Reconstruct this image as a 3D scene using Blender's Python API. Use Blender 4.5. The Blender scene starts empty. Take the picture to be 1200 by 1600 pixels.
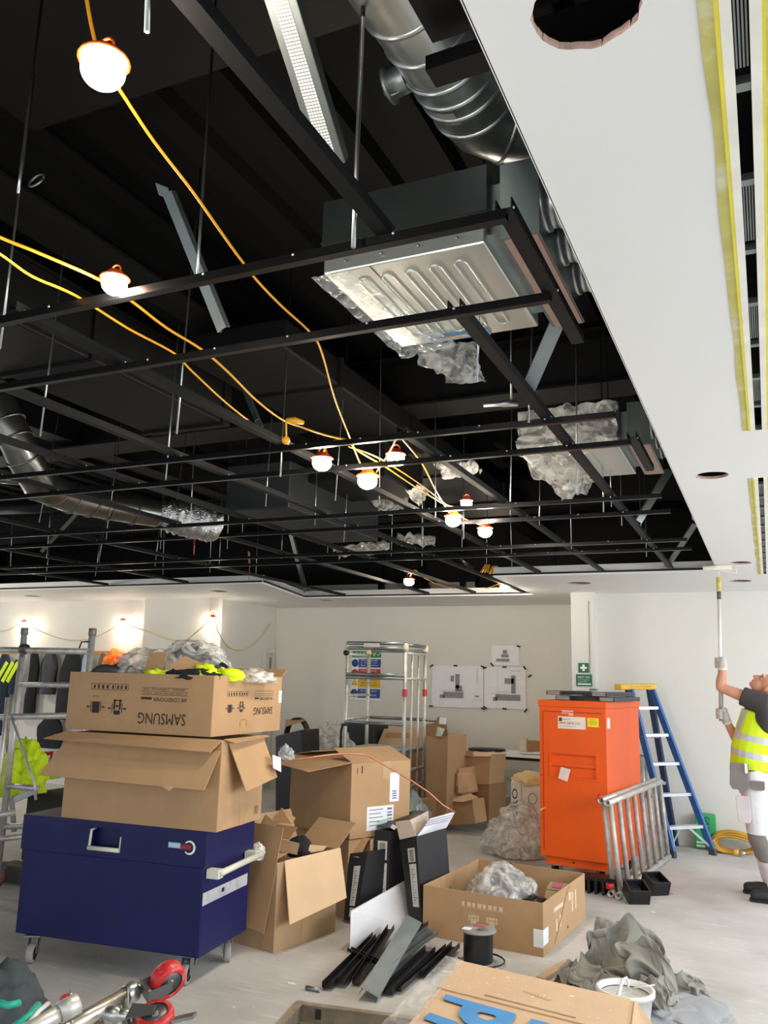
import bpy, bmesh, math, random
from mathutils import Vector, Matrix, noise
# ---------------------------------------------------------------- camera, light, exposure
S = bpy.context.scene
cam_data = bpy.data.cameras.new('camera'); cam = bpy.data.objects.new('camera', cam_data)
S.collection.objects.link(cam); S.camera = cam
cam_data.sensor_fit = 'VERTICAL'; cam_data.sensor_height = 24.0; cam_data.lens = 24.0*1300/1600
cam_data.clip_start = .02
cam.matrix_world = Matrix(((0.91026344, 0.05746062, 0.41002286, 0), (0.41318965, -0.18912163, -0.89079028, 0),
                           (0.02635883, 0.98027103, -0.19589264, 1.6), (0, 0, 0, 1)))
W = bpy.data.worlds.new('daylight'); S.world = W; W.use_nodes = True
W.node_tree.nodes['Background'].inputs[0].default_value = (.86, .93, 1, 1)
W.node_tree.nodes['Background'].inputs[1].default_value = .74
def area(name, loc, rot, sx, sy, power, col):
    l = bpy.data.lights.new(name, 'AREA'); l.shape = 'RECTANGLE'; l.size = sx; l.size_y = sy; l.energy = power; l.color = col
    o = bpy.data.objects.new(name, l); o.location = loc; o.rotation_euler = rot; S.collection.objects.link(o); return o
# daylight of the shopfront: glazing to the right of the camera and behind it
area('shopfront_daylight', (2.9, 5.2, 1.9), (0, math.radians(62), 0), 1.6, 7.0, 132, (.88, .94, 1))
area('rear_daylight', (-1.0, -2.6, 1.35), (math.radians(90), 0, 0), 6.0, 2.3, 25, (.95, .97, 1))
S.view_settings.view_transform = 'Standard'; S.view_settings.look = 'None'
S.view_settings.gamma = 1; S.view_settings.use_curve_mapping = False; S.view_settings.exposure = 0.70
# ---------------------------------------------------------------- materials
def lin(h):
    h = h.lstrip('#'); c = [int(h[i:i+2], 16)/255 for i in (0, 2, 4)]
    return tuple((x/12.92 if x <= .04045 else ((x+.055)/1.055)**2.4) for x in c)+(1,)
_m = {}
def mat(name, col, rough=.6, metal=0., var=.08, scale=8., bump=0., spec=.5, stain=None, stain_scale=3., stain_amt=.5, emit=0, bscale=None, coat=0, stretch=(1, 1, 1)):
    if name in _m: return _m[name]
    m = bpy.data.materials.new(name); m.use_nodes = True; nt = m.node_tree; N = nt.nodes; L = nt.links
    b = N['Principled BSDF']; c = lin(col)
    b.inputs['Roughness'].default_value = rough; b.inputs['Metallic'].default_value = metal
    b.inputs['Specular IOR Level'].default_value = spec; b.inputs['Coat Weight'].default_value = coat
    tc = N.new('ShaderNodeTexCoord'); mp = N.new('ShaderNodeMapping'); mp.inputs['Scale'].default_value = stretch
    L.new(tc.outputs['Object'], mp.inputs[0])
    nz = N.new('ShaderNodeTexNoise'); nz.inputs['Scale'].default_value = scale; nz.inputs['Detail'].default_value = 5
    L.new(mp.outputs[0], nz.inputs['Vector'])
    r = N.new('ShaderNodeMapRange'); r.inputs[1].default_value = .3; r.inputs[2].default_value = .7
    r.inputs[3].default_value = 1-var; r.inputs[4].default_value = 1+var
    L.new(nz.outputs['Fac'], r.inputs[0])
    mx = N.new('ShaderNodeVectorMath'); mx.operation = 'SCALE'; mx.inputs[0].default_value = c[:3]; L.new(r.outputs[0], mx.inputs['Scale'])
    src = mx.outputs[0]
    if stain:
        n2 = N.new('ShaderNodeTexNoise'); n2.inputs['Scale'].default_value = stain_scale; n2.inputs['Detail'].default_value = 8; n2.inputs['Roughness'].default_value = .65
        L.new(tc.outputs['Object'], n2.inputs['Vector'])
        r2 = N.new('ShaderNodeMapRange'); r2.inputs[1].default_value = .5; r2.inputs[2].default_value = .72; r2.inputs[4].default_value = stain_amt
        L.new(n2.outputs['Fac'], r2.inputs[0])
        mm = N.new('ShaderNodeMix'); mm.data_type = 'RGBA'; mm.inputs[7].default_value = lin(stain)
        L.new(r2.outputs[0], mm.inputs[0]); L.new(src, mm.inputs[6]); src = mm.outputs[2]
    L.new(src, b.inputs['Base Color'])
    if bump:
        n3 = N.new('ShaderNodeTexNoise'); n3.inputs['Scale'].default_value = bscale or scale*3; n3.inputs['Detail'].default_value = 6
        L.new(mp.outputs[0], n3.inputs['Vector'])
        bp = N.new('ShaderNodeBump'); bp.inputs['Strength'].default_value = bump; bp.inputs['Distance'].default_value = .01
        L.new(n3.outputs['Fac'], bp.inputs['Height']); L.new(bp.outputs[0], b.inputs['Normal'])
    if emit:
        b.inputs['Emission Color'].default_value = c; b.inputs['Emission Strength'].default_value = emit
    _m[name] = m; return m
def plastic_film(name, col='#e8eeee', alpha=.45, rough=.18):
    m = bpy.data.materials.new(name); m.use_nodes = True; nt = m.node_tree; N = nt.nodes; L = nt.links
    b = N['Principled BSDF']; b.inputs['Base Color'].default_value = lin(col); b.inputs['Roughness'].default_value = rough
    b.inputs['Specular IOR Level'].default_value = .9
    n = N.new('ShaderNodeTexNoise'); n.inputs['Scale'].default_value = 7; n.inputs['Detail'].default_value = 2; n.inputs['Distortion'].default_value = 2.5
    tc = N.new('ShaderNodeTexCoord'); L.new(tc.outputs['Object'], n.inputs['Vector'])
    r = N.new('ShaderNodeMapRange'); r.inputs[1].default_value = .35; r.inputs[2].default_value = .65; r.inputs[3].default_value = alpha*.45; r.inputs[4].default_value = min(1, alpha*1.6)
    L.new(n.outputs['Fac'], r.inputs[0]); L.new(r.outputs[0], b.inputs['Alpha'])
    bp = N.new('ShaderNodeBump'); bp.inputs['Strength'].default_value = .6; bp.inputs['Distance'].default_value = .025
    L.new(n.outputs['Fac'], bp.inputs['Height']); L.new(bp.outputs[0], b.inputs['Normal'])
    return m
WALL = mat('wall_paint', '#dbd9d2', .75, var=.03, scale=1.2, bump=.05, bscale=40, stain='#cfccc4', stain_scale=.8, stain_amt=.35)
CEIL = mat('ceiling_paint', '#eeeeec', .7, var=.012, scale=1.5)
BLACKV = mat('black_void_paint', '#0e0e0f', .6, var=.2, scale=3, spec=.25)
DECK = mat('black_deck_paint', '#0a0a0b', .75, var=.2, scale=3, spec=.12)
BLACKM = mat('black_metal', '#17181a', .32, .6, var=.15, scale=20)
GALV = mat('galvanised_steel', '#b9c0c0', .32, .9, var=.12, scale=9, bump=.05)
GALVD = mat('dull_galvanised_steel', '#8f9696', .42, .85, var=.15, scale=7)
ALU = mat('aluminium_tube', '#d2d0c9', .42, .5, var=.14, scale=14, stain='#8a8680', stain_scale=9, stain_amt=.5)
ALUD = mat('dirty_aluminium', '#b9b6b0', .5, .35, var=.2, scale=18, stain='#d8d4cb', stain_scale=14, stain_amt=.7)
CARD = mat('cardboard', '#b3906a', .85, var=.06, scale=5, bump=.06, bscale=60, stain='#a5835e', stain_scale=2.2, stain_amt=.5)
CARDL = mat('pale_cardboard', '#d5b48e', .85, var=.05, scale=5, stain='#c7a57e', stain_scale=3, stain_amt=.4)
CARDD = mat('dark_cardboard', '#94734f', .85, var=.07, scale=6)
TAPE = mat('parcel_tape', '#b9976b', .25, var=.05, coat=.4)
INK = mat('black_ink', '#26221e', .7, var=.02)
WHITE = mat('white_print', '#eceae6', .6, var=.03)
PAPER = mat('paper', '#e9eaee', .8, var=.02)
INKG = mat('grey_ink', '#77777a', .8, var=.05)
YELLOW = mat('yellow_cable', '#f0a81c', .45, var=.05)
ORANGEP = mat('orange_plastic', '#e2571c', .45, var=.05)
BLACKP = mat('black_plastic', '#141416', .4, var=.2, scale=12)
BLACKC = mat('black_cloth', '#1a1b1f', .9, var=.25, scale=15, bump=.3)
NAVY = mat('navy_enamel', '#0e154e', .42, var=.07, scale=3, stain='#1f2a72', stain_scale=2.4, stain_amt=.3, spec=.35)
ORANGE = mat('orange_enamel', '#ea5906', .42, var=.03, scale=3, stain='#d84f08', stain_scale=2, stain_amt=.4)
HIVIS = mat('hi_vis_yellow', '#d2ee18', .7, var=.06, scale=10, bump=.2)
REFL = mat('reflective_tape', '#bcc0c0', .4, var=.08)
REDP = mat('red_plastic', '#c8262b', .4, var=.1, scale=12, stain='#d8b0a8', stain_scale=20, stain_amt=.6)
RUBBER = mat('grey_rubber', '#9a9893', .7, var=.1)
FILM = plastic_film('clear_plastic_film', alpha=.3)
FILMD = plastic_film('milky_plastic_film', '#e4e4e0', .42, .2)
FILMT = plastic_film('thin_film', '#f0eeea', .16, .2)
FILMH = plastic_film('heavy_plastic_film', '#e4e0d8', .6, .3)
CARRIER = mat('dull_black_carrier', '#0b0c0d', .55, 0, var=.1, spec=.25)
# ---------------------------------------------------------------- mesh builder
def V(*a): return Vector(a if len(a) > 1 else a[0])
class MB:
    def __init__(s): s.v = []; s.f = []; s.sm = []; s.mi = []; s.cur = 0
    def add(s, vs, fs, smooth=False, M=None):
        k = len(s.v); s.v += [tuple(M @ V(*p)) if M else tuple(p) for p in vs]
        for f in fs: s.f.append([i+k for i in f]); s.sm.append(smooth); s.mi.append(s.cur)
        return s
    def box(s, lo, hi, M=None):
        x0, y0, z0 = lo; x1, y1, z1 = hi
        return s.add([(x0, y0, z0), (x1, y0, z0), (x1, y1, z0), (x0, y1, z0), (x0, y0, z1), (x1, y0, z1), (x1, y1, z1), (x0, y1, z1)],
                     [(0, 3, 2, 1), (4, 5, 6, 7), (0, 1, 5, 4), (1, 2, 6, 5), (2, 3, 7, 6), (3, 0, 4, 7)], M=M)
    def slab(s, pts, vec, M=None):            # planar polygon pushed along vec
        n = len(pts); vec = V(*vec); a = [V(*p) for p in pts]; b = [p+vec for p in a]
        return s.add(a+b, [tuple(range(n))[::-1], tuple(range(n, 2*n))]+[(i, (i+1) % n, n+(i+1) % n, n+i) for i in range(n)], M=M)
    def plate(s, pts, t):
        a = [V(*p) for p in pts]; n = (a[1]-a[0]).cross(a[2]-a[0]).normalized()
        return s.slab(pts, n*t)
    def tube(s, pts, r, n=8, caps=True, smooth=True):
        pts = [V(*p) for p in pts]; rs = r if isinstance(r, (list, tuple)) else [r]*len(pts)
        vs = []; d = (pts[1]-pts[0]).normalized(); up = V(0, 0, 1) if abs(d.z) < .9 else V(1, 0, 0)
        u = d.cross(up).normalized()
        for i, p in enumerate(pts):
            if i == 0: d = pts[1]-pts[0]
            elif i == len(pts)-1: d = pts[i]-pts[i-1]
            else: d = (pts[i+1]-pts[i]).normalized()+(pts[i]-pts[i-1]).normalized()
            d = d.normalized() if d.length > 1e-9 else V(0, 0, 1)
            u = (u-d*u.dot(d)).normalized(); w = d.cross(u)
            for k in range(n):
                t = 2*math.pi*k/n; vs.append(p+(u*math.cos(t)+w*math.sin(t))*rs[i])
        fs = [(i*n+k, i*n+(k+1) % n, (i+1)*n+(k+1) % n, (i+1)*n+k) for i in range(len(pts)-1) for k in range(n)]
        s.add(vs, fs, smooth)
        if caps:
            b = len(s.v)-len(vs); s.f += [[b+k for k in range(n)][::-1], [b+(len(pts)-1)*n+k for k in range(n)]]; s.sm += [False]*2; s.mi += [s.cur]*2
        return s
    def pipe(s, a, b, r, t=.004, n=14):       # open-ended tube with a wall
        a = V(*a); b = V(*b); s.tube([a, b], r, n, caps=False); s.tube([a, b], r-t, n, caps=False)
        k = len(s.v)-4*n
        for o in (0, n):
            for i in range(n):
                s.f.append([k+o+i, k+o+(i+1) % n, k+2*n+o+(i+1) % n, k+2*n+o+i]); s.sm.append(False); s.mi.append(s.cur)
        return s
    def lathe(s, prof, c, ax=(0, 0, 1), n=20, smooth=True):
        ax = V(*ax).normalized(); u = ax.cross(V(0, 1, 0) if abs(ax.y) < .9 else V(1, 0, 0)).normalized(); w = ax.cross(u); c = V(*c)
        vs = [c+ax*h+(u*math.cos(2*math.pi*k/n)+w*math.sin(2*math.pi*k/n))*max(r, 1e-4) for r, h in prof for k in range(n)]
        fs = [(i*n+k, i*n+(k+1) % n, (i+1)*n+(k+1) % n, (i+1)*n+k) for i in range(len(prof)-1) for k in range(n)]
        return s.add(vs, fs, smooth)
    def beam(s, a, b, w, h, up=(0, 0, 1)):    # rectangular bar, w across, h along up
        a = V(*a); b = V(*b); d = (b-a).normalized(); u = V(*up); x = d.cross(u).normalized(); u = x.cross(d)
        vs = [p+x*(i*w/2)+u*(j*h/2) for p in (a, b) for i, j in ((-1, -1), (1, -1), (1, 1), (-1, 1))]
        return s.add(vs, [(0, 1, 2, 3), (7, 6, 5, 4), (0, 4, 5, 1), (1, 5, 6, 2), (2, 6, 7, 3), (3, 7, 4, 0)])
    def chan(s, a, b, w, h, t=.002, up=(0, 0, 1)):   # U channel opening along up
        a = V(*a); b = V(*b); d = (b-a).normalized(); u = V(*up); x = d.cross(u).normalized(); u = x.cross(d)
        s.beam(a-u*(h/2), b-u*(h/2), w, t, u); s.beam(a+x*(w/2), b+x*(w/2), t, h, u); s.beam(a-x*(w/2), b-x*(w/2), t, h, u); return s
    def ball(s, c, r, n=12, m=8, sq=(1, 1, 1)):
        vs = []; 
        for i in range(m+1):
            t = math.pi*i/m
            for k in range(n): vs.append((c[0]+r*sq[0]*math.sin(t)*math.cos(2*math.pi*k/n), c[1]+r*sq[1]*math.sin(t)*math.sin(2*math.pi*k/n), c[2]+r*sq[2]*math.cos(t)))
        return s.add(vs, [(i*n+k, (i+1)*n+k, (i+1)*n+(k+1) % n, i*n+(k+1) % n) for i in range(m) for k in range(n)], True)
    def blob(s, c, size, seed=0, amp=.35, freq=2.2, sub=4, flat=True, sharp=True):   # crumpled sheet or bag resting on c.z
        bm = bmesh.new(); bmesh.ops.create_icosphere(bm, subdivisions=sub, radius=1)
        for v in bm.verts:
            p = v.co.copy(); q = p*freq+V(seed*7.3, seed*3.1, 0)
            d = noise.noise(q)*amp
            if sharp:
                w1 = V(noise.noise(q), noise.noise(q+V(9, 0, 0)), noise.noise(q+V(0, 9, 0)))*.9
                d += max(0, 1-abs(noise.noise(q*1.1+w1))*2.6)*amp*.9-max(0, 1-abs(noise.noise(q*1.6+w1*1.3+V(5, 5, 5)))*3)*amp*.5
            p = p*(1+d)
            if flat and p.z < -.5: p.z = -.5+(p.z+.5)*.1
            v.co = V(c[0]+p.x*size[0]/2, c[1]+p.y*size[1]/2, c[2]+(p.z+.55)*size[2]/1.55)
        bm.verts.index_update()
        s.add([v.co[:] for v in bm.verts], [[v.index for v in f.verts] for f in bm.faces], True); bm.free(); return s
_inv = {}
def islands(mb):                     # the separate closed pieces of a builder, one builder each
    par = list(range(len(mb.v)))
    def root(i):
        while par[i] != i: par[i] = par[par[i]]; i = par[i]
        return i
    for f in mb.f:
        a = root(f[0])
        for q in f[1:]: par[root(q)] = a
    g = {}
    for f, sm, mi in zip(mb.f, mb.sm, mb.mi): g.setdefault(root(f[0]), []).append((f, sm, mi))
    out = []
    for fs in g.values():
        b = MB(); ix = {}
        for f, sm, mi in fs:
            nf = []
            for q in f:
                if q not in ix: ix[q] = len(b.v); b.v.append(mb.v[q])
                nf.append(ix[q])
            b.f.append(nf); b.sm.append(sm); b.mi.append(mi)
        out.append(b)
    return out
def parts(name, mb, m, parent, bevel=0, **kw):   # every separate piece becomes a part of its own
    return [obj(name, b, m, parent, bevel, **kw) for b in islands(mb)]
def obj(name, mb, m, parent=None, bevel=0, world=True, **kw):
    me = bpy.data.meshes.new(name)
    if parent is not None and world:
        I = _inv[parent.name]; vs = [I @ V(*p) for p in mb.v]
    else: vs = mb.v
    me.from_pydata([tuple(p) for p in vs], [], mb.f)
    me.polygons.foreach_set('use_smooth', mb.sm)
    ms = m if isinstance(m, (list, tuple)) else [m]
    for q in ms: me.materials.append(q)
    if len(ms) > 1: me.polygons.foreach_set('material_index', mb.mi)
    bm = bmesh.new(); bm.from_mesh(me); bmesh.ops.recalc_face_normals(bm, faces=bm.faces); bm.to_mesh(me); bm.free()
    o = bpy.data.objects.new(name, me); S.collection.objects.link(o)
    if parent is not None: o.parent = parent; _inv[o.name] = _inv[parent.name]
    else: _inv[o.name] = Matrix.Identity(4)
    if bevel:
        b = o.modifiers.new('bevel', 'BEVEL'); b.width = bevel; b.segments = 2; b.limit_method = 'ANGLE'
    for k, v in kw.items(): o[k] = v
    return o
def thing(name, label, cat, loc=(0, 0, 0), rotz=0, group=None):
    o = bpy.data.objects.new(name, None); o.empty_display_size = .1; S.collection.objects.link(o)
    o.location = loc; o.rotation_euler = (0, 0, rotz); o['label'] = label; o['category'] = cat
    if group: o['group'] = group
    _inv[o.name] = (Matrix.Translation(V(*loc)) @ Matrix.Rotation(rotz, 4, 'Z')).inverted(); return o
def one(name, mb, m, label, cat, group=None, bevel=0, **kw):
    o = obj(name, mb, m, None, bevel, **kw); o['label'] = label; o['category'] = cat
    if group: o['group'] = group
    return o
def struct(name, mb, m, parent=None): 
    o = obj(name, mb, m, parent)
    if parent is None: o['kind'] = 'structure'
    return o
def text(s, width, height, O, ex, ez, m, parent, name='lettering', t=.0008, align='LEFT', **kw):
    """lettering whose baseline starts at O, runs along ex, rises along ez; fitted to width x height"""
    c = bpy.data.curves.new('txt', 'FONT'); c.body = s; c.size = 1; c.resolution_u = 2; c.extrude = 0
    to = bpy.data.objects.new('txt', c); S.collection.objects.link(to)
    dg = bpy.context.evaluated_depsgraph_get(); me = to.evaluated_get(dg).to_mesh()
    vs = [v.co.copy() for v in me.vertices]; fs = [list(p.vertices) for p in me.polygons]
    to.evaluated_get(dg).to_mesh_clear(); bpy.data.objects.remove(to); bpy.data.curves.remove(c)
    x0 = min(v.x for v in vs); x1 = max(v.x for v in vs); y0 = min(v.y for v in vs); y1 = max(v.y for v in vs)
    ex = V(*ex).normalized(); ez = V(*ez).normalized(); n = ex.cross(ez)
    mb = MB(); mb.add([V(*O)+ex*((v.x-x0)/(x1-x0)*width)+ez*((v.y-y0)/(y1-y0)*height)+n*t for v in vs], fs)
    return obj(name, mb, m, parent, **kw)
def plate_holes(name, outer, holes, z, m, parent=None):      # flat sheet with openings
    bm = bmesh.new(); es = []
    for loop in [outer]+holes:
        vs = [bm.verts.new((x, y, z)) for x, y in loop]
        for i in range(len(vs)): es.append(bm.edges.new((vs[i], vs[(i+1) % len(vs)])))
    bmesh.ops.triangle_fill(bm, use_beauty=True, use_dissolve=False, edges=es)
    me = bpy.data.meshes.new(name); bm.to_mesh(me); bm.free(); me.materials.append(m)
    o = bpy.data.objects.new(name, me); S.collection.objects.link(o); _inv[o.name] = Matrix.Identity(4)
    if parent: o.parent = parent
    return o
def frame(A, B):
    a = V(A[0], A[1], 0); b = V(B[0], B[1], 0); d = b-a; return math.atan2(d.y, d.x), d.length

def organic(name, caps, m, parent=None, voxel=.009, sm=4, fn=None, fac=.5, **kw):
    """tapered limbs and ellipsoids fused into one skin; fn(co) gives the material index of a face"""
    mb = MB()
    for c in caps:
        if c[0] == 'e':      # ellipsoid: centre, radii, rotation matrix
            b = MB(); b.ball((0, 0, 0), 1, 20, 14); R = c[3] if len(c) > 3 else Matrix.Identity(3); mb.add([V(*c[1])+R @ V(v[0]*c[2][0], v[1]*c[2][1], v[2]*c[2][2]) for v in b.v], b.f)
        else:
            pts, rs = c[1], c[2]; P = [V(*p) for p in pts]; sq = c[3] if len(c) > 3 else 1
            b = MB(); d0 = (P[1]-P[0]).normalized(); d1 = (P[-1]-P[-2]).normalized()
            full = [P[0]-d0*rs[0]*.85, P[0]-d0*rs[0]*.5]+P+[P[-1]+d1*rs[-1]*.5, P[-1]+d1*rs[-1]*.85]; rr = [rs[0]*.45, rs[0]*.85]+list(rs)+[rs[-1]*.85, rs[-1]*.45]
            if len(c) > 4 and c[4] == 'flat': full = P; rr = rs
            b.tube(full, rr, 18)
            mb.add(b.v, b.f)
    me = bpy.data.meshes.new(name); I = _inv[parent.name] if parent is not None else Matrix.Identity(4)
    me.from_pydata([tuple(I @ V(*v)) for v in mb.v], [], mb.f)
    bm = bmesh.new(); bm.from_mesh(me); bmesh.ops.recalc_face_normals(bm, faces=bm.faces); bm.to_mesh(me); bm.free()
    o = bpy.data.objects.new(name, me); S.collection.objects.link(o)
    r = o.modifiers.new('r', 'REMESH'); r.mode = 'VOXEL'; r.voxel_size = voxel; s = o.modifiers.new('s', 'SMOOTH'); s.iterations = sm; s.factor = fac
    dg = bpy.context.evaluated_depsgraph_get(); nm = bpy.data.meshes.new_from_object(o.evaluated_get(dg)); o.modifiers.clear(); o.data = nm; bpy.data.meshes.remove(me)
    ms = m if isinstance(m, (list, tuple)) else [m]; nm.materials.clear()
    for q in ms: nm.materials.append(q)
    J = I.inverted()
    for p in nm.polygons:
        p.use_smooth = True
        if fn: p.material_index = fn(J @ p.center)
    if parent is not None: o.parent = parent; _inv[o.name] = _inv[parent.name]
    else: _inv[o.name] = Matrix.Identity(4)
    for k, v in kw.items(): o[k] = v
    return o

# ================================================================ SETTING
rnd = random.Random(4)
CZ = 2.6
CONC = mat('concrete_floor', '#c2bfba', .7, var=.1, scale=2.2, bump=.12, bscale=30, stain='#9a968f', stain_scale=1.3, stain_amt=.5)
def _scrapes():      # trowel streaks, white spots and a faint red mark on the concrete
    nt = CONC.node_tree; N = nt.nodes; L = nt.links; b_ = N['Principled BSDF']; src = b_.inputs['Base Color'].links[0].from_socket; tc = N['Texture Coordinate']
    mp = N.new('ShaderNodeMapping'); mp.inputs['Scale'].default_value = (1.2, 9, 1); mp.inputs['Rotation'].default_value = (0, 0, .2); L.new(tc.outputs['Object'], mp.inputs[0])
    n = N.new('ShaderNodeTexNoise'); n.inputs['Scale'].default_value = 3; n.inputs['Detail'].default_value = 8; L.new(mp.outputs[0], n.inputs['Vector'])
    r = N.new('ShaderNodeMapRange'); r.inputs[1].default_value = .55; r.inputs[2].default_value = .75; r.inputs[4].default_value = .45; L.new(n.outputs['Fac'], r.inputs[0])
    m = N.new('ShaderNodeMix'); m.data_type = 'RGBA'; m.inputs[7].default_value = lin('#e2e0dc'); L.new(r.outputs[0], m.inputs[0]); L.new(src, m.inputs[6])
    v = N.new('ShaderNodeTexVoronoi'); v.inputs['Scale'].default_value = 7; L.new(tc.outputs['Object'], v.inputs['Vector'])
    r2 = N.new('ShaderNodeMapRange'); r2.inputs[1].default_value = .06; r2.inputs[2].default_value = .03; r2.inputs[4].default_value = .7; L.new(v.outputs['Distance'], r2.inputs[0])
    m2 = N.new('ShaderNodeMix'); m2.data_type = 'RGBA'; m2.inputs[7].default_value = lin('#efeeea'); L.new(r2.outputs[0], m2.inputs[0]); L.new(m.outputs[2], m2.inputs[6]); L.new(m2.outputs[2], b_.inputs['Base Color'])
_scrapes()
# floor with the open access trench
TR = [(-2.231,4.007,0)[:2], (-1.648,4.106,0)[:2], (-1.05, 3.2), (-2.05, 3.1)]
fl = plate_holes('floor', [(-13, -3), (6, -3), (6, 12), (-13, 12)], [TR], 0, CONC); fl['kind'] = 'structure'
mb = MB()
for i in range(4):
    a = TR[i]; b = TR[(i+1) % 4]; mb.add([(a[0], a[1], 0), (b[0], b[1], 0), (b[0], b[1], -.11), (a[0], a[1], -.11)], [(0, 1, 2, 3)])
mb.add([(p[0], p[1], -.11) for p in TR], [(0, 1, 2, 3)])
tf = struct('trim_1', mb, mat('trench_concrete', '#84796c', .85, var=.2, scale=6))
mb = MB(); a = V(*TR[0], 0); b = V(*TR[1], 0); d = V(*TR[3], 0)
mb.beam(a+V(0, -.004, -.045), b+V(0, -.004, -.045), .006, .085); mb.beam(a+V(0, -.012, -.002), b+V(0, -.012, -.002), .035, .006); mb.beam(a+V(0, -.02, -.085), b+V(0, -.02, -.085), .035, .004)
mb.beam(a+V(.004, 0, -.045), d+V(.004, 0, -.045), .006, .085); mb.beam(a+V(.0, 0, .002), d+V(.0, 0, .002), .04, .006)
TF = obj('trench_frame', mb, mat('rusty_galvanised', '#a89c88', .5, .4, var=.25, scale=12), tf)
mb = MB(); p = a.lerp(b, .14); mb.beam(p+V(0, -.009, -.045), p+V(.03, -.003, -.045), .003, .045); obj('knockout_slot', mb, mat('dark_slot', '#3c352c', .8), tf)
# soffit: plan of the lowered white ceiling with its void, lamp holes and two slots
def circ(cx, cy, rx, ry=None, n=26, ph=0, jag=0):
    ry = ry or rx; return [(cx+(rx+jag*rnd.uniform(-1, 1))*math.cos(2*math.pi*i/n+ph), cy+(ry+jag*rnd.uniform(-1, 1))*math.sin(2*math.pi*i/n+ph)) for i in range(n)]
void = [(-.362, -1.5), (-.362, 7.83), (-2.40, 7.83), (-2.43, 9.55), (-5.5, 9.5), (-5.08, 7.85), (-12.5, 7.95)]
outer = [(-.362, -1.5), (3.0, -1.5), (3.0, 11.2), (-12.5, 11.2)]+void[::-1][:-1]
HC = (-.213, 1.205)
holes = [((-0.194,4.194,2.6), .075), ((-0.16,7.331,2.6), .085), ((-0.197,8.617,2.6), .1), ((-1.707,8.508,2.6), .12), ((-5.323,9.802,2.6), .09), ((-6.136,8.51,2.6), .11), ((-9.348,8.591,2.6), .11)]
big = circ((-0.194,1.108,2.6)[0], (-0.194,1.108,2.6)[1], .082, .078, 30, 0, .0035)
SL = [[(.006, -.6), (.03, -.6), (.03, 3.47), (.006, 3.47)], [(.006, 4.31), (.03, 4.31), (.03, 8.1), (.006, 8.1)]]
ce = plate_holes('ceiling', outer, [big]+[circ(p[0], p[1], r, r, 18, 0, .004) for p, r in holes]+SL, CZ, CEIL); ce['kind'] = 'structure'
mb = MB()   # upstands round the void
for a, b in zip(void[1:], void[2:]): mb.beam((a[0], a[1], CZ+.047), (b[0], b[1], CZ+.047), .012, .094)
mb.beam((void[0][0], void[0][1], CZ+.006), (void[1][0], void[1][1], CZ+.006), .004, .012)
struct('trim_2', mb, CEIL)
mb = MB()   # black wall angle running round the upstand for the tiles
for a, b in zip(void[1:], void[2:]):
    d = (V(*b, 0)-V(*a, 0)).normalized(); n = V(-d.y, d.x, 0)*.02
    mb.beam(V(a[0], a[1], CZ+.022)+n, V(b[0], b[1], CZ+.022)+n, .03, .016)
struct('trim_3', mb, BLACKM)
mb = MB()   # torn plasterboard edge of the big hole
n = len(big)
for i in range(n):
    a = big[i]; b = big[(i+1) % n]; mb.add([(a[0], a[1], CZ), (b[0], b[1], CZ), (b[0]+rnd.uniform(-.004, .004), b[1], CZ+.014), (a[0], a[1], CZ+.014)], [(0, 1, 2, 3)])
for p, r in holes:
    c = circ(p[0], p[1], r, r, 18)
    for i in range(18):
        a = c[i]; b = c[(i+1) % 18]; mb.add([(a[0], a[1], CZ), (b[0], b[1], CZ), (b[0], b[1], CZ+.014), (a[0], a[1], CZ+.014)], [(0, 1, 2, 3)])
struct('trim_4', mb, mat('plasterboard_core', '#c9a899', .9, var=.25, scale=60))
# support channel and screw heads seen inside the big hole
mb = MB(); mb.beam((-.5, 1.24, CZ+.09), (.2, 1.21, CZ+.09), .05, .03); mb.beam((-.5, 1.16, CZ+.2), (.2, 1.14, CZ+.2), .16, .1)
cc = one('ceiling_channel', mb, BLACKM, 'black support channel seen through the ragged hole at the top of the white ceiling', 'channel')
mb = MB()
for dx in (0, .016): mb.ball((-.2+dx, 1.27, CZ+.03), .006, 8, 6); mb.tube([(-.2+dx, 1.27, CZ+.03), (-.2+dx, 1.262, CZ+.08)], .004, 6)
mb.ball((-.193, 1.275, CZ+.045), .016, 10, 6, (1.1, .8, .9))
obj('screw_clip', mb, BLACKP, cc)
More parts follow.
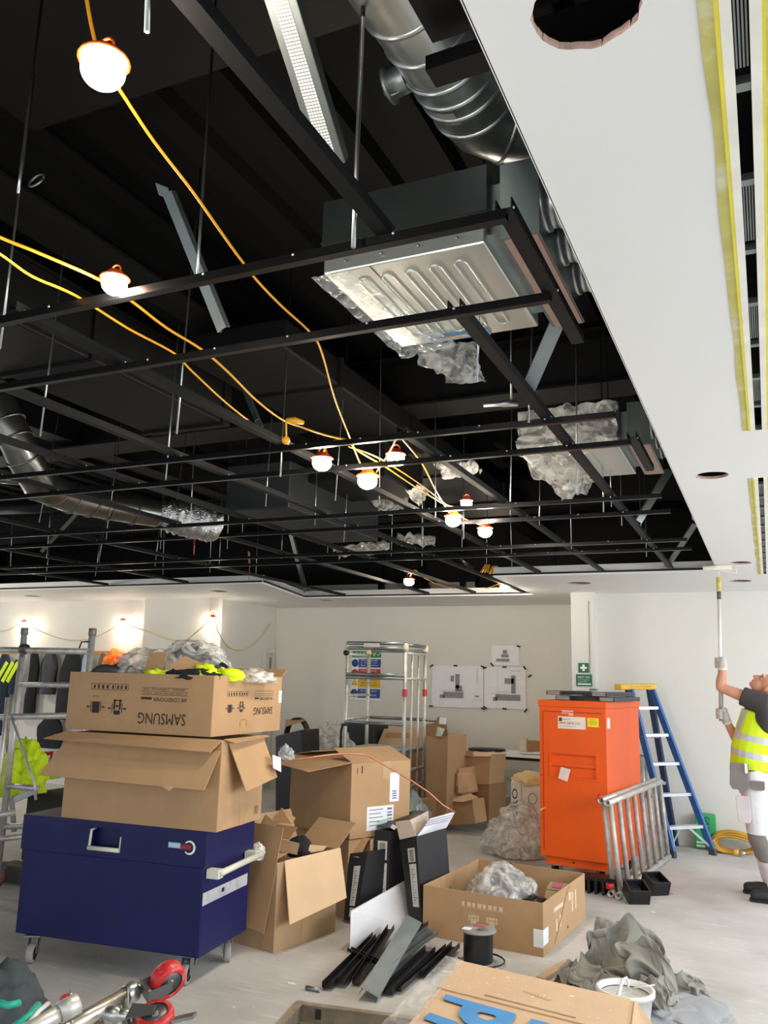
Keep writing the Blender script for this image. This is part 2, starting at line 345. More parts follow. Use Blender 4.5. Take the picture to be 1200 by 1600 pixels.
# slot diffusers
for k, sl in enumerate(SL):
    y0, y1 = sl[0][1], sl[2][1]; x0, x1 = .006, .03
    t = thing('slot_diffuser', ['nearer white linear slot diffuser edged with yellow and khaki tape', 'white linear slot diffuser with yellow tape, far one beside the painter roller'][k], 'air diffuser', (.018, y0, CZ))
    mb = MB()
    for xa, xb in ((x0-.017, x0), (x1, x1+.017)): mb.box((xa, y0, CZ-.004), (xb, y1, CZ))
    mb.box((x0-.017, y1, CZ-.004), (x1+.017, y1+.004, CZ)); parts('flange', mb, mat('diffuser_white', '#f4f2e8', .4), t)
    mb = MB()
    for xa, xb in ((x0-.0245, x0-.0165), (x1+.0165, x1+.0225)): mb.box((xa, y0, CZ-.0035), (xb, y1, CZ-.001))
    parts('yellow_tape', mb, mat('yellow_tape', '#ece04a', .6), t)
    for side in (-1, 1):
        mb = MB(); y = y0; pts = []
        while y < y1: pts.append(y); y += .05
        pts.append(y1)
        for a, b in zip(pts, pts[1:]):
            w1 = .021+.007*noise.noise(V(a*3, side, k)); w2 = .021+.007*noise.noise(V(b*3, side, k))
            if side < 0: q = [(x0-.0245, a), (x0-.0245, b), (x0-.0245-w2, b), (x0-.0245-w1, a)]
            else: q = [(x1+.0225, a), (x1+.0225, b), (x1+.0225+w2*1.6, b), (x1+.0225+w1*1.6, a)]
            mb.add([(p[0], p[1], CZ-.0015) for p in q], [(0, 1, 2, 3)])
        obj('masking_tape', mb, mat('khaki_masking_tape', '#c4bd6c', .8, var=.12, scale=12, stain='#dedfcf', stain_scale=7, stain_amt=.95), t)
    mb = MB(); y = y0+.17; i = 0
    mb.box((x0-.002, y0, CZ+.02), (x0-.0005, y1, CZ+.1)); mb.box((x1+.0005, y0, CZ+.02), (x1+.002, y1, CZ+.1)); mb.box((x0-.01, y0, CZ+.1), (x1+.01, y1, CZ+.11))
    obj('slot_body', mb, BLACKV, t)
    mb = MB(); mg = MB()
    while y < y1:
        mb.box((x0, y, CZ+.004), (x1, y+.022, CZ+.02))
        if i % 2 == 1 or k: 
            for j in range(4): mg.box((x0+.002+j*.0055, y+.03, CZ+.012), (x0+.005+j*.0055, min(y+.27, y1), CZ+.016))
        y += .30; i += 1
    parts('spacer_bar', mb, GALVD, t); parts('deflector_blade', mg, GALVD, t)
# walls. Above the ceiling they are sprayed black.
def wall(name, x0, x1, y0, y1, z1=CZ, m=WALL):
    mb = MB(); mb.box((x0, y0, 0), (x1, y1, z1)); return struct(name, mb, m)
wall('wall_back', -6.739, -1.6, 10.85, 11.05, 2.93)
wall('wall_right_back', -1.72, 3.1, 9.55, 10.84)
wall('wall_column', -1.975, -1.72, 9.35, 10.84)
wall('wall_left_side', -7.2, -6.74, 9.451, 11.05)
wall('wall_left_column', -7.90, -6.8, 9.25, 9.45)
wall('wall_left_back', -12.5, -7.90, 9.36, 9.56)
mb = MB(); mb.box((-12.6, 11.1, CZ+.02), (3.1, 11.2, 3.9)); mb.box((-12.7, -1.6, CZ+.12), (-12.6, 11.1, 3.9)); mb.box((3.05, -1.6, CZ+.02), (3.1, 11.1, 3.9)); mb.box((-12.6, -1.7, CZ+.02), (3.1, -1.6, 3.9))
mb.box((-12.5, 10.8, 2.93), (3.05, 10.84, 3.9))
struct('wall_above_ceiling', mb, BLACKV)
mb = MB(); mb.box((-1.71, 9.535, 0), (3.0, 9.55, .1)); struct('baseboard_back', mb, WALL)
# studs in front of the white head of the back wall
for i, x in enumerate((-4.98, -4.35, -3.75, -3.1, -2.5)):
    od = ['first', 'second', 'third', 'fourth', 'fifth'][i]
    mb = MB(); mb.box((x-.035, 10.76, 2.62), (x+.035, 10.84, 3.6)); one('stud', mb, BLACKM, od+' black stud from the left before the white strip over the back wall', 'stud', 'studs above the back wall')
mb = MB(); mb.box((-5.6, 10.74, 2.765), (-2.2, 10.78, 2.79)); one('stud_rail', mb, BLACKM, 'thin black rail crossing the studs above the back wall', 'rail')
# filler line beside the column
mb = MB(); mb.box((-1.78, 9.345, 1.65), (-1.772, 9.35, 2.5)); struct('trim_5', mb, mat('old_paint_line', '#9e968a', .8, var=.3, scale=25))
# ribbed steel deck and the dark things bolted under it
DZ = 3.85
mb = MB(); x = -12.5
prof = []
while x < 3.0:
    prof += [(x, DZ), (x+.12, DZ), (x+.145, DZ-.06), (x+.275, DZ-.06)]; x += .3
for (a, za), (b, zb) in zip(prof, prof[1:]): mb.add([(a, -1.6, za), (b, -1.6, zb), (b, 11.1, zb), (a, 11.1, za)], [(0, 1, 2, 3)])
struct('ceiling_deck', mb, DECK)
mb = MB(); mb.box((-12.5, -1.6, DZ+.02), (3.05, 11.2, DZ+.2)); struct('ceiling_slab', mb, BLACKV)

# ================================================================ ABOVE THE GRID
mb = MB(); mb.box((-2.42, -1.5, 3.6), (2.9, 1.99, 3.78)); struct('trim_6', mb, BLACKV)
def ibeam(name, lab, a, b, w, h):
    mb = MB(); a = V(*a); b = V(*b)
    for dz in (0, h): mb.beam(a+V(0, 0, dz), b+V(0, 0, dz), w, .015)
    mb.beam(a+V(0, 0, h/2), b+V(0, 0, h/2), .012, h)
    return one(name, mb, BLACKV, lab, 'beam', 'black steel beams under the deck')
ibeam('steel_beam', 'black steel beam running away under the deck, above the two nearest lamps', (-2.65, -1.5, 3.45), (-2.65, 11, 3.45), .2, .3)
ibeam('steel_beam', 'black steel beam running away under the deck near the left edge', (-5.2, -1.5, 3.45), (-5.2, 11, 3.45), .2, .3)
ibeam('steel_beam', 'black steel beam crossing the void in front of the farther air conditioning unit', (-12, 5.15, 3.4), (2.9, 5.0, 3.4), .3, .35)
ibeam('steel_beam', 'black steel beam crossing the void above the far lamps', (-12, 8.6, 3.4), (2.9, 8.6, 3.4), .3, .35)
def bduct(lab, lo, hi):
    mb = MB(); mb.box(lo, hi); o = one('rectangular_duct', mb, BLACKV, lab, 'duct', bevel=.01)
    m2 = MB(); y = lo[1]+.6
    while y < hi[1]: m2.box((lo[0]-.015, y, lo[2]-.015), (hi[0]+.015, y+.03, hi[2]+.01)); y += 1.1
    parts('flange', m2, BLACKV, o); return o
bduct('black painted rectangular duct passing over the second lamp', (-3.55, -1, 3.1), (-2.95, 4.1, 3.42))
bduct('black painted rectangular duct running above the middle lamps', (-2.75, 3.4, 3.24), (-2.15, 8.0, 3.4))
# --- ceiling grid: cross rails (along X) and carriers (along Y), each with its screws
def rail(a, b, w, h, lab, grp, t=.003, screws=(), m=BLACKM):
    th = thing('grid_rail', lab, 'ceiling rail', a, 0, grp)
    mb = MB(); mb.chan(a, b, w, h, t); obj('channel', mb, m, th)
    if screws:
        ms = MB()
        for p in screws: ms.ball(p, .005, 6, 4)
        parts('screw', ms, GALV, th)
    return th
YC = [1.63, 2.06, 3.13, 3.53, 4.63, 5.07, 6.12, 6.53]
XE = [-.470, -.474, -.478, -.478, -.474, -.474, -.47, -.472]
lab = ['widest and nearest black cross rail, just below the nearer air conditioning unit edge', 'second black cross rail from the camera, passing under the nearer air conditioning unit',
       'third black cross rail from the camera, first of the middle pair', 'fourth black cross rail from the camera, ending under the farther air conditioning unit',
       'fifth black cross rail from the camera, just beyond the farther unit', 'sixth black cross rail from the camera, partner of the fifth',
       'seventh black cross rail from the camera, low over the back of the room', 'eighth black cross rail, farthest before the white bulkhead']
for i, y in enumerate(YC):
    rail((-11.5, y, CZ+.012), (XE[i], y, CZ+.012), .022 if i else .024, .022, lab[i], 'black cross rails of the ceiling grid', screws=[(XE[i]-.27*k, y-.012, CZ+.02) for k in range(1, 6)])
def carrier(x, y0, y1, lab):
    rail((x, y0, CZ+.036), (x, y1, CZ+.036), .036, .026, lab, 'black carriers running into the room', screws=[(x+dx, y, CZ+.03) for y in YC if y0-.05 <= y <= y1+.05 for dx in (-.019, .019)], m=CARRIER)
carrier(-.475, 1.62, 2.42, 'short black carrier beside the galvanised box of the nearer unit')
carrier(-.47, 3.5, 4.1, 'short black carrier beside the farther air conditioning unit')
carrier(-.765, -.2, 1.64, 'black carrier from the top of the picture to the nearest cross rail')
carrier(-.745, 2.05, 7.83, 'black carrier running from the nearer unit to the painter roller')
for i, (x, l) in enumerate(((-1.36, 'black carrier passing right of the cluster of lamps'), (-1.95, 'black carrier passing through the cluster of lamps'), (-2.55, 'black carrier passing left of the cluster of lamps'),
                            (-3.15, 'black carrier right of the plastic tied duct end'), (-3.75, 'black carrier running over the curved spiral duct'), (-4.9, 'black carrier in front of the far left duct'), (-6.1, 'black carrier over the far coat rack'), (-7.3, 'leftmost black carrier seen above the coats'))):
    carrier(x, 3.1 if x == -1.36 else (1.6 if x > -2.6 else 2.0), 9.5 if -5.5 < x < -2.43 else 7.83, l)
# --- threaded rods and wires, hung from the deck
def rod(b, top, grp, lab, r=.004, vis=None):
    b = V(*b); top = V(*top); vis = vis or rr.uniform(.35, .8); v = b+(top-b)*min(1, vis/(top-b).length)
    mb = MB(); mb.tube([b, v], r, 6); o = one('threaded_rod', mb, GALV, lab, 'rod', grp)
    mb = MB(); mb.tube([v, top], r*1.02, 6); obj('shaded_end', mb, BLACKV, o)  # upper length coloured black for the rod fading into darkness
rr = random.Random(9)
G1 = 'threaded rods in front of the air conditioning units'
rod((-0.823,1.578,2.58), (-.82, 1.58, 3.6), G1, 'bright threaded rod hanging just before the nearest cross rail', .0055, .62)
rod((-0.844,0.881,2.6), (-.845, .79, 3.6), G1, 'threaded rod with a copper coloured tip at the top of the picture', .0045)
rod((-0.834,2.527,2.58), (-.80, 2.53, 3.84), G1, 'threaded rod hanging in front of the nearer air conditioning unit')
rod((-0.802,3.079,2.6), (-.73, 3.02, 3.84), G1, 'threaded rod by the lower end of the slanting galvanised brace')
rod((-0.819,4.07,2.58), (-.80, 4.07, 3.84), G1, 'threaded rod with a bright tip before the farther air conditioning unit')
rod((-0.821,4.83,2.58), (-.81, 4.83, 3.84), G1, 'threaded rod just right of the farther air conditioning unit middle')
rod((-2.793,2.514,2.58), (-2.75, 2.5, 3.84), G1, 'threaded rod near the left edge beside the spiral duct')
rod((-2.2,2.683,2.58), (-2.18, 2.68, 3.84), G1, 'threaded rod left of the second pair of cables')
rod((-2.181,3.48,2.58), (-2.18, 3.48, 3.84), G1, 'threaded rod left of the yellow cable splitter')
rod((-2.795,3.351,2.58), (-2.77, 3.33, 3.84), G1, 'threaded rod above the foil of the spiral duct')
q = (-1.831,1.478,2.9); rod(q, (q[0], q[1], 3.6), G1, 'short dull rod at the left below the first lamp', vis=.13)
q = (-2.178,1.763,2.6); rod(q, (q[0], q[1], 3.6), G1, 'rod at the very left edge beside the nearest rail')
q = (-1.349,1.679,2.63); rod(q, (q[0]-.01, q[1], 3.6), G1, 'rod beside the folded galvanised strip', vis=.25)
ORD = ['first', 'second', 'third', 'fourth', 'fifth', 'sixth', 'seventh', 'eighth', 'ninth', 'tenth', 'eleventh', 'twelfth']
for iy, yc in enumerate((4.28, 4.9, 5.5, 6.3, 7.0)):
    k = 0
    for x in (-.8, -1.38, -1.97, -2.2, -2.77, -3.36, -3.95, -4.6, -5.2, -5.9, -6.6, -7.4):
        if yc < 4.6 and -1.5 < x: continue
        px = x*1.0+rr.uniform(-.06, .06)
        if rr.random() < .12: continue
        rod((px, yc+rr.uniform(-.12, .12), CZ-.02+rr.uniform(0, .05)), (px, yc, 3.84), 'thin hanger rods over the back of the room', 'thin hanger rod, '+ORD[k]+' from the right in the '+ORD[iy]+' row over the back', .0032); k += 1
# --- braces
def brace(a, b, w, lab, bend=None):
    mb = MB(); mb.chan(a, b, w, w*.5, .002, (0, .6, .8))
    o = one('galvanised_brace', mb, GALVD, lab, 'brace')
    if bend: m2 = MB(); m2.beam(a, bend, w, .003, (0, .6, .8)); obj('folded_end', m2, GALVD, o)
brace((-1.656,1.894,3.1), (-1.524,2.049,2.68), .04, 'bent galvanised strip hanging above the second lamp', (-1.719,1.906,3.14))
brace((-2.262,3.214,3), (-1.935,2.896,2.66), .04, 'short galvanised strip behind the twin yellow cables')
brace((-0.768,2.914,2.66), (-.52, 2.75, 3.05), .05, 'galvanised brace slanting up from the carrier beside the nearer unit')
brace((-0.73,5.608,2.66), (-0.523,5.64,3), .045, 'galvanised brace slanting up right of the farther unit')
brace((-0.771,7.711,2.64), (-0.495,7.361,2.95), .045, 'small galvanised brace nearest the painter roller')
brace((-6.035,5.594,2.66), (-5.542,5.512,3), .03, 'thin galvanised brace under the spiral duct at the left')
brace((-5.355,9.302,2.66), (-5.545,9.184,3.4), .06, 'grey brace standing on the corner of the white bulkhead')
# --- bright perforated tray at the top
a = V((-0.78,1.15,2.896)); b = V((-0.813,1.449,2.72)); d = (b-a).normalized()
t = thing('cable_tray', 'galvanised tray with bright perforated strip, slanting down at the top of the picture', 'cable tray', tuple(a))
mb = MB(); mb.chan(a, b, .062, .03, .002, (0, .35, .94)); obj('tray_channel', mb, GALVD, t)
mb = MB(); u = V(0, .35, .94); sx = d.cross(u).normalized(); u = sx.cross(d); L = (b-a).length; n = int(L/.0065)
for k in range(n):
    for j in (-2, -1, 0, 1, 2):
        p = a+d*(L*(k+.5)/n)+sx*j*.0065-u*.0175; mb.beam(p-sx*.0026, p+sx*.0026, .0045, .001, u)
obj('perforated_strip', mb, mat('polished_perforations', '#ffffff', .25, .1), t, kind='stuff')
# --- air conditioning units
def acunit(x0, x1, y0, y1, z0, lab, first):
    t = thing('air_conditioning_unit', lab, 'air conditioner', ((x0+x1)/2, (y0+y1)/2, z0+.25))
    h = .25; m = mat('ac_zinc', '#d5dbd6', .3, .75, var=.06, scale=4, bump=.03)
    mb = MB(); mb.box((x0, y0, z0), (x1, y1, z0+h)); obj('casing', mb, m, t, bevel=.006)
    mb = MB(); mb.box((x0-.006, y0-.006, z0+.05), (x1+.006, y0, z0+h)); mb.box((x0-.008, y0-.01, z0+.1), (x1+.008, y0-.006, z0+.108)); obj('front_flange', mb, mat('ac_dark_edge', '#4c5150', .4, .7), t)
    w = (x1-x0); n = 5
    for i in range(n):      # pressed ribs along Y, stadium shaped
        xc = x0+w*(.12+.76*(i+.5)/n)
        if i == 4 and not first: continue
        r = w*.035; ya = y0+.09; yb = y1-.09; mb = MB()
        loop = [(xc+r*math.cos(q), ya+r*math.sin(q)) for q in [math.pi+math.pi*k/8 for k in range(9)]]+[(xc+r*math.cos(q), yb+r*math.sin(q)) for q in [math.pi*k/8 for k in range(9)]]
        mb.tube([(p[0], p[1], z0-.001) for p in loop+[loop[0]]], .0035, 5, False); obj('pressed_rib', mb, m, t)
    mb = MB(); mb.box((x0+w*.30, y0, z0-.0015), (x0+w*.304, y1, z0)); obj('panel_seam', mb, mat('ac_dark_edge', '#4c5150'), t)
    mb = MB()
    for k in range(4): mb.ball((x0+w*(.15+.23*k), y0-.008, z0+.03), .005, 6, 4)
    parts('screw', mb, GALV, t)
    if first:
        mb = MB(); y = y1-.055
        mb.box((x0+.13, y, z0-.004), (x0+.36, y+.05, z0)); obj('blue_label', mb, mat('blue_label', '#3f8ec2', .5), t)
        mb = MB(); mb.box((x0+.15, y+.014, z0-.0055), (x0+.28, y+.036, z0-.004)); obj('label_picture', mb, mat('label_orange', '#c9a27c', .6, var=.4, scale=30), t)
    # galvanised plenum at the right with spigots
    bx0, bx1 = x1+.045, x1+.16
    mb = MB(); mb.box((bx0, y0+.0, z0-.0), (bx1, y1+.02, z0+.24)); obj('plenum', mb, mat('plenum_zinc', '#8d9896', .3, .85, var=.1, scale=3), t)
    mb = MB(); mb.box((bx0+.012, y0+.005, z0-.004), (bx1-.006, y1+.015, z0-.0005)); obj('plenum_base', mb, mat('plenum_pink_reflection', '#b39a90', .45, .3, var=.05), t)  # pinkish plywood reflection painted into the colour of the underside
    mb = MB(); mb.box((x1, y0+.03, z0+.04), (bx0, y1-.03, z0+.2)); obj('collar', mb, GALVD, t)
    for k in range(3):
        yy = y0+.08+k*.22; mb = MB(); c = (bx1, yy, z0+.13)
        mb.lathe([(.08, 0), (.08, .012), (.072, .012), (.072, .035), (.076, .04), (.07, .045), (.07, .08)], c, (1, 0, 0), 18); sp = obj('spigot', mb, GALV, t)
        mb = MB(); prof = [(.068, .06)]
        for q in range(14): prof += [(.074+.006*(q % 2), .065+q*.009)]
        mb.lathe(prof, c, (1, 0, 0), 16); obj('foil_duct', mb, mat('crinkled_foil', '#d8dada', .2, .95, bump=.9, scale=30), sp)
    return t
AC1 = acunit(-1.215, -.68, 2.13, 2.76, 2.85, 'nearer air conditioning unit with bright ribbed underside and a blue label', True)
AC2 = acunit(-1.19, -.66, 4.42, 5.07, 2.85, 'farther air conditioning unit above the middle rails with milky plastic hanging at its left', False)
# open pipe collar beside the far duct
t = thing('pipe_ring', 'small round white pipe end above the farther air conditioning unit', 'pipe', (-0.936,4.427,3.1)); c = (-0.936,4.427,3.1)
mb = MB(); mb.pipe((c[0], c[1], c[2]), (c[0]-.03, c[1]+.12, c[2]+.02), .028, .004); obj('pipe_end', mb, mat('grey_pipe', '#a9b4b4', .4), t)
for nm, px, py, z, lb in (('r', 57, 282, 3.3, 'dull loose wire ring hanging at the left of the void'), ('s', 616, 138, 3.3, 'thin wire ring hanging beside the spigot of the large spiral duct')):
    q = (-2.267,1.899,3.3) if nm == 'r' else (-0.903,1.955,3.3); mb = MB()
    mb.tube([(q[0]+.032*math.cos(k*math.pi/8), q[1]+.012*math.sin(k*math.pi/8), q[2]+.03*math.sin(k*math.pi/8)) for k in range(17)], .004, 6); one('wire_ring', mb, GALVD, lb, 'wire ring')
# hose end beyond the grid
mb = MB(); a = V((-1.174,3.665,2.9)); mb.tube([a, a+V(.08, .01, .0), a+V(.1, .012, 0), a+V(.16, .03, 0)], [.012, .012, .018, .015], 8); mb.tube([a+V(.13, .02, 0), a+V(.13, .02, .6)], .005, 6)
one('pipe_fitting', mb, GALV, 'small white pipe fitting hanging right of the nearer unit, above a rail', 'pipe fitting')
# --- plastic sheeting on the units
def sheet(name, lab, pts, m, amp=.03, n=14, seed=1, cat='plastic sheet', parent=None, th=.001):
    a, b, c, d = [V(*p) for p in pts]; mb = MB(); vs = []
    for i in range(n+1):
        for j in range(n+1):
            u = i/n; v = j/n; p = (a*(1-u)+b*u)*(1-v)+(d*(1-u)+c*u)*v; nn = (b-a).cross(d-a).normalized()
            e = V(noise.noise(V(u*4, v*4, seed)), noise.noise(V(u*4+9, v*4, seed)), noise.noise(V(u*4, v*4+9, seed)))
            f = abs(noise.noise(V(u*5, v*5, seed+3)))
            vs.append(p+e*amp*.9+nn*(f*amp*1.8))
    mb.add(vs, [(i*(n+1)+j, (i+1)*(n+1)+j, (i+1)*(n+1)+j+1, i*(n+1)+j+1) for i in range(n) for j in range(n)], True)
    if parent: return obj(name, mb, m, parent)
    return one(name, mb, m, lab, cat)
sheet('plastic_sheet', 'clear plastic sheet taped along the left of the nearer air conditioning unit', [(-1.24, 2.1, 2.83), (-1.12, 2.12, 2.835), (-.98, 2.76, 2.82), (-1.23, 2.80, 2.82)], FILM, .012, 26, 2)
sheet('plastic_sheet', 'clear plastic tail hanging below the far edge of the nearer unit', [(-1.2, 2.80, 2.86), (-.95, 2.82, 2.86), (-.93, 2.9, 2.72), (-1.07, 2.86, 2.72)], FILMD, .04, 16, 7)
sheet('plastic_sheet', 'clear bag bulging above the nearer unit beside the plenum', [(-0.78,2.15,3.049), (-0.727,2.15,3.1), (-0.689,2.15,3.069), (-0.758,2.15,2.969)], FILMD, .02, 14, 5)
sheet('plastic_sheet', 'milky plastic wrapped over the front of the farther unit', [(-1.2, 4.36, 2.86), (-.66, 4.36, 2.86), (-.66, 4.38, 3.09), (-1.2, 4.38, 3.09)], FILMD, .03, 18, 8)
sheet('plastic_sheet', 'milky plastic hanging from the left of the farther unit', [(-1.22, 4.38, 2.84), (-.98, 4.45, 2.84), (-.9, 5.1, 2.8), (-1.1, 5.12, 2.7)], FILMH, .04, 18, 11)
sheet('plastic_sheet', 'crumpled clear plastic above the middle lamps', [(-3.135,6.045,2.95), (-2.858,5.715,3.05), (-2.609,6.166,3.05), (-2.752,6.304,2.95)], FILMD, .07, 18, 13)
sheet('plastic_sheet', 'small pale plastic flap hanging between the middle lamps', [(-2.274,5.324,2.9), (-2.223,5.425,2.98), (-2.218,5.668,2.98), (-2.303,5.629,2.86)], FILMH, .03, 10, 14)
sheet('plastic_sheet', 'torn clear plastic beside the third lamp from the units', [(-1.955,5.07,3), (-1.717,5.209,3.05), (-1.745,5.365,3), (-1.943,5.202,2.95)], FILMD, .05, 12, 15)
sheet('plastic_sheet', 'ragged pale plastic strip above the far bulkhead', [(-3.986,7.431,2.9), (-3.454,7.681,2.95), (-3.565,7.852,2.9), (-4.023,7.652,2.8)], FILMH, .06, 12, 16)
sheet('plastic_sheet', 'bright torn plastic under the far duct near the lamps', [(-3.191,7.272,2.95), (-2.87,7.438,2.95), (-2.955,7.662,2.9), (-3.296,7.487,2.9)], FILMH, .05, 12, 17)
# third unit seen between lamps
mb = MB(); mb.box((-3.1, 5.0, 2.95), (-2.3, 5.7, 3.2)); one('fan_coil', mb, BLACKV, 'dark fan coil box behind the crumpled plastic over the lamps', 'fan coil', bevel=.01)
mb = MB(); mb.box((-3.42, 4.75, 2.72), (-2.9, 6.2, 3.05)); one('fan_coil', mb, mat('dark_casing', '#2c3132', .5, .3), 'dark grey fan coil casing right of the foil duct end', 'fan coil', bevel=.01)
# --- big spiral duct at the top
t = thing('spiral_duct', 'large bright spiral duct at the top beside the white ceiling edge', 'duct', (-.75, 1.8, 3.6))
dm = mat('spiral_duct_zinc', '#c3c8c7', .3, .92, var=.1, scale=5, bump=.04)
R_ = .135; p0 = V(*(-0.751,1.669,3.35)); p1 = V(*(-0.718,2.137,3.35)); d = (p1-p0).normalized(); L_ = (p1-p0).length
mb = MB(); mb.tube([p0-d*.4, p1], R_, 36, False); obj('straight_length', mb, dm, t)
el = [p1, p1+d*.07+V(.01, 0, 0), p1+d*.13+V(.05, 0, 0), p1+d*.16+V(.12, 0, 0), p1+d*.17+V(.22, 0, 0), p1+d*.17+V(.75, 0, 0)]
mb = MB(); mb.tube(el, R_+.002, 36, False); obj('elbow', mb, dm, t)
def ring(p, dd, r, h=.008): mb = MB(); mb.lathe([(r-.006, -h), (r, -h*.6), (r, h*.6), (r-.006, h)], p, dd, 36); obj('seam_ring', mb, GALV, t)
for f in (.05, .3, .55, .7, .82, 1.0): ring(p0.lerp(p1, f), d, R_+(.007 if f > .5 else .005))
ring(el[2], el[3]-el[1], R_+.006)
sp_ = p0.lerp(p1, .60); mb = MB(); mb.lathe([(.042, 0), (.042, .05), (.054, .052), (.054, .062), (.042, .064)], sp_+V(-.13, -.0, -.03), (-1, .1, -.1), 20); obj('spigot', mb, GALVD, t)
ax = V(0, 0, 1); u = d.cross(ax).normalized(); mb = MB(); q = p0.lerp(p1, .80)
for k in range(10):
    a0 = math.radians(238+k*2.6); a1 = math.radians(238+(k+1)*2.6)
    def rp(a, s_): return q+d*s_+(u*math.cos(a)+u.cross(d)*-math.sin(a)*-1)*(R_+.0015)
    mb.add([rp(a0, -.028), rp(a1, -.028), rp(a1, .028), rp(a0, .028)], [(0, 1, 2, 3)])
obj('paper_label', mb, mat('duct_label', '#9b9f9e', .5, .3), t)
# --- curved spiral duct at the left with foil wrapped end
t = thing('spiral_duct', 'curved spiral duct at the left edge ending in crumpled silver foil', 'duct', (-4.3, 4.2, 3.4))
pth = [(-4.287,3.3,3.44), (-4.057,3.4,3.04), (-4,3.5,2.843), (-4.069,3.7,2.723), (-4.111,4,2.707), (-4.06,4.3,2.712), (-3.893,4.6,2.702)]
mb = MB(); P2 = [V(*p) for p in pth]; mb.tube(P2, [.10, .10, .102, .105, .10, .098, .095], 20, False); obj('curved_length', mb, mat('left_duct_zinc', '#8c8c84', .28, .95, var=.15, scale=6), t)
for i in range(1, 6):
    for f in (0, .5):
        p = P2[i].lerp(P2[i+1] if i < 6 else P2[i], f); d = (P2[min(i+1, 6)]-P2[i-1]).normalized(); mb = MB(); mb.tube([p-d*.006, p+d*.006], .108, 20); obj('seam_ring', mb, mat('left_duct_zinc', '#8c8c84'), t)
mb = MB(); e = P2[-1]; d = (P2[-1]-P2[-2]).normalized(); n = 40; m_ = 22; vs = []
for i in range(n+1):
    for k in range(m_):
        q = 2*math.pi*k/m_; f = i/n; r = .085+.045*math.sin(min(1, f*1.6)*math.pi/2)+.028*noise.noise(V(i*.6, math.cos(q)*2, math.sin(q)*2))+.012*((i % 2)-.5)
        vs.append(e+d*(f*.46)+V(0, 0, 1)*r*math.sin(q)+V(d.y, -d.x, 0)*r*math.cos(q))
mb.add(vs, [(i*m_+k, i*m_+(k+1) % m_, (i+1)*m_+(k+1) % m_, (i+1)*m_+k) for i in range(n) for k in range(m_)], True)
obj('foil_sleeve', mb, mat('crinkled_foil', '#d8dada'), t)
mb = MB(); mb.tube([(-4.642,3.883,2.85), (-4.552,3.99,2.85), (-4.574,4.234,2.87)], .03, 10); one('pipe', mb, mat('left_duct_zinc', '#8c8c84'), 'thin dull pipe crossing behind the curved spiral duct', 'pipe')
mb = MB(); mb.tube([(-6.315,5.186,3), (-5.775,5.263,3), (-4.853,5.168,3)], .06, 12); one('pipe', mb, BLACKV, 'thick dark pipe behind and below the curved spiral duct', 'pipe')
# foil duct ends poking past the ceiling edge further back
for px, lb, p, r in ((0, 'crumpled foil flexible duct beside the ceiling edge, far one', (-0.483,6.843,3), .11),):
    mb = MB(); prof = [(r*(1+.12*noise.noise(V(i*.7, 3, 1)))+.012*(i % 2), i*.02) for i in range(22)]; mb.lathe(prof, p, (1, .1, 0), 20); one('foil_duct', mb, mat('crinkled_foil', '#d8dada'), lb, 'duct')
for x, y, z, lb in ((-4.33, 10.6, 2.80, 'black round duct end against the white strip, left of the far lamp'), (-3.3, 10.6, 2.86, 'black round duct end against the white strip, right of the far lamp')):
    mb = MB(); mb.lathe([(.13, 0), (.15, 0), (.15, .3), (.13, .3)], (x, y-.2, z), (0, 1, 0), 24); mb.lathe([(.0, .1), (.14, .1)], (x, y-.2, z), (0, 1, 0), 24); one('duct_end', mb, BLACKV, lb, 'duct')
mb = MB(); mb.tube([(-2.973,8.38,2.9), (-3.081,9.2,2.9)], .03, 10); one('pipe_end', mb, BLACKM, 'short black tube with open end above the far lamps', 'pipe')
for q, lb in (((-2.698,8.352,2.75), 'left bundle of yellow fixing clips by the far bulkhead'), ((-2.65,8.47,2.75), 'right bundle of yellow fixing clips by the far bulkhead')):
    mb = MB()
    for k in range(3): mb.beam((q[0]+k*.03, q[1], q[2]-.03), (q[0]+.05+k*.02, q[1], q[2]+.05), .02, .02)
    one('yellow_clips', mb, YELLOW, lb, 'clips')
for pts, lb in (([(-4.776,6.165,2.9), (-4.559,5.917,2.72), (-4.698,6.098,2.66)], 'red ribbon hanging below the foil duct end'), ([(-4.643,6.898,2.8), (-4.749,7.083,2.68), (-5.102,7.611,2.62)], 'red ribbon hanging near the bulkhead corner')):
    mb = MB(); 
    for a, b in zip(pts, pts[1:]): mb.beam(a, b, .03, .004, (0, 1, 0))
    one('red_ribbon', mb, REDP, lb, 'ribbon')
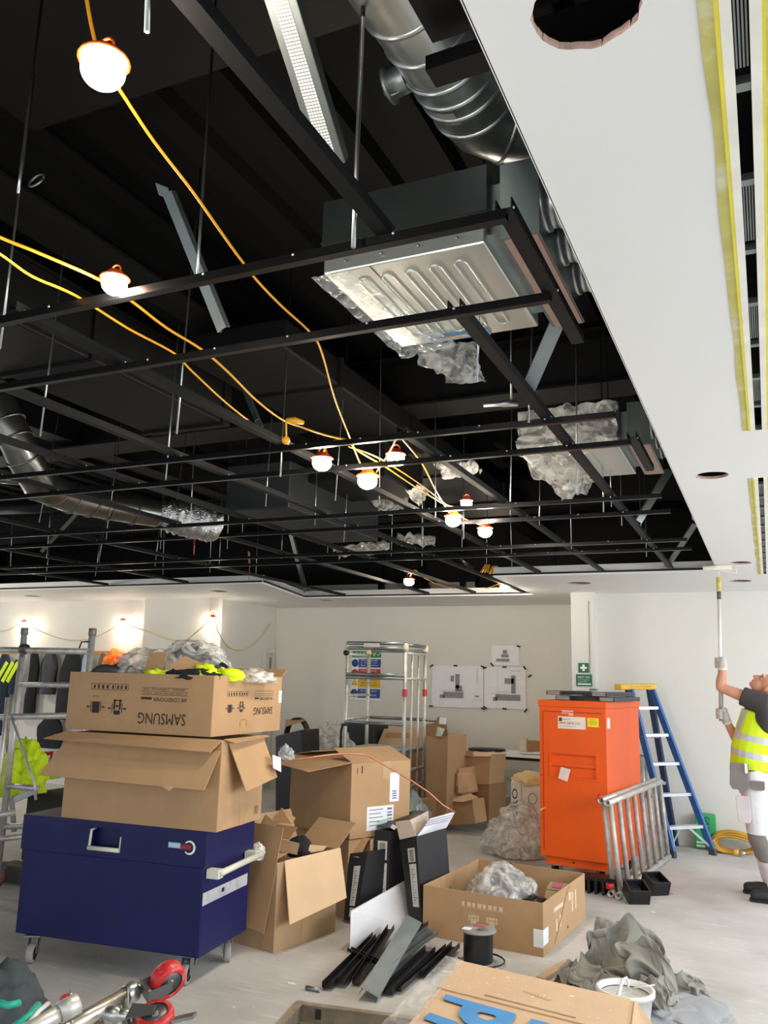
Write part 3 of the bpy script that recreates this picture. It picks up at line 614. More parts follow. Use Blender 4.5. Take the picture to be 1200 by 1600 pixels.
# --- festoon lighting
BULB = mat('lit_bulb', '#fff1da', .4, emit=55, var=0)
def lamp(c, r, lab, up=(0, 0, 1), power=9, grp='festoon lamps over the room', tilt=None):
    c = V(*c); t = thing('festoon_lamp', lab, 'lamp', tuple(c+V(0, 0, r)), 0, grp)
    ax = V(*(tilt or (0, 0, 1))).normalized()
    mb = MB(); mb.ball((0, 0, 0), r, 20, 14, (1, 1, .82)); mb.v = [tuple(c+V(*p)) for p in mb.v]; obj('bulb', mb, BULB, t)
    mb = MB(); mb.lathe([(r*.2, r*1.25), (r*.55, r*1.15), (r*.8, r*.8), (r*1.15, r*.62), (r*1.2, r*.5), (r*1.05, r*.48), (r*.6, r*.62)], c, ax, 18); obj('orange_cap', mb, ORANGEP, t)
    mb = MB(); q = c+ax*r*1.2; mb.tube([q+V(r*.5*math.cos(k*math.pi/6), 0, r*.5*math.sin(k*math.pi/6)) for k in range(7)], r*.07, 6); obj('hook', mb, ORANGEP, t)
    l = bpy.data.lights.new('lamp_light', 'POINT'); l.energy = power; l.color = (1, .88, .7); l.shadow_soft_size = r; o = bpy.data.objects.new('lamp_light', l); o.location = c-V(0, 0, r*1.15); S.collection.objects.link(o)
LAMPS = [((-0.972,0.921,2.6), .037, 'nearest and largest festoon lamp at the upper left'), ((-1.545,1.581,2.62), .034, 'second festoon lamp hanging in front of the nearest rail'),
 ((-1.851,3.311,2.58), .045, 'festoon lamp at the left of the middle cluster'), ((-1.803,3.705,2.58), .05, 'largest festoon lamp of the middle cluster'),
 ((-1.612,3.622,2.66), .043, 'bare facing festoon lamp at the upper right of the middle cluster'), ((-1.779,4.924,2.6), .05, 'lower left lamp of the right hand cluster'),
 ((-1.655,4.821,2.68), .035, 'small tilted lamp at the top of the right hand cluster'), ((-1.712,5.381,2.6), .048, 'rightmost lamp of the right hand cluster'),
 ((-3.52,8.348,2.64), .055, 'far festoon lamp low above the middle of the bulkhead'), ((-2.631,8.977,2.62), .05, 'far festoon lamp on the white reveal of the bulkhead')]
for c, r, lb in LAMPS: lamp(c, r, lb)
G = 'string lights on the left wall'
WL = [(-10.187,9.25,2.259), (-8.274,9.25,2.273), (-6.707,9.2,2.307)]
for c, lb in zip(WL, ('leftmost wall lamp above the coats', 'middle wall lamp above the orange helmet', 'wall lamp at the corner of the left column')):
    lamp(c, .05, lb, power=2.2, grp=G)
# two unseen lamps added beyond the left edge to light the coat wall
for q, lb in (((-8.6, 6.2, 2.5), 'added unseen festoon lamp that lights the coat wall, nearer one'), ((-10.2, 7.4, 2.5), 'added unseen festoon lamp that lights the coat wall, farther one')): lamp(q, .05, lb, power=26)
def cable(pts, r, lab, m=YELLOW, sub=6):
    P = [V(*p) for p in pts]; out = []
    for i in range(len(P)-1):
        p0 = P[max(i-1, 0)]; p1 = P[i]; p2 = P[i+1]; p3 = P[min(i+2, len(P)-1)]
        for k in range(sub):
            t = k/sub; out.append(.5*((2*p1)+(p2-p0)*t+(2*p0-5*p1+4*p2-p3)*t*t+(3*p1-p0-3*p2+p3)*t**3))
    out.append(P[-1]); mb = MB(); mb.tube(out, r, 6)
    return one('yellow_cable' if m == YELLOW else 'cable', mb, m, lab, 'cable')
cable([(-1.028,0.906,2.8), (-1.027,0.936,2.72), (-1.019,0.963,2.66), (-1.038,1.03,2.66), (-1.078,1.172,2.66), (-1.115,1.347,2.66), (-1.153,1.498,2.66), (-1.193,1.661,2.66), (-1.217,1.775,2.66), (-1.225,1.912,2.65), (-1.241,2.116,2.65), (-1.287,2.271,2.65), (-1.453,2.672,2.65), (-1.616,3.12,2.64), (-1.829,3.71,2.63)], .0035, 'yellow cable sweeping from the nearest lamp down to the middle cluster')
cable([(-1.673,1.206,2.64), (-1.663,1.307,2.64), (-1.634,1.4,2.64), (-1.608,1.588,2.65), (-1.631,1.741,2.66), (-1.674,1.952,2.67), (-1.678,2.14,2.67), (-1.699,2.32,2.66), (-1.775,2.625,2.66), (-1.81,2.874,2.66), (-1.805,3.026,2.67), (-1.759,3.176,2.67), (-1.706,3.271,2.67)], .0045, 'thick upper yellow cable through the second lamp to the splitter')
cable([(-1.721,1.246,2.63), (-1.733,1.368,2.64), (-1.752,1.49,2.64), (-1.744,1.639,2.65), (-1.777,1.893,2.66), (-1.788,2.134,2.67), (-1.819,2.275,2.66), (-1.9,2.631,2.65), (-1.971,3.031,2.65), (-1.954,3.198,2.64), (-1.938,3.382,2.64), (-1.882,3.363,2.63)], .004, 'lower yellow cable running beside the thick one to the left cluster lamp')
cable([(-1.882,3.363,2.63), (-1.788,3.262,2.66), (-1.714,3.279,2.67), (-1.724,3.435,2.66), (-1.724,3.73,2.66), (-1.738,3.969,2.66), (-1.756,4.337,2.66), (-1.752,4.752,2.66), (-1.697,4.932,2.68)], .004, 'yellow cable linking the left cluster lamp to the right hand cluster')
cable([(-1.749,3.694,2.62), (-1.627,3.554,2.66), (-1.478,3.343,2.68), (-1.465,3.388,2.67), (-1.524,3.757,2.66), (-1.653,4.273,2.65), (-1.773,4.81,2.64), (-1.767,4.866,2.63)], .004, 'yellow cable looping over the rail between the two clusters')
cable([(-1.732,3.349,2.66), (-1.686,3.571,2.66), (-1.696,4.091,2.66), (-1.743,4.616,2.66), (-1.776,5.126,2.65), (-1.695,5.329,2.63)], .0035, 'thin yellow cable to the rightmost lamp of the right hand cluster')
cable([(-3.617,8.576,2.69), (-3.27,7.883,2.7), (-3.364,8.389,2.69), (-3.457,9.192,2.69), (-3.265,9.803,2.69), (-2.627,8.939,2.68)], .006, 'short yellow cable between the two farthest lamps')
mb = MB(); a = V((-1.763,2.834,2.64)); mb.tube([a, a+V(.03, .02, 0), a+V(.06, .045, -.005)], [.008, .016, .008], 8)
b_ = V((-1.811,2.919,2.58)); mb.tube([a+V(.0, 0, 0), b_+V(0, 0, .02), b_], .004, 6); mb.ball(b_, .018, 10, 8)
one('cable_splitter', mb, YELLOW, 'yellow cable splitter with a round plug hanging below it', 'connector')
cable([(-11.071,9.25,2.113), (-10.531,9.25,2.163), (-10.155,9.22,2.266), (-9.873,9.25,2.163), (-9.412,9.25,2.043), (-8.92,9.25,2.036), (-8.574,9.25,2.137), (-8.249,9.22,2.279)], .008, 'pale string light cable sagging above the coats', mat('pale_cable', '#cdbfa2', .6))
cable([(-8.249,9.22,2.279), (-7.843,9.2,2.162), (-7.228,9.2,2.017), (-6.886,9.15,2.16), (-6.65,9.12,2.318), (-6.71,9.369,2.131), (-6.71,9.625,1.963), (-6.71,9.969,1.943), (-6.71,10.365,2.097), (-6.71,10.635,2.346)], .009, 'pale yellow cable looping along the left side wall from the corner lamp', mat('pale_yellow_cable', '#d9cf9a', .6))

# ================================================================ LEFT: tool chest and the cartons on it
def carton(A, B, d, z0, h, name, label, flaps=(), m=CARD, t=.006, cat='box', group=None, lid=False, inner=CARD):
    """open carton; A, B = bottom front corners; flaps = (side, length, angle from upright outwards, [inset0, inset1])"""
    yaw, w = frame(A, B); th = thing(name, label, cat, (A[0], A[1], z0), yaw, group)
    def ob(nm, mb, mm=m, par=th, **k): return obj(nm, mb, mm, par, world=False, **k)
    mb = MB()
    mb.box((0, 0, 0), (w, t, h)); mb.box((0, d-t, 0), (w, d, h)); mb.box((0, t, 0), (t, d-t, h)); mb.box((w-t, t, 0), (w, d-t, h)); mb.box((t, t, 0), (w-t, d-t, t))
    if lid: mb.box((t, t, h-t), (w-t, d-t, h))
    # weld the sheets into one folded board: joined by touching faces
    b = ob('carton_body', mb, bevel=.002)
    if lid:
        mt = MB(); mt.box((w*.0+.002, d/2-.025, h+.0002), (w-.002, d/2+.025, h+.0012)); ob('parcel_tape', mt, TAPE)
    for fl in flaps:
        side, L, ang = fl[:3]; i0, i1 = fl[3] if len(fl) > 3 else (.004, .004)
        P = {'front': (V(0, 0, h), V(1, 0, 0), w, V(0, -1, 0)), 'back': (V(w, d, h), V(-1, 0, 0), w, V(0, 1, 0)),
             'left': (V(0, d, h), V(0, -1, 0), d, V(-1, 0, 0)), 'right': (V(w, 0, h), V(0, 1, 0), d, V(1, 0, 0))}[side]
        o, ex, ln, out = P; q = math.radians(ang); up = V(0, 0, 1)*math.cos(q)+out*math.sin(q); n = ex.cross(up)
        mb = MB(); a = o+ex*i0; c = o+ex*(ln-i1); sk = fl[4] if len(fl) > 4 else .006
        mb.slab([a, c, c+up*L-ex*sk, a+up*L+ex*sk], n*.005); ob('flap', mb, fl[5] if len(fl) > 5 else m)
    return th, yaw, w
def local(th, x, y, z): return (th.matrix_basis @ V(x, y, z))
# ---- chest
CA = (-3.947,3.737,0.145); CB = (-2.777,3.877,0.145); yaw, cw = frame(CA, CB); cd_ = .57; zb = .145; zt = .772
ch = thing('tool_chest', 'dark blue steel site tool chest on four castors under the stacked cartons', 'tool chest', (CA[0], CA[1], 0), yaw)
def co(nm, mb, m, par=ch, **k): return obj(nm, mb, m, par, world=False, **k)
mb = MB(); mb.box((.012, .012, zb), (cw-.004, cd_-.012, .59)); co('chest_body', mb, NAVY, bevel=.006)
mb = MB(); hx0, hx1 = .455, .66
mb.box((0, 0, .592), (hx0, .02, zt)); mb.box((hx1, 0, .592), (cw+.006, .02, zt)); mb.box((hx0, 0, .592), (hx1, .02, .625)); mb.box((hx0, 0, .745), (hx1, .02, zt)); mb.box((hx0, .05, .6), (hx1, .055, .76))
mb.box((hx0-.002, .02, .6), (hx0, .055, .76)); mb.box((hx1, .02, .6), (hx1+.002, .055, .76))
mb.box((0, .02, .592), (.006, cd_, zt)); mb.box((cw, .02, .592), (cw+.006, cd_, zt)); mb.box((.006, cd_-.006, .592), (cw, cd_, zt)); mb.box((0, 0, zt), (cw+.006, cd_, zt+.006))
co('lid', mb, NAVY)
mb = MB(); CR = mat('cream_enamel', '#d8d8c8', .4, var=.06)
mb.tube([(hx0+.006, .045, .735), (hx0+.006, .004, .728), (hx0+.006, -.004, .64)], .008, 8); co('handle_side', mb, CR)
mb = MB(); mb.tube([(hx0, -.006, .636), (hx1-.004, -.006, .636)], .012, 10); co('front_handle', mb, CR)
mb = MB(); mb.tube([(hx1-.004, .045, .735), (hx1-.004, .0, .70), (hx1-.004, -.004, .64)], .0035, 8); co('handle_side', mb, CR)
mb = MB(); x = cw+.002
mb.box((x, .03, .535), (x+.07, .085, .58)); co('side_handle_bracket', mb, CR)
mb = MB(); mb.tube([(x+.065, .05, .557), (x+.075, .10, .565), (x+.078, .50, .575)], .017, 12); co('side_handle', mb, CR)
mb = MB(); mb.box((x, .47, .55), (x+.07, .52, .595)); co('side_handle_bracket', mb, CR)
mb = MB(); mb.box((cw-.003, .015, .40), (cw-.0015, .53, .463)); lb = co('side_label', mb, mat('scuffed_label', '#c2bfc0', .5, var=.1, scale=10, stain='#5b62a0', stain_scale=9, stain_amt=.8))
mb = MB(); mb.box((cw-.0015, .22, .425), (cw-.0008, .25, .447)); co('label_mark', mb, NAVY, lb)
# badge: pale blue and red words with a white crescent
bx, bz = .962, .688
mb = MB(); n = 28
for k in range(n-4):
    q0 = -2.4+k*4.8/(n-4); q1 = q0+4.8/(n-4)
    def pt(q, r, dx=0): return (bx+.125+dx+r*math.cos(q), -.002, bz-.002+r*math.sin(q))
    mb.add([pt(q0, .036), pt(q1, .036), pt(q1, .027, -.004), pt(q0, .027, -.004)], [(0, 1, 2, 3)])
bd = co('badge', mb, WHITE)
M = ch.matrix_basis
def ctext(s, w, h, x, z, m, y=-.0022, par=bd): return text(s, w, h, M @ V(x, y, z), M.to_3x3() @ V(1, 0, 0), (0, 0, 1), m, par, t=.001)
mb = MB(); mb.box((bx-.005, -.0015, bz-.010), (bx+.068, -.0005, bz+.017)); co('badge_plate', mb, mat('badge_blue', '#9fc6de', .4), bd)
mb = MB(); mb.box((bx+.068, -.0015, bz-.014), (bx+.135, -.0005, bz+.014)); co('badge_plate', mb, mat('badge_dark', '#4d2b34', .4), bd)
ctext('TRADE', .062, .016, bx, bz-.005, WHITE, -.003); ctext('SAFE', .066, .022, bx+.07, bz-.012, mat('badge_red', '#d83a3c', .5), -.003)
# castors
def castor(x, y, ang, brake=False):
    c, s = math.cos(ang), math.sin(ang); R = Matrix.Translation(V(x, y, 0)) @ Matrix.Rotation(ang, 4, 'Z')
    mb = MB(); mb.box((-.05, -.045, .137), (.05, .045, zb), R); mb.lathe([(.025, 0), (.03, .012)], R @ V(0, 0, .125), (0, 0, 1), 14)
    for s_ in (-1, 1): mb.slab([R @ V(-.03, s_*.024, .137), R @ V(.035, s_*.024, .137), R @ V(.04, s_*.024, .05), R @ V(.015, s_*.024, .04)], R.to_3x3() @ V(0, s_*.003, 0))
    cst = co('castor', mb, GALVD)
    ax = R.to_3x3() @ V(0, 1, 0); p = R @ V(.028, -.019, .0505)
    mb = MB(); mb.lathe([(.034, 0), (.046, .0), (.05, .006), (.05, .032), (.046, .038), (.034, .038)], p, ax, 24); co('tyre', mb, RUBBER, cst)
    mb = MB(); mb.lathe([(.0, .004), (.034, .004), (.034, .034), (0, .034)], p, ax, 24); co('wheel_hub', mb, mat('dark_red_hub', '#5d1d20', .5), cst)
    if brake:
        mb = MB(); mb.slab([R @ V(-.03, -.03, .1), R @ V(-.075, -.03, .115), R @ V(-.08, -.03, .1), R @ V(-.03, -.03, .08)], R.to_3x3() @ V(0, .06, 0)); co('brake_pedal', mb, GALVD, cst)
castor(.12, .05, math.radians(-70)); castor(cw-.10, .08, math.radians(-80), True); castor(cw-.08, cd_-.09, math.radians(-60)); castor(.12, cd_-.1, math.radians(-75))
zt += .006
# ---- big plain carton
TA = (-3.706,3.777,0.778); TB = (-2.703,3.866,0.778); big_h = .47
bc, by_, bw = carton(TA, TB, .50, zt, big_h, 'cardboard_carton', 'large plain open carton with drooping flaps, directly on the blue chest', [('left', .12, 100)], inner=CARD)
def L(x, y, z): return local(bc, x, y, z)
bpy.context.view_layer.update()
ztop = zt+big_h
mb = MB(); mb.plate([L(-.02, .0, big_h+.004), L(bw+.0, 0, big_h+.004), L(bw-.02, -.085, big_h-.055), L(-.10, -.09, big_h-.035)], .005); obj('flap', mb, CARD, bc)
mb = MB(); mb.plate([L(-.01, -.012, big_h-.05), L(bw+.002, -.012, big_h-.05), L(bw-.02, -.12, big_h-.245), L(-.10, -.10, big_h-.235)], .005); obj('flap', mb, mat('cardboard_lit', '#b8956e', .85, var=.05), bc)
mb = MB(); mb.plate([L(bw+.002, .06, big_h), L(bw+.002, .47, big_h), L(bw+.10, .49, big_h-.23), L(bw+.10, .12, big_h-.27)], .005); obj('flap', mb, CARD, bc)
mb = MB(); mb.plate([L(bw+.0, .02, big_h+.006), L(bw, .5, big_h+.004), L(bw+.03, .5, big_h-.002), L(bw+.06, .04, big_h-.01)], .004); obj('flap', mb, CARD, bc)
mb = MB(); mb.plate([L(bw+.096, .42, big_h-.10), L(bw+.11, .50, big_h-.12), L(bw+.125, .485, big_h-.20), L(bw+.115, .40, big_h-.17)], .002); obj('white_label', mb, PAPER, bc)
mb = MB(); mb.box((bw+.0005, .24, 0), (bw+.0015, .30, .11)); obj('parcel_tape', mb, TAPE, bc, world=False)
mb = MB()
for y in (.42, .445):
    mb.tube([(bw+.001, y+.01*math.cos(q), .06+.022*math.sin(q)) for q in [k*math.pi/5 for k in range(11)]], .0012, 4)
parts('printed_mark', mb, INK, bc, world=False)
mb = MB(); mb.plate([L(bw-.28, -.122, big_h-.24), L(bw-.20, -.12, big_h-.24), L(bw-.23, -.118, big_h-.262)], .002); obj('torn_corner', mb, CARDL, bc)
# ---- printed carton, upside down
zs = ztop+.012
SB = (-2.79, 3.88); SA = (SB[0]-.995*math.cos(math.radians(3.5)), SB[1]-.995*math.sin(math.radians(3.5))); SD = .80; SH = 1.59-zs
sc, sy, sw = carton(SA, SB, SD, zs, SH, 'cardboard_carton', 'upside down printed air conditioner carton at the top of the stack on the blue chest', [('back', .1, 60)])
MS = sc.matrix_basis; E1 = MS.to_3x3() @ V(1, 0, 0); E2 = MS.to_3x3() @ V(0, 1, 0)
def flip(s, w, h, x, z, face='front', m=INK, **k):   # rotated by 180 degrees: starts at the right
    if face == 'front': return text(s, w, h, MS @ V(x+w, -.001, z+h), -E1, (0, 0, -1), m, sc, **k)
    return text(s, w, h, MS @ V(sw+.001, x+w, z+h), -E2, (0, 0, -1), m, sc, **k)
def bars(lst, face='front', m=INK, name='printed_line'):
    mb = MB()
    for x0, z0, x1, z1 in lst:
        if face == 'front': mb.box((x0, -.0012, z0), (x1, -.0003, z1))
        else: mb.box((sw+.0003, x0, z0), (sw+.0012, x1, z1))
    parts(name, mb, m, sc, world=False)
def icons(x, z, w, h, face):
    bars([(x, z+h, x+w, z+h+.002), (x, z, x+w, z+.002)]+[(x+w*k/8, z, x+w*k/8+.0015, z+h) for k in (0, 1.5, 2.7, 3.8, 5.2, 8)]+[(x+w*(k+.3)/8, z+h*.2, x+w*(k+.3)/8+w*.045, z+h*.8) for k in (.2, 1.1, 2, 3, 4.2, 5.3, 6.1, 7)], face)
def person_icon(x, z, s, face, crossed=False):
    l = [(x-.3*s, z, x+.3*s, z+s*.75), (x-.75*s, z+.35*s, x-.5*s, z+.45*s), (x+.5*s, z+.35*s, x+.75*s, z+.45*s), (x-.43*s, z+.1*s, x-.38*s, z+.75*s), (x+.38*s, z+.1*s, x+.43*s, z+.75*s)]
    if crossed: l[0] = (x-.25*s, z, x+.25*s, z+s*.28); l += [(x-.3*s, z+.33*s, x-.15*s, z+s), (x+.15*s, z+.33*s, x+.3*s, z+s), (x-.1*s, z+.5*s, x+.1*s, z+.62*s), (x-.35*s, z+.9*s, x+.35*s, z+.97*s)]
    bars(l, face, name='handling_symbol')
f = sw/.955
flip('SAMSUNG', .305*f, .062, .49*f, .052); flip('AIR CONDITIONER', .215*f, .022, .58*f, .178); bars([(.50*f, .187, .57*f, .200)])
bars([(.50*f, .213, .80*f, .215), (.50*f, .232, .80*f, .234), (.50*f, .252, .80*f, .254)])
flip('air conditioner  luftbehandling   klimatizace   kondicioner', .28*f, .010, .51*f, .218); flip('climatiseur   condizionatore   clima', .27*f, .010, .51*f, .238)
icons(.16*f, .232, .25*f, .034, 'front'); person_icon(.20*f, .10, .085, 'front'); person_icon(.345*f, .095, .085, 'front', True)
flip('LIFT WITH CARE', .05, .008, .175*f, .19)
g = SD/.66
flip('SAMSUNG', .19*g, .043, .375*g, .105, 'side'); flip('AIR CONDITIONER', .135*g, .016, .43*g, .19, 'side'); bars([(.38*g, .197, .42*g, .206), (.375*g, .215, .57*g, .217), (.375*g, .228, .57*g, .230), (.375*g, .243, .57*g, .245)], 'side')
icons(.12*g, .215, .19*g, .026, 'side'); person_icon(.15*g, .125, .06, 'side'); person_icon(.255*g, .125, .06, 'side', True)
mb = MB(); mb.box((sw+.0003, SD*.955, .17), (sw+.0015, SD+.001, .245)); mb.box((sw*.985, SD, .17), (sw+.0015, SD+.0015, .245)); obj('white_label', mb, PAPER, sc, world=False)
mb = MB(); mb.box((sw+.0003, .30, .0), (sw+.0012, .355, .06)); obj('parcel_tape', mb, TAPE, sc, world=False)
mb = MB(); mb.tube([(sw+.001, .305, .045), (sw+.001, .305, .075), (sw+.001, .32, .083), (sw+.001, .36, .083), (sw+.001, .375, .075), (sw+.001, .375, .045)], .0018, 5); obj('carry_slot', mb, CARDD, sc, world=False)
# ---- what lies in the top carton
def on(x, y, z): return tuple(MS @ V(x, y, z))
mb = MB(); mb.blob(on(.34, .30, SH-.06), (.42, .32, .20), 3, .22, 2.0, 5); one('plastic_bag', mb, FILMH, 'pale clear plastic bag heaped at the left in the top carton', 'plastic bag')
mb = MB(); mb.blob(on(.16, .22, SH-.08), (.34, .3, .125), 8, .2, 2.4, 4); one('foam_lagging', mb, mat('grey_lagging', '#4a4c50', .6, var=.3, scale=12), 'dark grey lagging under film at the left rim of the top carton', 'pipe insulation')
mb = MB(); mb.blob(on(.62, .34, SH-.05), (.44, .36, .245), 5, .18, 1.8, 5); one('plastic_bag', mb, FILMD, 'large shiny clear bag over black sleeving in the top carton', 'plastic bag')
mb = MB()
pp = [on(.42, .35, SH), on(.48, .36, SH+.09), on(.60, .36, SH+.13), on(.74, .34, SH+.07), on(.90, .32, SH+.0)]
mb.tube(pp, [.05, .055, .06, .055, .04], 12); one('black_sleeve', mb, mat('glossy_black_film', '#1c1d20', .2, var=.3, scale=14, coat=.4), 'glossy black sleeving curving out of the top carton', 'sleeve')
for q, lb in (((on(.44, .12, SH+.01), on(.56, .12, SH+.0), on(.58, .14, SH+.13), on(.45, .14, SH+.12)), 'upright brown cardboard scrap in the top carton'), ((on(.66, .04, SH+.05), on(.79, .06, SH-.02), on(.90, .10, SH+.05), on(.745, .08, SH+.105)), 'tilted brown cardboard scrap leaning right in the top carton')):
    mb = MB(); mb.plate(q, .006); one('cardboard_scrap', mb, CARD, lb, 'cardboard')
mb = MB(); mb.blob(on(.80, .10, SH-.03), (.36, .2, .07), 12, .2, 2, 4); one('black_bag', mb, BLACKC, 'flat black bag along the front rim of the top carton', 'bag')
for q, sz, sd, lb in ((on(.56, .07, SH-.03), (.14, .1, .05), 2, 'small hi-vis yellow scrap at the front rim middle of the top carton'), (on(.88, .08, SH-.03), (.15, .1, .075), 4, 'hi-vis yellow strap end by the right corner of the top carton'),
                      (on(.95, .2, SH-.03), (.18, .10, .07), 6, 'hi-vis yellow strap heap on the right side rim of the top carton')):
    mb = MB(); mb.blob(q, sz, sd, .5, 3.2, 3); one('hi_vis_strap', mb, HIVIS, lb, 'strap')
mb = MB(); mb.blob(on(.97, .45, SH-.04), (.26, .3, .08), 14, .25, 2.2, 4); one('plastic_bag', mb, FILMH, 'low clear plastic bag at the right end of the top carton', 'plastic bag')
mb = MB(); mb.box(on(.70, .60, SH-.04), V(*on(.70, .60, SH+.10))+V(.03, .03, 0)); 
mb = MB(); q = on(.88, .62, SH-.02); mb.lathe([(.012, 0), (.012, .05), (.006, .055), (.006, .07)], q, (0, 0, 1), 10); one('spray_nozzle', mb, BLACKP, 'small black nozzle standing at the back of the top carton', 'nozzle')
# ---- cable drum on the chest
q = (-3.899,3.893,0.778); t = thing('cable_drum', 'black cable drum with pale rim on the left end of the blue chest', 'cable reel', (-3.78, 4.06, zt))
c = (-3.78, 4.06, zt); mb = MB(); mb.lathe([(.0, 0), (.10, 0), (.10, .006), (.0, .006)], c, (0, 0, 1), 28); obj('lower_flange', mb, mat('pale_flange', '#b9b7ae', .5), t)
mb = MB(); mb.lathe([(.0, .185), (.102, .185), (.102, .192), (.05, .196), (0, .196)], c, (0, 0, 1), 28); obj('upper_flange', mb, mat('pale_flange', '#b9b7ae', .5), t)
mb = MB(); mb.lathe([(.0, .007)]+[(.088+.004*(k % 2), .007+k*.0058) for k in range(31)]+[(0, .186)], c, (0, 0, 1), 28); obj('wound_cable', mb, BLACKP, t)
mb = MB(); mb.tube([(-3.87, 3.99, zt+.006), (-3.80, 3.955, zt+.004), (-3.72, 3.97, zt+.008), (-3.68, 3.98, zt+.006)], .005, 6); obj('cable_tail', mb, mat('pale_flange', '#b9b7ae'), t)
mb = MB(); mb.plate([(-3.86, 4.02, zt+.199), (-3.70, 4.02, zt+.199), (-3.70, 4.12, zt+.205), (-3.84, 4.13, zt+.215)], .002); obj('film_scrap', mb, FILMH, t)
# ---- aluminium scaffold tower on the left
t = thing('scaffold_tower', 'aluminium scaffold tower frame behind the blue chest at the left edge', 'scaffold', (-5.197,4.801,0))
Yt = 4.95
def tb(nm, a, b, r=.025, m=ALU): mb = MB(); mb.pipe(a, b, r, .004); return obj(nm, mb, m, t)
pA = (-5.432,4.95,1.917); pB = (-4.719,4.95,1.912)
tb('upright', pA, (pA[0]-.005, Yt, .14)); tb('upright', pB, (pB[0]-.005, Yt, .14))
for p in (pA, pB): mb = MB(); mb.lathe([(.028, 0), (.03, .004), (.03, .05), (.026, .056)], (p[0], p[1], p[2]-.05), (0, 0, 1), 16); obj('collar', mb, mat('collar_grey', '#7d7a74', .5, .6), t)
def hx(a, b, r=.024): tb('horizontal_tube', a, b, r)
hx((-6.103,4.93,1.746), (-4.717,4.93,1.741)); hx((-6.041,4.9,1.191), (-4.86,4.95,1.259)); hx((-5.442,4.95,1.477), (-4.635,4.95,1.489), .022); hx((-5.431,4.95,0.703), (-5.11,4.95,0.709), .022)
hx((-5.411,4.95,0.404), (-5.072,4.95,0.449), .022); hx((-5.709,4.8,0.439), (-5.185,4.8,0.545), .022); hx((-5.68,4.8,0.279), (-5.062,4.95,0.381), .02)
mb = MB(); c = V((-5.387,4.925,1.753)); mb.lathe([(.036, -.03), (.04, -.02), (.04, .02), (.036, .03)], c, (1, 0, 0), 14); mb.tube([c, c+V(0, -.02, -.06)], .012, 8); obj('clamp', mb, mat('clamp_steel', '#6d6a66', .5, .7), t)
mb = MB(); c = V((-4.739,4.95,1.814)); mb.lathe([(.033, 0), (.033, .008)], c, (0, 0, 1), 14); mb.tube([c, c+V(-.07, -.01, -.0), c+V(-.09, -.01, -.05)], .006, 6); obj('locking_pin', mb, BLACKP, t)
mb = MB(); mb.tube([(-5.417,4.9,1.227), (-5.141,4.93,0.755), (-5.103,4.93,0.628)], .011, 8); obj('diagonal_brace', mb, ALU, t)
mb = MB(); mb.tube([(-5.369,4.8,1.377), (-5.363,4.8,0.831), (-5.359,4.8,0.393)], .016, 8); obj('diagonal_brace', mb, ALU, t)
tb('upright', (-5.795,5.4,0.265), (-6.045,5.4,1.186), .022)
c = (-5.301,4.85,0.093); mb = MB(); mb.lathe([(.0, -.02), (.07, -.02), (.078, -.012), (.078, .012), (.07, .02), (0, .02)], (c[0]-.02, c[1], .08), (.3, 1, 0), 24); obj('castor_wheel', mb, mat('rusty_red_wheel', '#6c4a42', .6), t)
mb = MB(); mb.box((c[0]-.09, c[1]-.03, .13), (c[0]+.03, c[1]+.03, .18)); obj('castor_fork', mb, GALVD, t)
mb = MB(); mb.lathe([(.03, 0), (.03, .05), (.026, .05), (.026, .0)], (pA[0]-.005, Yt, .0), (0, 0, 1), 14); obj('base_plate', mb, GALVD, t)
mb = MB(); mb.lathe([(.03, 0), (.03, .15), (.026, .15), (.026, .0)], (pB[0]-.005, Yt, .0), (0, 0, 1), 14); obj('base_plate', mb, GALVD, t)
# ---- coats on the rack
t = thing('coat_rack', 'orange wooden batten with coat hooks along the left wall', 'coat rack', (-9.531,9.33,1.86))
mb = MB(); a = V((-11.541,9.33,1.827)); b = V((-8.356,9.33,1.855)); mb.beam(a, b, .03, .05); obj('batten', mb, mat('pine_batten', '#c98c5a', .7, var=.12, scale=12), t)
hm = MB()
for px in (5, 28, 55, 80, 105, 128, 150): 
    p = a.lerp(b, (px+60)/247); hm.tube([p+V(0, -.015, .0), p+V(0, -.05, -.005), p+V(0, -.055, .02)], .006, 6)
parts('hook', hm, GALVD, t)
def coat(cx, top_, bot, w, m, lab, seed, stripes=None, cat='coat', d=.16):
    p = V((-12.527,9.2,14.004)) if False else None
    mb = MB(); n = 22; mrows = 18; vs = []
    for i in range(mrows+1):
        f = i/mrows; ww = w*(.35+.65*min(1, f*3.2)**.6)*(1+.08*noise.noise(V(f*4, seed, 0)))
        for k in range(n):
            q = 2*math.pi*k/n; r = 1+.22*noise.noise(V(math.cos(q)*2, math.sin(q)*2+seed, f*2.2))-.12*abs(noise.noise(V(q*2.2, seed, f)))
            vs.append((cx+ww/2*r*math.cos(q)+.03*noise.noise(V(f*2, seed*3, 0)), 9.235+d/2*r*math.sin(q)*(0.5+.5*f), top_+(bot-top_)*f))
    mb.add(vs, [(i*n+k, i*n+(k+1) % n, (i+1)*n+(k+1) % n, (i+1)*n+k) for i in range(mrows) for k in range(n)], True)
    o = one('jacket', mb, m, lab, cat, 'coats on the rack')
    if stripes:
        for s_, nm in stripes: 
            m2 = MB(); m2.beam((cx-w*.3+s_, 9.07, top_-.12), (cx-w*.1+s_*1.6, 9.06, bot+.1), .045, .006, (0, -1, 0)); obj('reflective_stripe', m2, REFL, o)
    return o
NV = mat('navy_cloth', '#1f2a3c', .9, var=.2, bump=.3, scale=12)
def xz(px, py, y=9.2): return None
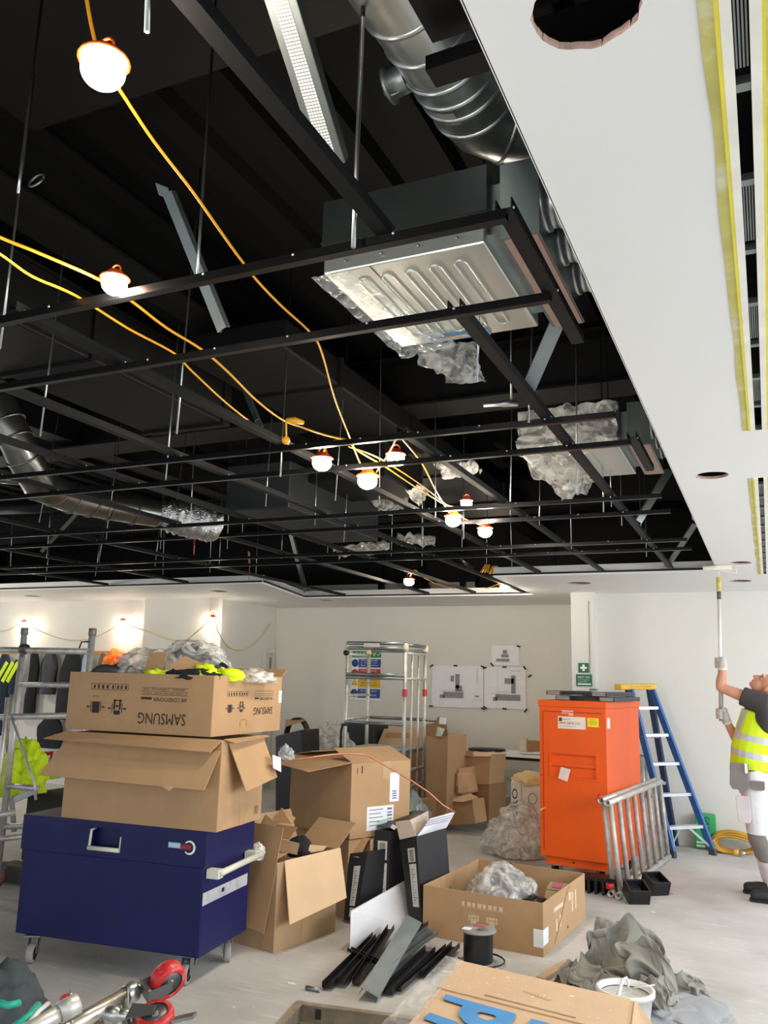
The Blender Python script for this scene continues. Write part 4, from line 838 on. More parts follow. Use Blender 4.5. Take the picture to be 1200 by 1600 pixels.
for (p0, p1, w, m, lb, sd) in (((-10.477,9.17,1.805), (-10.287,9.17,0.623), .30, NV, 'dark navy jacket at the left end of the coat rack', 1),
   ((-9.967,9.17,1.811), (-9.81,9.17,0.935), .24, mat('grey_cloth', '#8f8b94', .9, var=.2, bump=.3), 'pale grey jacket under the hi-vis vest on the rack', 3),
   ((-9.883,9.17,1.85), (-9.814,9.17,0.962), .22, BLACKC, 'narrow black coat just right of the near scaffold upright', 4),
   ((-9.562,9.13,1.852), (-9.562,9.13,1.242), .30, mat('black_glossy_cloth', '#1b1b1d', .35, var=.3, bump=.5, scale=14), 'shiny black jacket hanging from the middle hook', 5),
   ((-9.138,9.17,1.885), (-9.115,9.17,0.902), .44, BLACKC, 'wide black hooded coat left of the second scaffold upright', 6),
   ((-8.855,9.17,1.843), (-8.846,9.17,1.397), .16, mat('pale_blue_cloth', '#9fb0c4', .9, var=.1), 'pale blue shirt beside the second scaffold upright', 7),
   ((-8.548,9.17,1.847), (-8.526,9.17,1.476), .20, mat('khaki_cloth', '#7a6a4a', .9, var=.2), 'khaki jacket at the right end of the coat rack', 8),
   ((-9.412,9.1,0.935), (-9.657,9.1,0.5), .45, BLACKC, 'black bag or coat lower down behind the scaffold tower', 9)):
    coat(p0[0], p0[2], p1[2], w, m, lb, sd)
o = coat((-10.189,9.1,1.731)[0], (-10.189,9.1,1.731)[2], (-10.212,9.1,1.221)[2], .26, NV, 'navy and hi-vis yellow vest hanging at the left end of the rack', 2)
q = V((-10.069,9,1.684))
for dx in (-.14, -.02, .08): mb = MB(); mb.beam(q+V(dx+.05, 0, 0), q+V(dx-.1, -.02, -.28), .06, .01, (0, -1, 0)); obj('hi_vis_stripe', mb, HIVIS, o)
mb = MB(); q = (-8.308,9.2,1.648); mb.blob((q[0], q[1], q[2]-.13), (.30, .25, .34), 4, .3, 2.6, 4); one('orange_jacket', mb, mat('orange_cloth', '#ff7a1e', .7, var=.08), 'bright orange work jacket right of the coats', 'jacket')
# ---- things behind the tower
rb = thing('cardboard_box', 'white and red printed box behind the scaffold tower', 'box', (-5.947,5.6,0.697)); Yb = 5.6
mb = MB(); p = [(-6.617,5.6,0.93), (-5.953,5.6,0.841), (-5.951,5.9,0.876), (-6.483,6.3,0.91), (-7.005,6.3,0.932)]
mb.slab([(-6.574,5.6,0.681), (-6.18,5.6,0.713), (-6.185,5.6,0.843), (-6.594,5.6,0.797)], (0, .5, 0)); mb.slab([(-6.18,5.6,0.713), (-5.823,5.75,0.789), (-5.8,5.75,0.894), (-6.185,5.6,0.843)], (0, .5, .0)); obj('box_body', mb, mat('grey_board', '#a9a99e', .7, var=.05), rb)
mb = MB(); mb.plate([(-6.176,5.594,0.73), (-5.818,5.744,0.796), (-5.793,5.744,0.89), (-6.193,5.594,0.832)], .002); obj('red_face', mb, mat('red_print', '#ab2730', .6), rb)
mb = MB(); mb.plate([(-6.078,5.585,0.759), (-5.822,5.725,0.805), (-5.807,5.725,0.858), (-6.087,5.585,0.818)], .001); obj('white_panel', mb, WHITE, rb)
a = V((-5.979,5.6,0.813)); b = V((-5.802,5.7,0.843)); 
text('FILL AND FINISH', .13, .018, a+V(0, -.03, .0), b-a, (0, 0, 1), mat('red_print', '#ab2730'), rb); text('RTU 20 MIN', .11, .016, V((-5.885,5.6,0.792))+V(0, -.03, -.01), b-a, (0, 0, 1), INK, rb)
gb = thing('sack', 'green and yellow printed sack below the red and white box', 'sack', (-5.885,5.7,0.584))
mb = MB(); mb.slab([(-5.94,5.65,0.65), (-5.695,5.65,0.667), (-5.714,5.65,0.804), (-5.958,5.65,0.767)], (0, .12, 0)); obj('sack_body', mb, mat('lime_print', '#9acb2c', .6), gb, bevel=.01)
text('M TAPE', .13, .035, V((-5.909,5.64,0.717)), (1, 0, 0), (0, 0, 1), INK, gb)
mb = MB(); mb.box((-5.9, 5.6, 0), (-5.0, 6.1, .55)); mb2 = mb; one('trestle_box', mb, mat('dark_board', '#2c2b28', .8), 'dark box on the floor under the printed boxes at the left', 'box', bevel=.01)
def vest(c, sz, lab, seed, strip):
    mb = MB(); mb.blob(c, sz, seed, .25, 2.0, 5); o = one('hi_vis_vest', mb, HIVIS, lab, 'vest')
    for a, b in strip: mb = MB(); mb.beam(a, b, .05, .01, (0, -1, .1)); obj('reflective_stripe', mb, REFL, o)
vest(((-5.8,5.5,0.445)[0], 5.45, .56), (.34, .3, .42), 'hi-vis vest heaped behind the scaffold rungs beside the cable drum', 3, [((-5.792,5.42,0.775), (-5.627,5.3,0.594)), ((-5.683,5.26,0.544), (-5.51,5.3,0.623))])
vest(((-6.092,5.5,0.483)[0], 5.6, .5), (.26, .3, .38), 'second hi-vis vest at the very left edge', 5, [])
mb = MB(); mb.box((-5.75, 4.98, .0), (-4.5, 5.4, .05)); mb.box((-5.75, 4.98, .05), (-4.5, 5.02, .12)); one('tower_deck', mb, mat('deck_board_grey', '#55524c', .7, .2, var=.2), 'grey trapdoor deck board lying behind the chest wheel', 'board')

# ================================================================ MIDDLE
# mid ground scaffold tower
t = thing('scaffold_tower', 'tall narrow aluminium tower standing in the middle before the safety board', 'scaffold', (-3.9, 8.9, 0))
def P_(nm, a, b, r=.022, m=ALU, par=t): mb = MB(); mb.tube([a, b], r, 10); return obj(nm, mb, m, par)
f0 = (-4.366,8.6,1.983); f1 = (-3.65,8.6,1.988); b0 = (-4.406,9.25,1.96); b1 = (-3.671,9.25,1.997)
for p, x, y in ((f0, f0[0], 8.6), (f1, f1[0], 8.6), (b0, b0[0], 9.25), (b1, b1[0], 9.25)):
    P_('upright', p, (x, y, .0)); mb = MB(); mb.lathe([(.03, -.05), (.034, -.04), (.034, .01), (.03, .02)], (p[0], p[1], p[2]-.03), (0, 0, 1), 12); obj('coupling', mb, mat('yellow_white_cap', '#e6ddb0', .5), t)
mb = MB(); zt_ = f0[2]
for z in (zt_+.0, zt_-.055): P_('guard_rail', (f0[0], 8.58, z), (f1[0], 8.58, z), .02, GALVD)
P_('guard_rail', (f1[0], 8.6, zt_-.01), (b1[0], 9.25, zt_-.01), .022, GALVD); P_('guard_rail', (b0[0], 9.25, zt_-.06), (b1[0], 9.25, zt_-.06), .018, GALVD)
mb = MB(); mb.box((-4.14, 8.545, zt_-.045), (-3.95, 8.556, zt_+.0)); obj('name_plate', mb, mat('pale_plate', '#d6c8c4', .5), t)
for py in (1053, 1058): a = (-4.333,8.58,1.623); P_('guard_rail', (f0[0], 8.58, a[2]+(1055-py)*.0072), (f1[0], 8.58, a[2]+(1055-py)*.0072), .018, GALVD)
z = (-4.313,8.58,1.11)[2]; P_('guard_rail', (f0[0], 8.58, z), (f1[0], 8.58, z), .018, GALVD); P_('guard_rail', (f0[0], 9.25, z+.03), (f1[0]+.2, 9.25, z+.03), .018, GALVD)
for yy, x0_, x1_ in ((None, 0, 0),):
    for z in (1.86, 1.40, 1.14, .72, .32): P_('rung', (f0[0], 8.6, z), (b0[0], 9.25, z), .018)
    for z in (1.88, 1.60, .62, .45, .2): P_('rung', (f1[0], 8.6, z), (b1[0], 9.25, z), .018)
for k in (1, 2): P_('ladder_stile', V(f1[0], 8.6, 1.88).lerp(V(b1[0], 9.25, 1.88), k/3), V(f1[0], 8.6, .2).lerp(V(b1[0], 9.25, .2), k/3), .014)
dz = (-4.385,8.6,0.835)[2]
mb = MB(); mb.box((f0[0]+.02, 8.6, dz-.045), (f1[0]-.02, 9.2, dz-.005)); obj('deck_frame', mb, GALVD, t)
mb = MB(); mb.box((f0[0]+.03, 8.61, dz-.005), (f1[0]-.03, 9.19, dz+.004)); obj('deck_board', mb, mat('deck_grey', '#b9bdb4', .7), t)
for z in (.46, .40): P_('guard_rail', (f0[0], 8.58, z), (f1[0], 8.58, z), .018, GALVD)
for p, y in ((f1, 8.6), (b1, 9.25)):
    z = (-3.637,8.6,1.447)[2]; mb = MB(); mb.lathe([(.0275, -.04), (.0275, .04)], (p[0], y, z), (0, 0, 1), 12); obj('red_collar', mb, mat('red_sleeve', '#d13a34', .5), t)
mb = MB(); c = V((-4.371,8.57,1.873)); mb.lathe([(.0, -.02), (.03, -.02), (.03, .02), (0, .02)], c, (0, 1, 0), 12); obj('knob', mb, BLACKP, t)
# safety board on the back wall
sb = thing('safety_board', 'safety notice board with green, blue, red and yellow rows behind the tower', 'sign', (-5.179,10.84,1.3))
s0 = (-5.431,10.84,1.287); s1 = (-4.961,10.84,1.979); sx0, sz0, sx1, sz1 = s0[0], s0[2], s1[0], s1[2]; swd = sx1-sx0; sht = sz1-sz0
mb = MB(); mb.box((sx0, 10.83, sz0), (sx1, 10.848, sz1)); obj('board', mb, WHITE, sb)
BL = mat('sign_blue', '#27458f', .5); GR = mat('sign_green', '#13804a', .5); RD = mat('sign_red', '#b2343c', .5); YL = mat('sign_yellow', '#e0b41e', .5)
def srow(f0_, f1_, m, s, tm, icon=True, x0=.0, head=False):
    za = sz1-sht*f1_; zb_ = sz1-sht*f0_; mb = MB(); xs = sx0+swd*(.24 if icon else .02)
    mb.box((xs, 10.826, za), (sx1-swd*.02, 10.8295, zb_)); o = obj('sign_panel', mb, m, sb)
    for i, l in enumerate(s):
        h = (zb_-za)/(len(s)*1.9+.5); text(l, (sx1-xs)*.7, h, (xs+(sx1-xs)*.12, 10.8255, zb_-h*(1.5+1.8*i)), (1, 0, 0), (0, 0, 1), tm, sb)
    if icon: mb = MB(); mb.lathe([(0, 0), (min(.06, (zb_-za)*.45), 0), (min(.06, (zb_-za)*.45), .003), (0, .003)], (sx0+swd*.12, 10.829, (za+zb_)/2), (0, -1, 0), 20 if m != YL else 3); obj('sign_symbol', mb, m, sb)
srow(.01, .14, GR, ['SAFETY'], WHITE, False); srow(.17, .34, BL, ['Personal', 'protection must', 'be worn'], WHITE); srow(.37, .54, RD, ['No entry', 'for the public'], WHITE); srow(.56, .75, YL, ['Caution', 'work in', 'progress'], INK); srow(.77, .95, BL, ['All visitors report', 'to office'], WHITE)
for dx in (.72, .86):
    x = sx0+swd*dx; z = sz1-sht*.11; mb = MB(); mb.tube([(x, 10.824, z+.03), (x+.015, 10.824, z), (x+.05, 10.824, z+.06)], .006, 5); obj('tick_mark', mb, WHITE, sb)
# drawings on the wall
def drawing(px0, py0, px1, py1): pass
def poster(p0, p1, lab, shapes, tapes):
    x0, z0, x1, z1 = p0[0], p0[2], p1[0], p1[2]; t = thing('site_drawing', lab, 'poster', (x0, 10.845, z0))
    mb = MB(); n = 10; vs = [(x0+(x1-x0)*i/n, 10.838-.008*abs(noise.noise(V(i*.5, j*.5, x0))), z0+(z1-z0)*j/n) for j in range(n+1) for i in range(n+1)]
    mb.add(vs, [(j*(n+1)+i, j*(n+1)+i+1, (j+1)*(n+1)+i+1, (j+1)*(n+1)+i) for j in range(n) for i in range(n)], True); obj('sheet', mb, PAPER, t)
    w = x1-x0; h = z1-z0
    for (a, b, c, d, m) in shapes:
        mb = MB(); mb.box((x0+w*a, 10.826, z0+h*b), (x0+w*c, 10.8275, z0+h*d)); obj('plan_outline', mb, m, t)
    for (a, b, r) in tapes:
        mb = MB(); c = V(x0+w*a, 10.8245, z0+h*b); d = V(math.cos(r), 0, math.sin(r))*.028; mb.beam(c-d, c+d, .02, .002, (0, 1, 0)); mb2 = mb; obj('black_tape', mb, INK, t)
G2 = mat('plan_grey', '#8c8b90', .8, var=.2, scale=60); G3 = mat('plan_light', '#c9c9cf', .8)
ln = lambda x0, y0, x1, y1: (x0, y0, x1, y1, G3)
poster((-4.203,10.84,1.24), (-3.466,10.84,1.792), 'left large white site plan taped on the back wall', [(.24, .23, .62, .37, G2), (.17, .22, .26, .30, G2), (.47, .47, .55, .80, G2), (.38, .62, .44, .76, G2), (.47, .39, .60, .52, G2), (.84, .27, .92, .30, INKG), ln(.2, .4, .64, .41), ln(.62, .22, .63, .42), ln(.8, .03, .98, .04), ln(.8, .03, .805, .22), ln(.8, .2, .98, .21), ln(.88, .6, .9, .95), (.50, .43, .53, .47, RD), (.49, .52, .52, .55, RD)],
       [(.0, .985, .6), (.47, 1.0, 0), (.99, .99, -.3), (.0, .01, 0), (1.0, .0, -.4)])
poster((-3.455,10.84,1.251), (-2.89,10.84,1.787), 'right large white site plan taped on the back wall', [(.28, .2, .87, .34, G2), (.22, .18, .32, .27, G2), (.5, .6, .72, .73, G2), (.66, .37, .76, .8, G2), ln(.0, .5, 1, .503), ln(.3, .4, .8, .41), ln(.33, .0, .335, 1), ln(.64, .9, .9, .92), ln(.2, .35, .5, .36)],
       [(.02, .97, .3), (.5, 1.0, 0), (.98, .99, -1.0), (1.1, .8, .6), (.03, .01, -.5), (.5, .0, -.1), (1.0, -.02, .9)])
poster((-3.355,10.84,1.811), (-2.974,10.84,2.067), 'small white site plan above the two large ones', [(.18, .2, .65, .32, G2), (.36, .4, .62, .55, G2), (.42, .58, .56, .78, G2), ln(.12, .15, .68, .17)], [(.98, .97, -.2), (.03, .02, -.9)])
# first aid signs on the column
for (p0, p1, nm) in (((-1.902,9.35,1.717), (-1.788,9.35,1.822), 'green first aid sign with white cross on the column'), ((-1.929,9.35,1.572), (-1.756,9.35,1.699), 'green first aid notice with lettering below the white cross')):
    x0, z0, x1, z1 = p0[0], p0[2], p1[0], p1[2]; t = thing('first_aid_sign', nm, 'sign', (x0, 9.35, z0))
    mb = MB(); mb.box((x0, 9.343, z0), (x1, 9.349, z1)); obj('panel', mb, mat('aid_green', '#156a4c', .5), t)
    if 'cross on' in nm:
        xc, zc = (x0+x1)/2, (z0+z1)/2; mb = MB(); mb.box((xc-.012, 9.341, zc-.035), (xc+.012, 9.3425, zc+.035)); mb.box((xc-.035, 9.3405, zc-.012), (xc+.035, 9.3425, zc+.012)); obj('white_cross', mb, WHITE, t)
    else:
        w = x1-x0; h = z1-z0
        text('FIRST AID', w*.75, h*.16, (x0+w*.12, 9.3425, z0+h*.68), (1, 0, 0), (0, 0, 1), WHITE, t); text('Your first aider is', w*.7, h*.09, (x0+w*.12, 9.3425, z0+h*.5), (1, 0, 0), (0, 0, 1), WHITE, t)
        text('located in office', w*.55, h*.09, (x0+w*.12, 9.3425, z0+h*.34), (1, 0, 0), (0, 0, 1), WHITE, t); mb = MB(); mb.box((x0+w*.1, 9.3415, z0+h*.12), (x1-w*.08, 9.3425, z0+h*.24)); obj('white_line', mb, WHITE, t)
# riser door on the left side wall
t = thing('door_1', 'narrow white riser door on the left side wall', 'door', (-6.74, 9.95, 0)); t['kind'] = 'structure'
a = (-6.735,10.536,1.975); b = (-6.735,10.818,1.987); TR_ = mat('white_gloss', '#dedad2', .4)
mb = MB(); mb.box((-6.738, a[1], 0), (-6.72, a[1]+.05, a[2])); mb.box((-6.738, b[1]-.05, 0), (-6.72, b[1], a[2])); mb.box((-6.738, a[1]+.05, a[2]-.05), (-6.72, b[1]-.05, a[2])); obj('door_frame', mb, TR_, t)
mb = MB(); mb.box((-6.738, a[1]+.055, 0), (-6.731, b[1]-.055, a[2]-.055)); dl = obj('door_leaf', mb, mat('door_grey_white', '#cdc8c0', .5), t)
q = (-6.73,10.813,1.779); mb = MB(); mb.box((-6.731, b[1]-.11, q[2]-.08), (-6.715, b[1]-.09, q[2]+.08)); obj('door_handle', mb, GALVD, dl)
q = (-6.73,10.667,1.636); mb = MB(); mb.box((-6.731, q[1]-.03, q[2]-.05), (-6.72, q[1]+.03, q[2]+.05)); obj('lock_plate', mb, INK, dl)
# lower carton and the large carton on it
LA = (-2.686,5.404,0); 
yaw0 = math.radians(62)
def fromcorner(C, yaw, back, right):   # front right view: C = nearest corner, box spreads left (w) and away (d)
    pass
# nearest vertical edge at C; one face runs to the right-back, the other to the left-back
def corner_carton(C, dirR, lr, ll, z0, h, name, label, flaps=(), **k):
    d = V(math.cos(dirR), math.sin(dirR), 0); return carton((C[0], C[1]), (C[0]+d.x*lr, C[1]+d.y*lr), ll, z0, h, name, label, flaps, **k)
# (front = the face that runs from C to the right and away; its depth runs to the left)
big2, _, w2 = corner_carton((-2.686,5.404,0), math.radians(64), .62, .70, 0, .505, 'cardboard_carton', 'lower brown carton under the large labelled one, left of the black boxes', (), lid=True)
C2 = (-2.695,5.381,0.512)
up2, _, w3 = corner_carton((-2.676,5.393,0.512), math.radians(66), .56, .72, .512, .50, 'cardboard_carton', 'large brown carton with white shipping labels and half open top flaps', [('front', .24, -70), ('left', .24, -88), ('back', .24, -80)])
M2 = up2.matrix_basis
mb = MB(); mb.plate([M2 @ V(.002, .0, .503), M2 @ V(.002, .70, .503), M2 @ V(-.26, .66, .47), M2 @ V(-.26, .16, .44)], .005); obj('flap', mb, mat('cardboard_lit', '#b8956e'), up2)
def lab2(x0, z0, x1, z1, nm='shipping_label', m=PAPER): mb = MB(); mb.box((x0, -.0015, z0), (x1, -.0004, z1)); return obj(nm, mb, m, up2, world=False)
lab2(.15, .04, .40, .20); lab2(.36, .22, .45, .42)
mb = MB()
for k in range(5): mb.box((.17, -.0022, .175-k*.026), (.30-.02*(k % 2), -.0016, .18-k*.026))
for k in range(6): mb.box((.34, -.0022, .06+k*.022), (.385, -.0016, .06+k*.022+.008+.004*(k % 2)))
for k in range(4): mb.box((.385, -.0022, .24+k*.016), (.425, -.0016, .248+k*.016))
parts('printed_line', mb, mat('label_ink', '#5c6a94', .7), up2, world=False)
mb = MB(); mb.box((.29, -.0012, .38), (.36, -.0004, .50)); obj('parcel_tape', mb, TAPE, up2, world=False)
mb = MB(); mb.box((.05, -.0012, .43), (.055, -.0005, .47)); mb.box((.09, -.0012, .43), (.10, -.0005, .48)); parts('printed_mark', mb, INK, up2, world=False)
mb = MB(); mb.tube([(-2.996,4.9,1.051), (-2.861,5,1.06), (-2.723,5.1,1.086), (-2.656,5.3,1.089), (-2.558,5.4,1.075), (-2.479,5.5,1.009), (-2.326,5.6,0.912), (-2.22,5.7,0.824), (-2.132,5.75,0.74), (-2.055,5.8,0.689)], .006, 8)
one('copper_pipe', mb, mat('copper', '#d08a68', .35, .8, var=.1), 'thin copper pipe arching over the large labelled carton', 'pipe')
mb = MB(); q = (-2.946,4.95,1.091); mb.blob((q[0], q[1], q[2]-.04), (.10, .08, .09), 2, .3, 3, 4); one('plastic_bag', mb, FILM, 'small clear bag with pipe fittings by the carton corner', 'plastic bag')
# small open carton full of cardboard
sc2, _, w4 = corner_carton((-2.741,4.568,0), math.radians(79), .58, .34, 0, .50, 'cardboard_carton', 'open brown carton stuffed with cardboard, right of the blue chest', [('left', .2, -15), ('right', .24, 55), ('back', .22, 20)], m=mat('cardboard_b', '#a98a68', .85, var=.06, scale=5))
M3 = sc2.matrix_basis
mb = MB(); mb.plate([M3 @ V(.06, -.004, .505), M3 @ V(.60, -.004, .505), M3 @ V(.56, -.10, .22), M3 @ V(.02, -.10, .17)], .005); obj('flap', mb, CARDL, sc2)
mb = MB(); mb.plate([M3 @ V(.0, .0, .50), M3 @ V(.0, .27, .50), M3 @ V(-.02, .25, .12), M3 @ V(-.02, .06, .10)], .005); obj('flap', mb, CARD, sc2)
mb = MB(); mb.box((.25, -.0012, .0), (.32, -.0004, .13)); obj('parcel_tape', mb, TAPE, sc2, world=False)
def scrap(pts, lab, m=CARD, nm='cardboard_scrap'): mb = MB(); mb.plate(pts, .005); return one(nm, mb, m, lab, 'cardboard')
scrap([(-3.054,5,0.651), (-3.02,5.05,0.733), (-2.908,5.05,0.678), (-2.911,5,0.648)], 'small upright cardboard piece highest in the stuffed carton')
scrap([(-3.02,4.85,0.6), (-3.018,5,0.634), (-2.862,5,0.633), (-2.833,4.85,0.587)], 'red brown cardboard piece lying over the stuffed carton', CARDD)
scrap([(-2.931,4.7,0.623), (-2.728,4.8,0.575), (-2.743,4.8,0.506), (-2.964,4.7,0.552)], 'long folded cardboard strip across the stuffed carton', mat('cardboard_b', '#a98a68'))
scrap([(-2.891,4.6,0.491), (-2.812,4.62,0.488), (-2.792,4.85,0.522), (-2.891,4.9,0.504)], 'cardboard flap lying along the near rim of the stuffed carton', CARD)
scrap([(-2.785,4.9,0.553), (-2.692,5.1,0.516), (-2.666,5,0.511), (-2.782,4.9,0.492)], 'pale cardboard liner at the far end of the stuffed carton', CARDL)
scrap([(-3.011,4.75,0.639), (-2.987,4.8,0.727), (-2.912,4.8,0.683), (-2.963,4.75,0.628)], 'crumpled cardboard scrap against the blue chest lid', CARDD)
mb = MB(); q = (-2.813,4.95,0.527); mb.blob((q[0], q[1], q[2]-.06), (.16, .16, .12), 6, .12, 1.6, 4); one('black_bag', mb, BLACKC, 'round black foam piece inside the stuffed carton', 'bag')
mb = MB(); q = (-2.844,4.5,0.549); mb.blob((q[0], q[1], q[2]-.03), (.07, .1, .09), 9, .25, 2.4, 4); one('plastic_bag', mb, FILMH, 'pale plastic scrap between the chest handle and stuffed carton', 'plastic bag')
# three black slim boxes
def slim(name, label, f, dvec, labels, side=None):
    """f = front face corners (bl, br, tr, tl) in the world"""
    t = thing(name, label, 'box', f[0]); mb = MB(); mb.slab(f, dvec); obj('box_body', mb, mat('black_board', '#1d1d20', .6, var=.08, scale=8), t, bevel=.002)
    bl, br, tr, tl = [V(*p) for p in f]; n = (br-bl).cross(tl-bl).normalized(); n = n if n.dot(V(*dvec)) < 0 else -n
    for (u0, v0, u1, v1, kind) in labels:
        def q(u, v): return (bl*(1-u)+br*u)*(1-v)+(tl*(1-u)+tr*u)*v
        mb = MB(); mb.slab([q(u0, v0)+n*.0005, q(u1, v0)+n*.0005, q(u1, v1)+n*.0005, q(u0, v1)+n*.0005], n*.0012); l = obj('white_label', mb, mat('label_paper', '#c9c8c2', .7, var=.05), t)
        mb = MB(); k = 9 if kind else 14
        for i in range(k):
            a = v0+(v1-v0)*(.08+.84*i/k); b = a+(v1-v0)*(.84/k)*(.5 if kind else .35); c0 = u0+(u1-u0)*.2; c1 = u0+(u1-u0)*(.8 if kind else .45+.35*((i*7) % 3)/2)
            mb.slab([q(c0, a)+n*.002, q(c1, a)+n*.002, q(c1, b)+n*.002, q(c0, b)+n*.002], n*.0004)
        parts('printed_line', mb, INK if kind else INKG, l)
    return t
s1_ = slim('slim_box', 'black slim box with brown open flap, leftmost of the three', [(-2.668,5.33,0.019), (-2.568,5.31,0.018), (-2.537,5.4,0.451), (-2.691,5.42,0.415)], (.17, .34, .0), [(.36, .22, .72, .8, 0), (.4, .06, .75, .19, 1)])
mb = MB(); mb.plate([(-2.74,5.44,0.407), (-2.607,5.4,0.399), (-2.577,5.5,0.51), (-2.725,5.55,0.521)], .004); obj('flap', mb, CARD, s1_)
mb = MB(); mb.plate([(-2.725,5.56,0.52), (-2.719,5.9,0.511), (-2.717,5.9,0.439), (-2.576,5.5,0.501)], .004); obj('flap', mb, CARD, s1_)
mb = MB(); mb.plate([(-2.567,5.5,0.365), (-2.589,5.6,0.345), (-2.579,5.6,0.498), (-2.567,5.5,0.506)], .004); obj('inner_strip', mb, CARDL, s1_)
s2_ = slim('slim_box', 'tall black slim box with large barcode label, middle of the three', [(-2.513,5.5,0.021), (-2.432,5.5,0.024), (-2.441,5.55,0.565), (-2.563,5.55,0.562)], (.17, .34, 0), [(.22, .24, .86, .62, 0), (.22, .66, .84, .88, 1)])
mb = MB(); mb.plate([(-2.572,5.6,0.576), (-2.369,5.55,0.585), (-2.359,6,0.646), (-2.529,6.1,0.629)], .004); ff = obj('lid_flap', mb, BLACKP, s2_)
mb = MB(); mb.plate([(-2.587,5.62,0.601), (-2.553,5.6,0.611), (-2.461,6,0.647), (-2.508,6.05,0.641)], .003); obj('green_edge', mb, mat('bright_green', '#55d13e', .5), s2_)
mb = MB(); mb.plate([(-2.428,5.52,0.596), (-2.39,5.5,0.586), (-2.367,5.5,0.609), (-2.41,5.52,0.619)], .003); obj('white_tag', mb, WHITE, s2_)
s3_ = slim('slim_box', 'black slim box with white open flaps, rightmost of the three', [(-2.243,5.45,0.013), (-2.145,5.43,0.016), (-2.205,5.45,0.57), (-2.351,5.5,0.528)], (.09, .33, .01), [(.44, .22, .86, .7, 0), (.42, .72, .84, .88, 1)])
mb = MB(); mb.plate([(-2.342,5.49,0.53), (-2.201,5.44,0.576), (-2.274,5.5,0.663), (-2.404,5.55,0.632)], .003); obj('flap', mb, mat('inner_board', '#cdbfb2', .8), s3_)
mb = MB(); mb.plate([(-2.2,5.45,0.574), (-2.161,5.9,0.567), (-2.113,5.95,0.674), (-2.168,5.6,0.667)], .003); obj('flap', mb, PAPER, s3_)
mb = MB(); mb.plate([(-2.282,5.52,0.659), (-2.339,6,0.653), (-2.314,5.95,0.599), (-2.22,5.5,0.569)], .003); obj('flap', mb, mat('inner_board', '#cdbfb2'), s3_)
mb = MB()
for k in range(3): mb.beam(V((-2.151,5.45,0.64)).lerp(V((-2.158,5.55,0.666)), k/2.5), V((-2.138,5.9,0.621)).lerp(V((-2.116,5.92,0.664)), k/2.5), .002, .004)
parts('printed_line', mb, mat('lilac_ink', '#8c8aa2', .7), s3_)
# white board offcut leaning
mb = MB(); mb.slab([(-2.334,4.758,0), (-2.256,5.482,0), (-2.353,5.62,0.239), (-2.375,4.84,0.216)], (-.012, .014, 0)); one('plasterboard_offcut', mb, mat('white_board', '#dfdfe2', .6, var=.03), 'white board offcut leaning against the black slim boxes', 'board')
# ---- grey bag and cartons behind
mb = MB(); q = (-2.937,7,0.435); mb.blob((q[0], q[1], .02), (.42, .35, .62), 21, .22, 1.7, 5); one('rubble_bag', mb, mat('grey_plastic_bag', '#6f7674', .25, var=.15, scale=6, coat=.3), 'dark grey plastic bag full of waste before the tower', 'bag')
def simple_box(nm, f, dvec, lab, m=CARD, labels=(), bev=.004):
    t = thing(nm, lab, 'box', f[0]); mb = MB(); mb.slab(f, dvec); obj('box_body', mb, m, t, bevel=bev)
    bl, br, tr, tl = [V(*p) for p in f]; n = (br-bl).cross(tl-bl).normalized(); n = n if n.dot(V(*dvec)) < 0 else -n
    for (u0, v0, u1, v1, mm) in labels:
        def q(u, v): return (bl*(1-u)+br*u)*(1-v)+(tl*(1-u)+tr*u)*v
        mb = MB(); mb.slab([q(u0, v0), q(u1, v0), q(u1, v1), q(u0, v1)], n*.0015); obj('white_label' if mm == PAPER else 'parcel_tape', mb, mm, t)
    return t
bt = simple_box('cardboard_box', [(-3.497,8.9,0.04), (-3.206,8.75,0.088), (-3.195,8.75,1.013), (-3.514,8.9,0.99)], (.06, .45, 0), 'tall upright brown box right of the middle tower', CARD)
mb = MB(); mb.plate([(-3.507,8.9,0.99), (-3.317,8.8,1.005), (-3.324,8.85,1.214), (-3.417,8.9,1.126), (-3.528,8.95,1.105)], .004); obj('flap', mb, CARDD, bt)
mb = MB(); mb.plate([(-3.317,8.8,0.998), (-3.195,8.75,1.007), (-3.23,8.8,1.165), (-3.361,8.85,1.198)], .004); obj('flap', mb, CARDD, bt)
mb = MB(); mb.plate([(-3.296,8.74,1.13), (-3.2,8.7,1.129), (-3.201,8.72,1.196), (-3.294,8.75,1.204)], .002); obj('white_label', mb, PAPER, bt)
mb = MB(); mb.plate([(-3.316,8.7,1.003), (-3.242,8.68,1.001), (-3.214,8.7,1.082), (-3.296,8.7,1.105)], .002); obj('white_label', mb, mat('greenish_label', '#c2c9b6', .7), bt)
simple_box('cardboard_box', [(-3.072,9.2,0.077), (-2.859,9.15,0.103), (-2.859,9.15,0.496), (-3.074,9.2,0.468)], (.09, .35, 0), 'plain brown box at the bottom of the stack by the table', CARDD)
q = simple_box('cardboard_box', [(-3.318,9.25,0.452), (-2.85,9.12,0.493), (-2.829,9.12,0.803), (-3.359,9.25,0.735)], (.07, .35, 0), 'wide brown box with crumpled flaps on top of the stack', CARD)
mb = MB(); mb.plate([(-3.042,9.12,0.777), (-2.83,9.1,0.791), (-2.855,9.35,0.821), (-3.082,9.4,0.797)], .004); obj('flap', mb, CARDL, q)
mb = MB(); mb.plate([(-3.341,9.2,0.753), (-3.057,9.12,0.776), (-3.072,9.3,0.818), (-3.201,9.3,0.818)], .004); obj('flap', mb, CARDD, q)
simple_box('cardboard_box', [(-3.279,9,0.379), (-3.099,8.95,0.385), (-3.152,8.97,0.653), (-3.289,9,0.614)], (.12, .2, .02), 'tilted small box with white label beside the tall upright box', CARD, [(.3, .35, .75, .85, PAPER)])
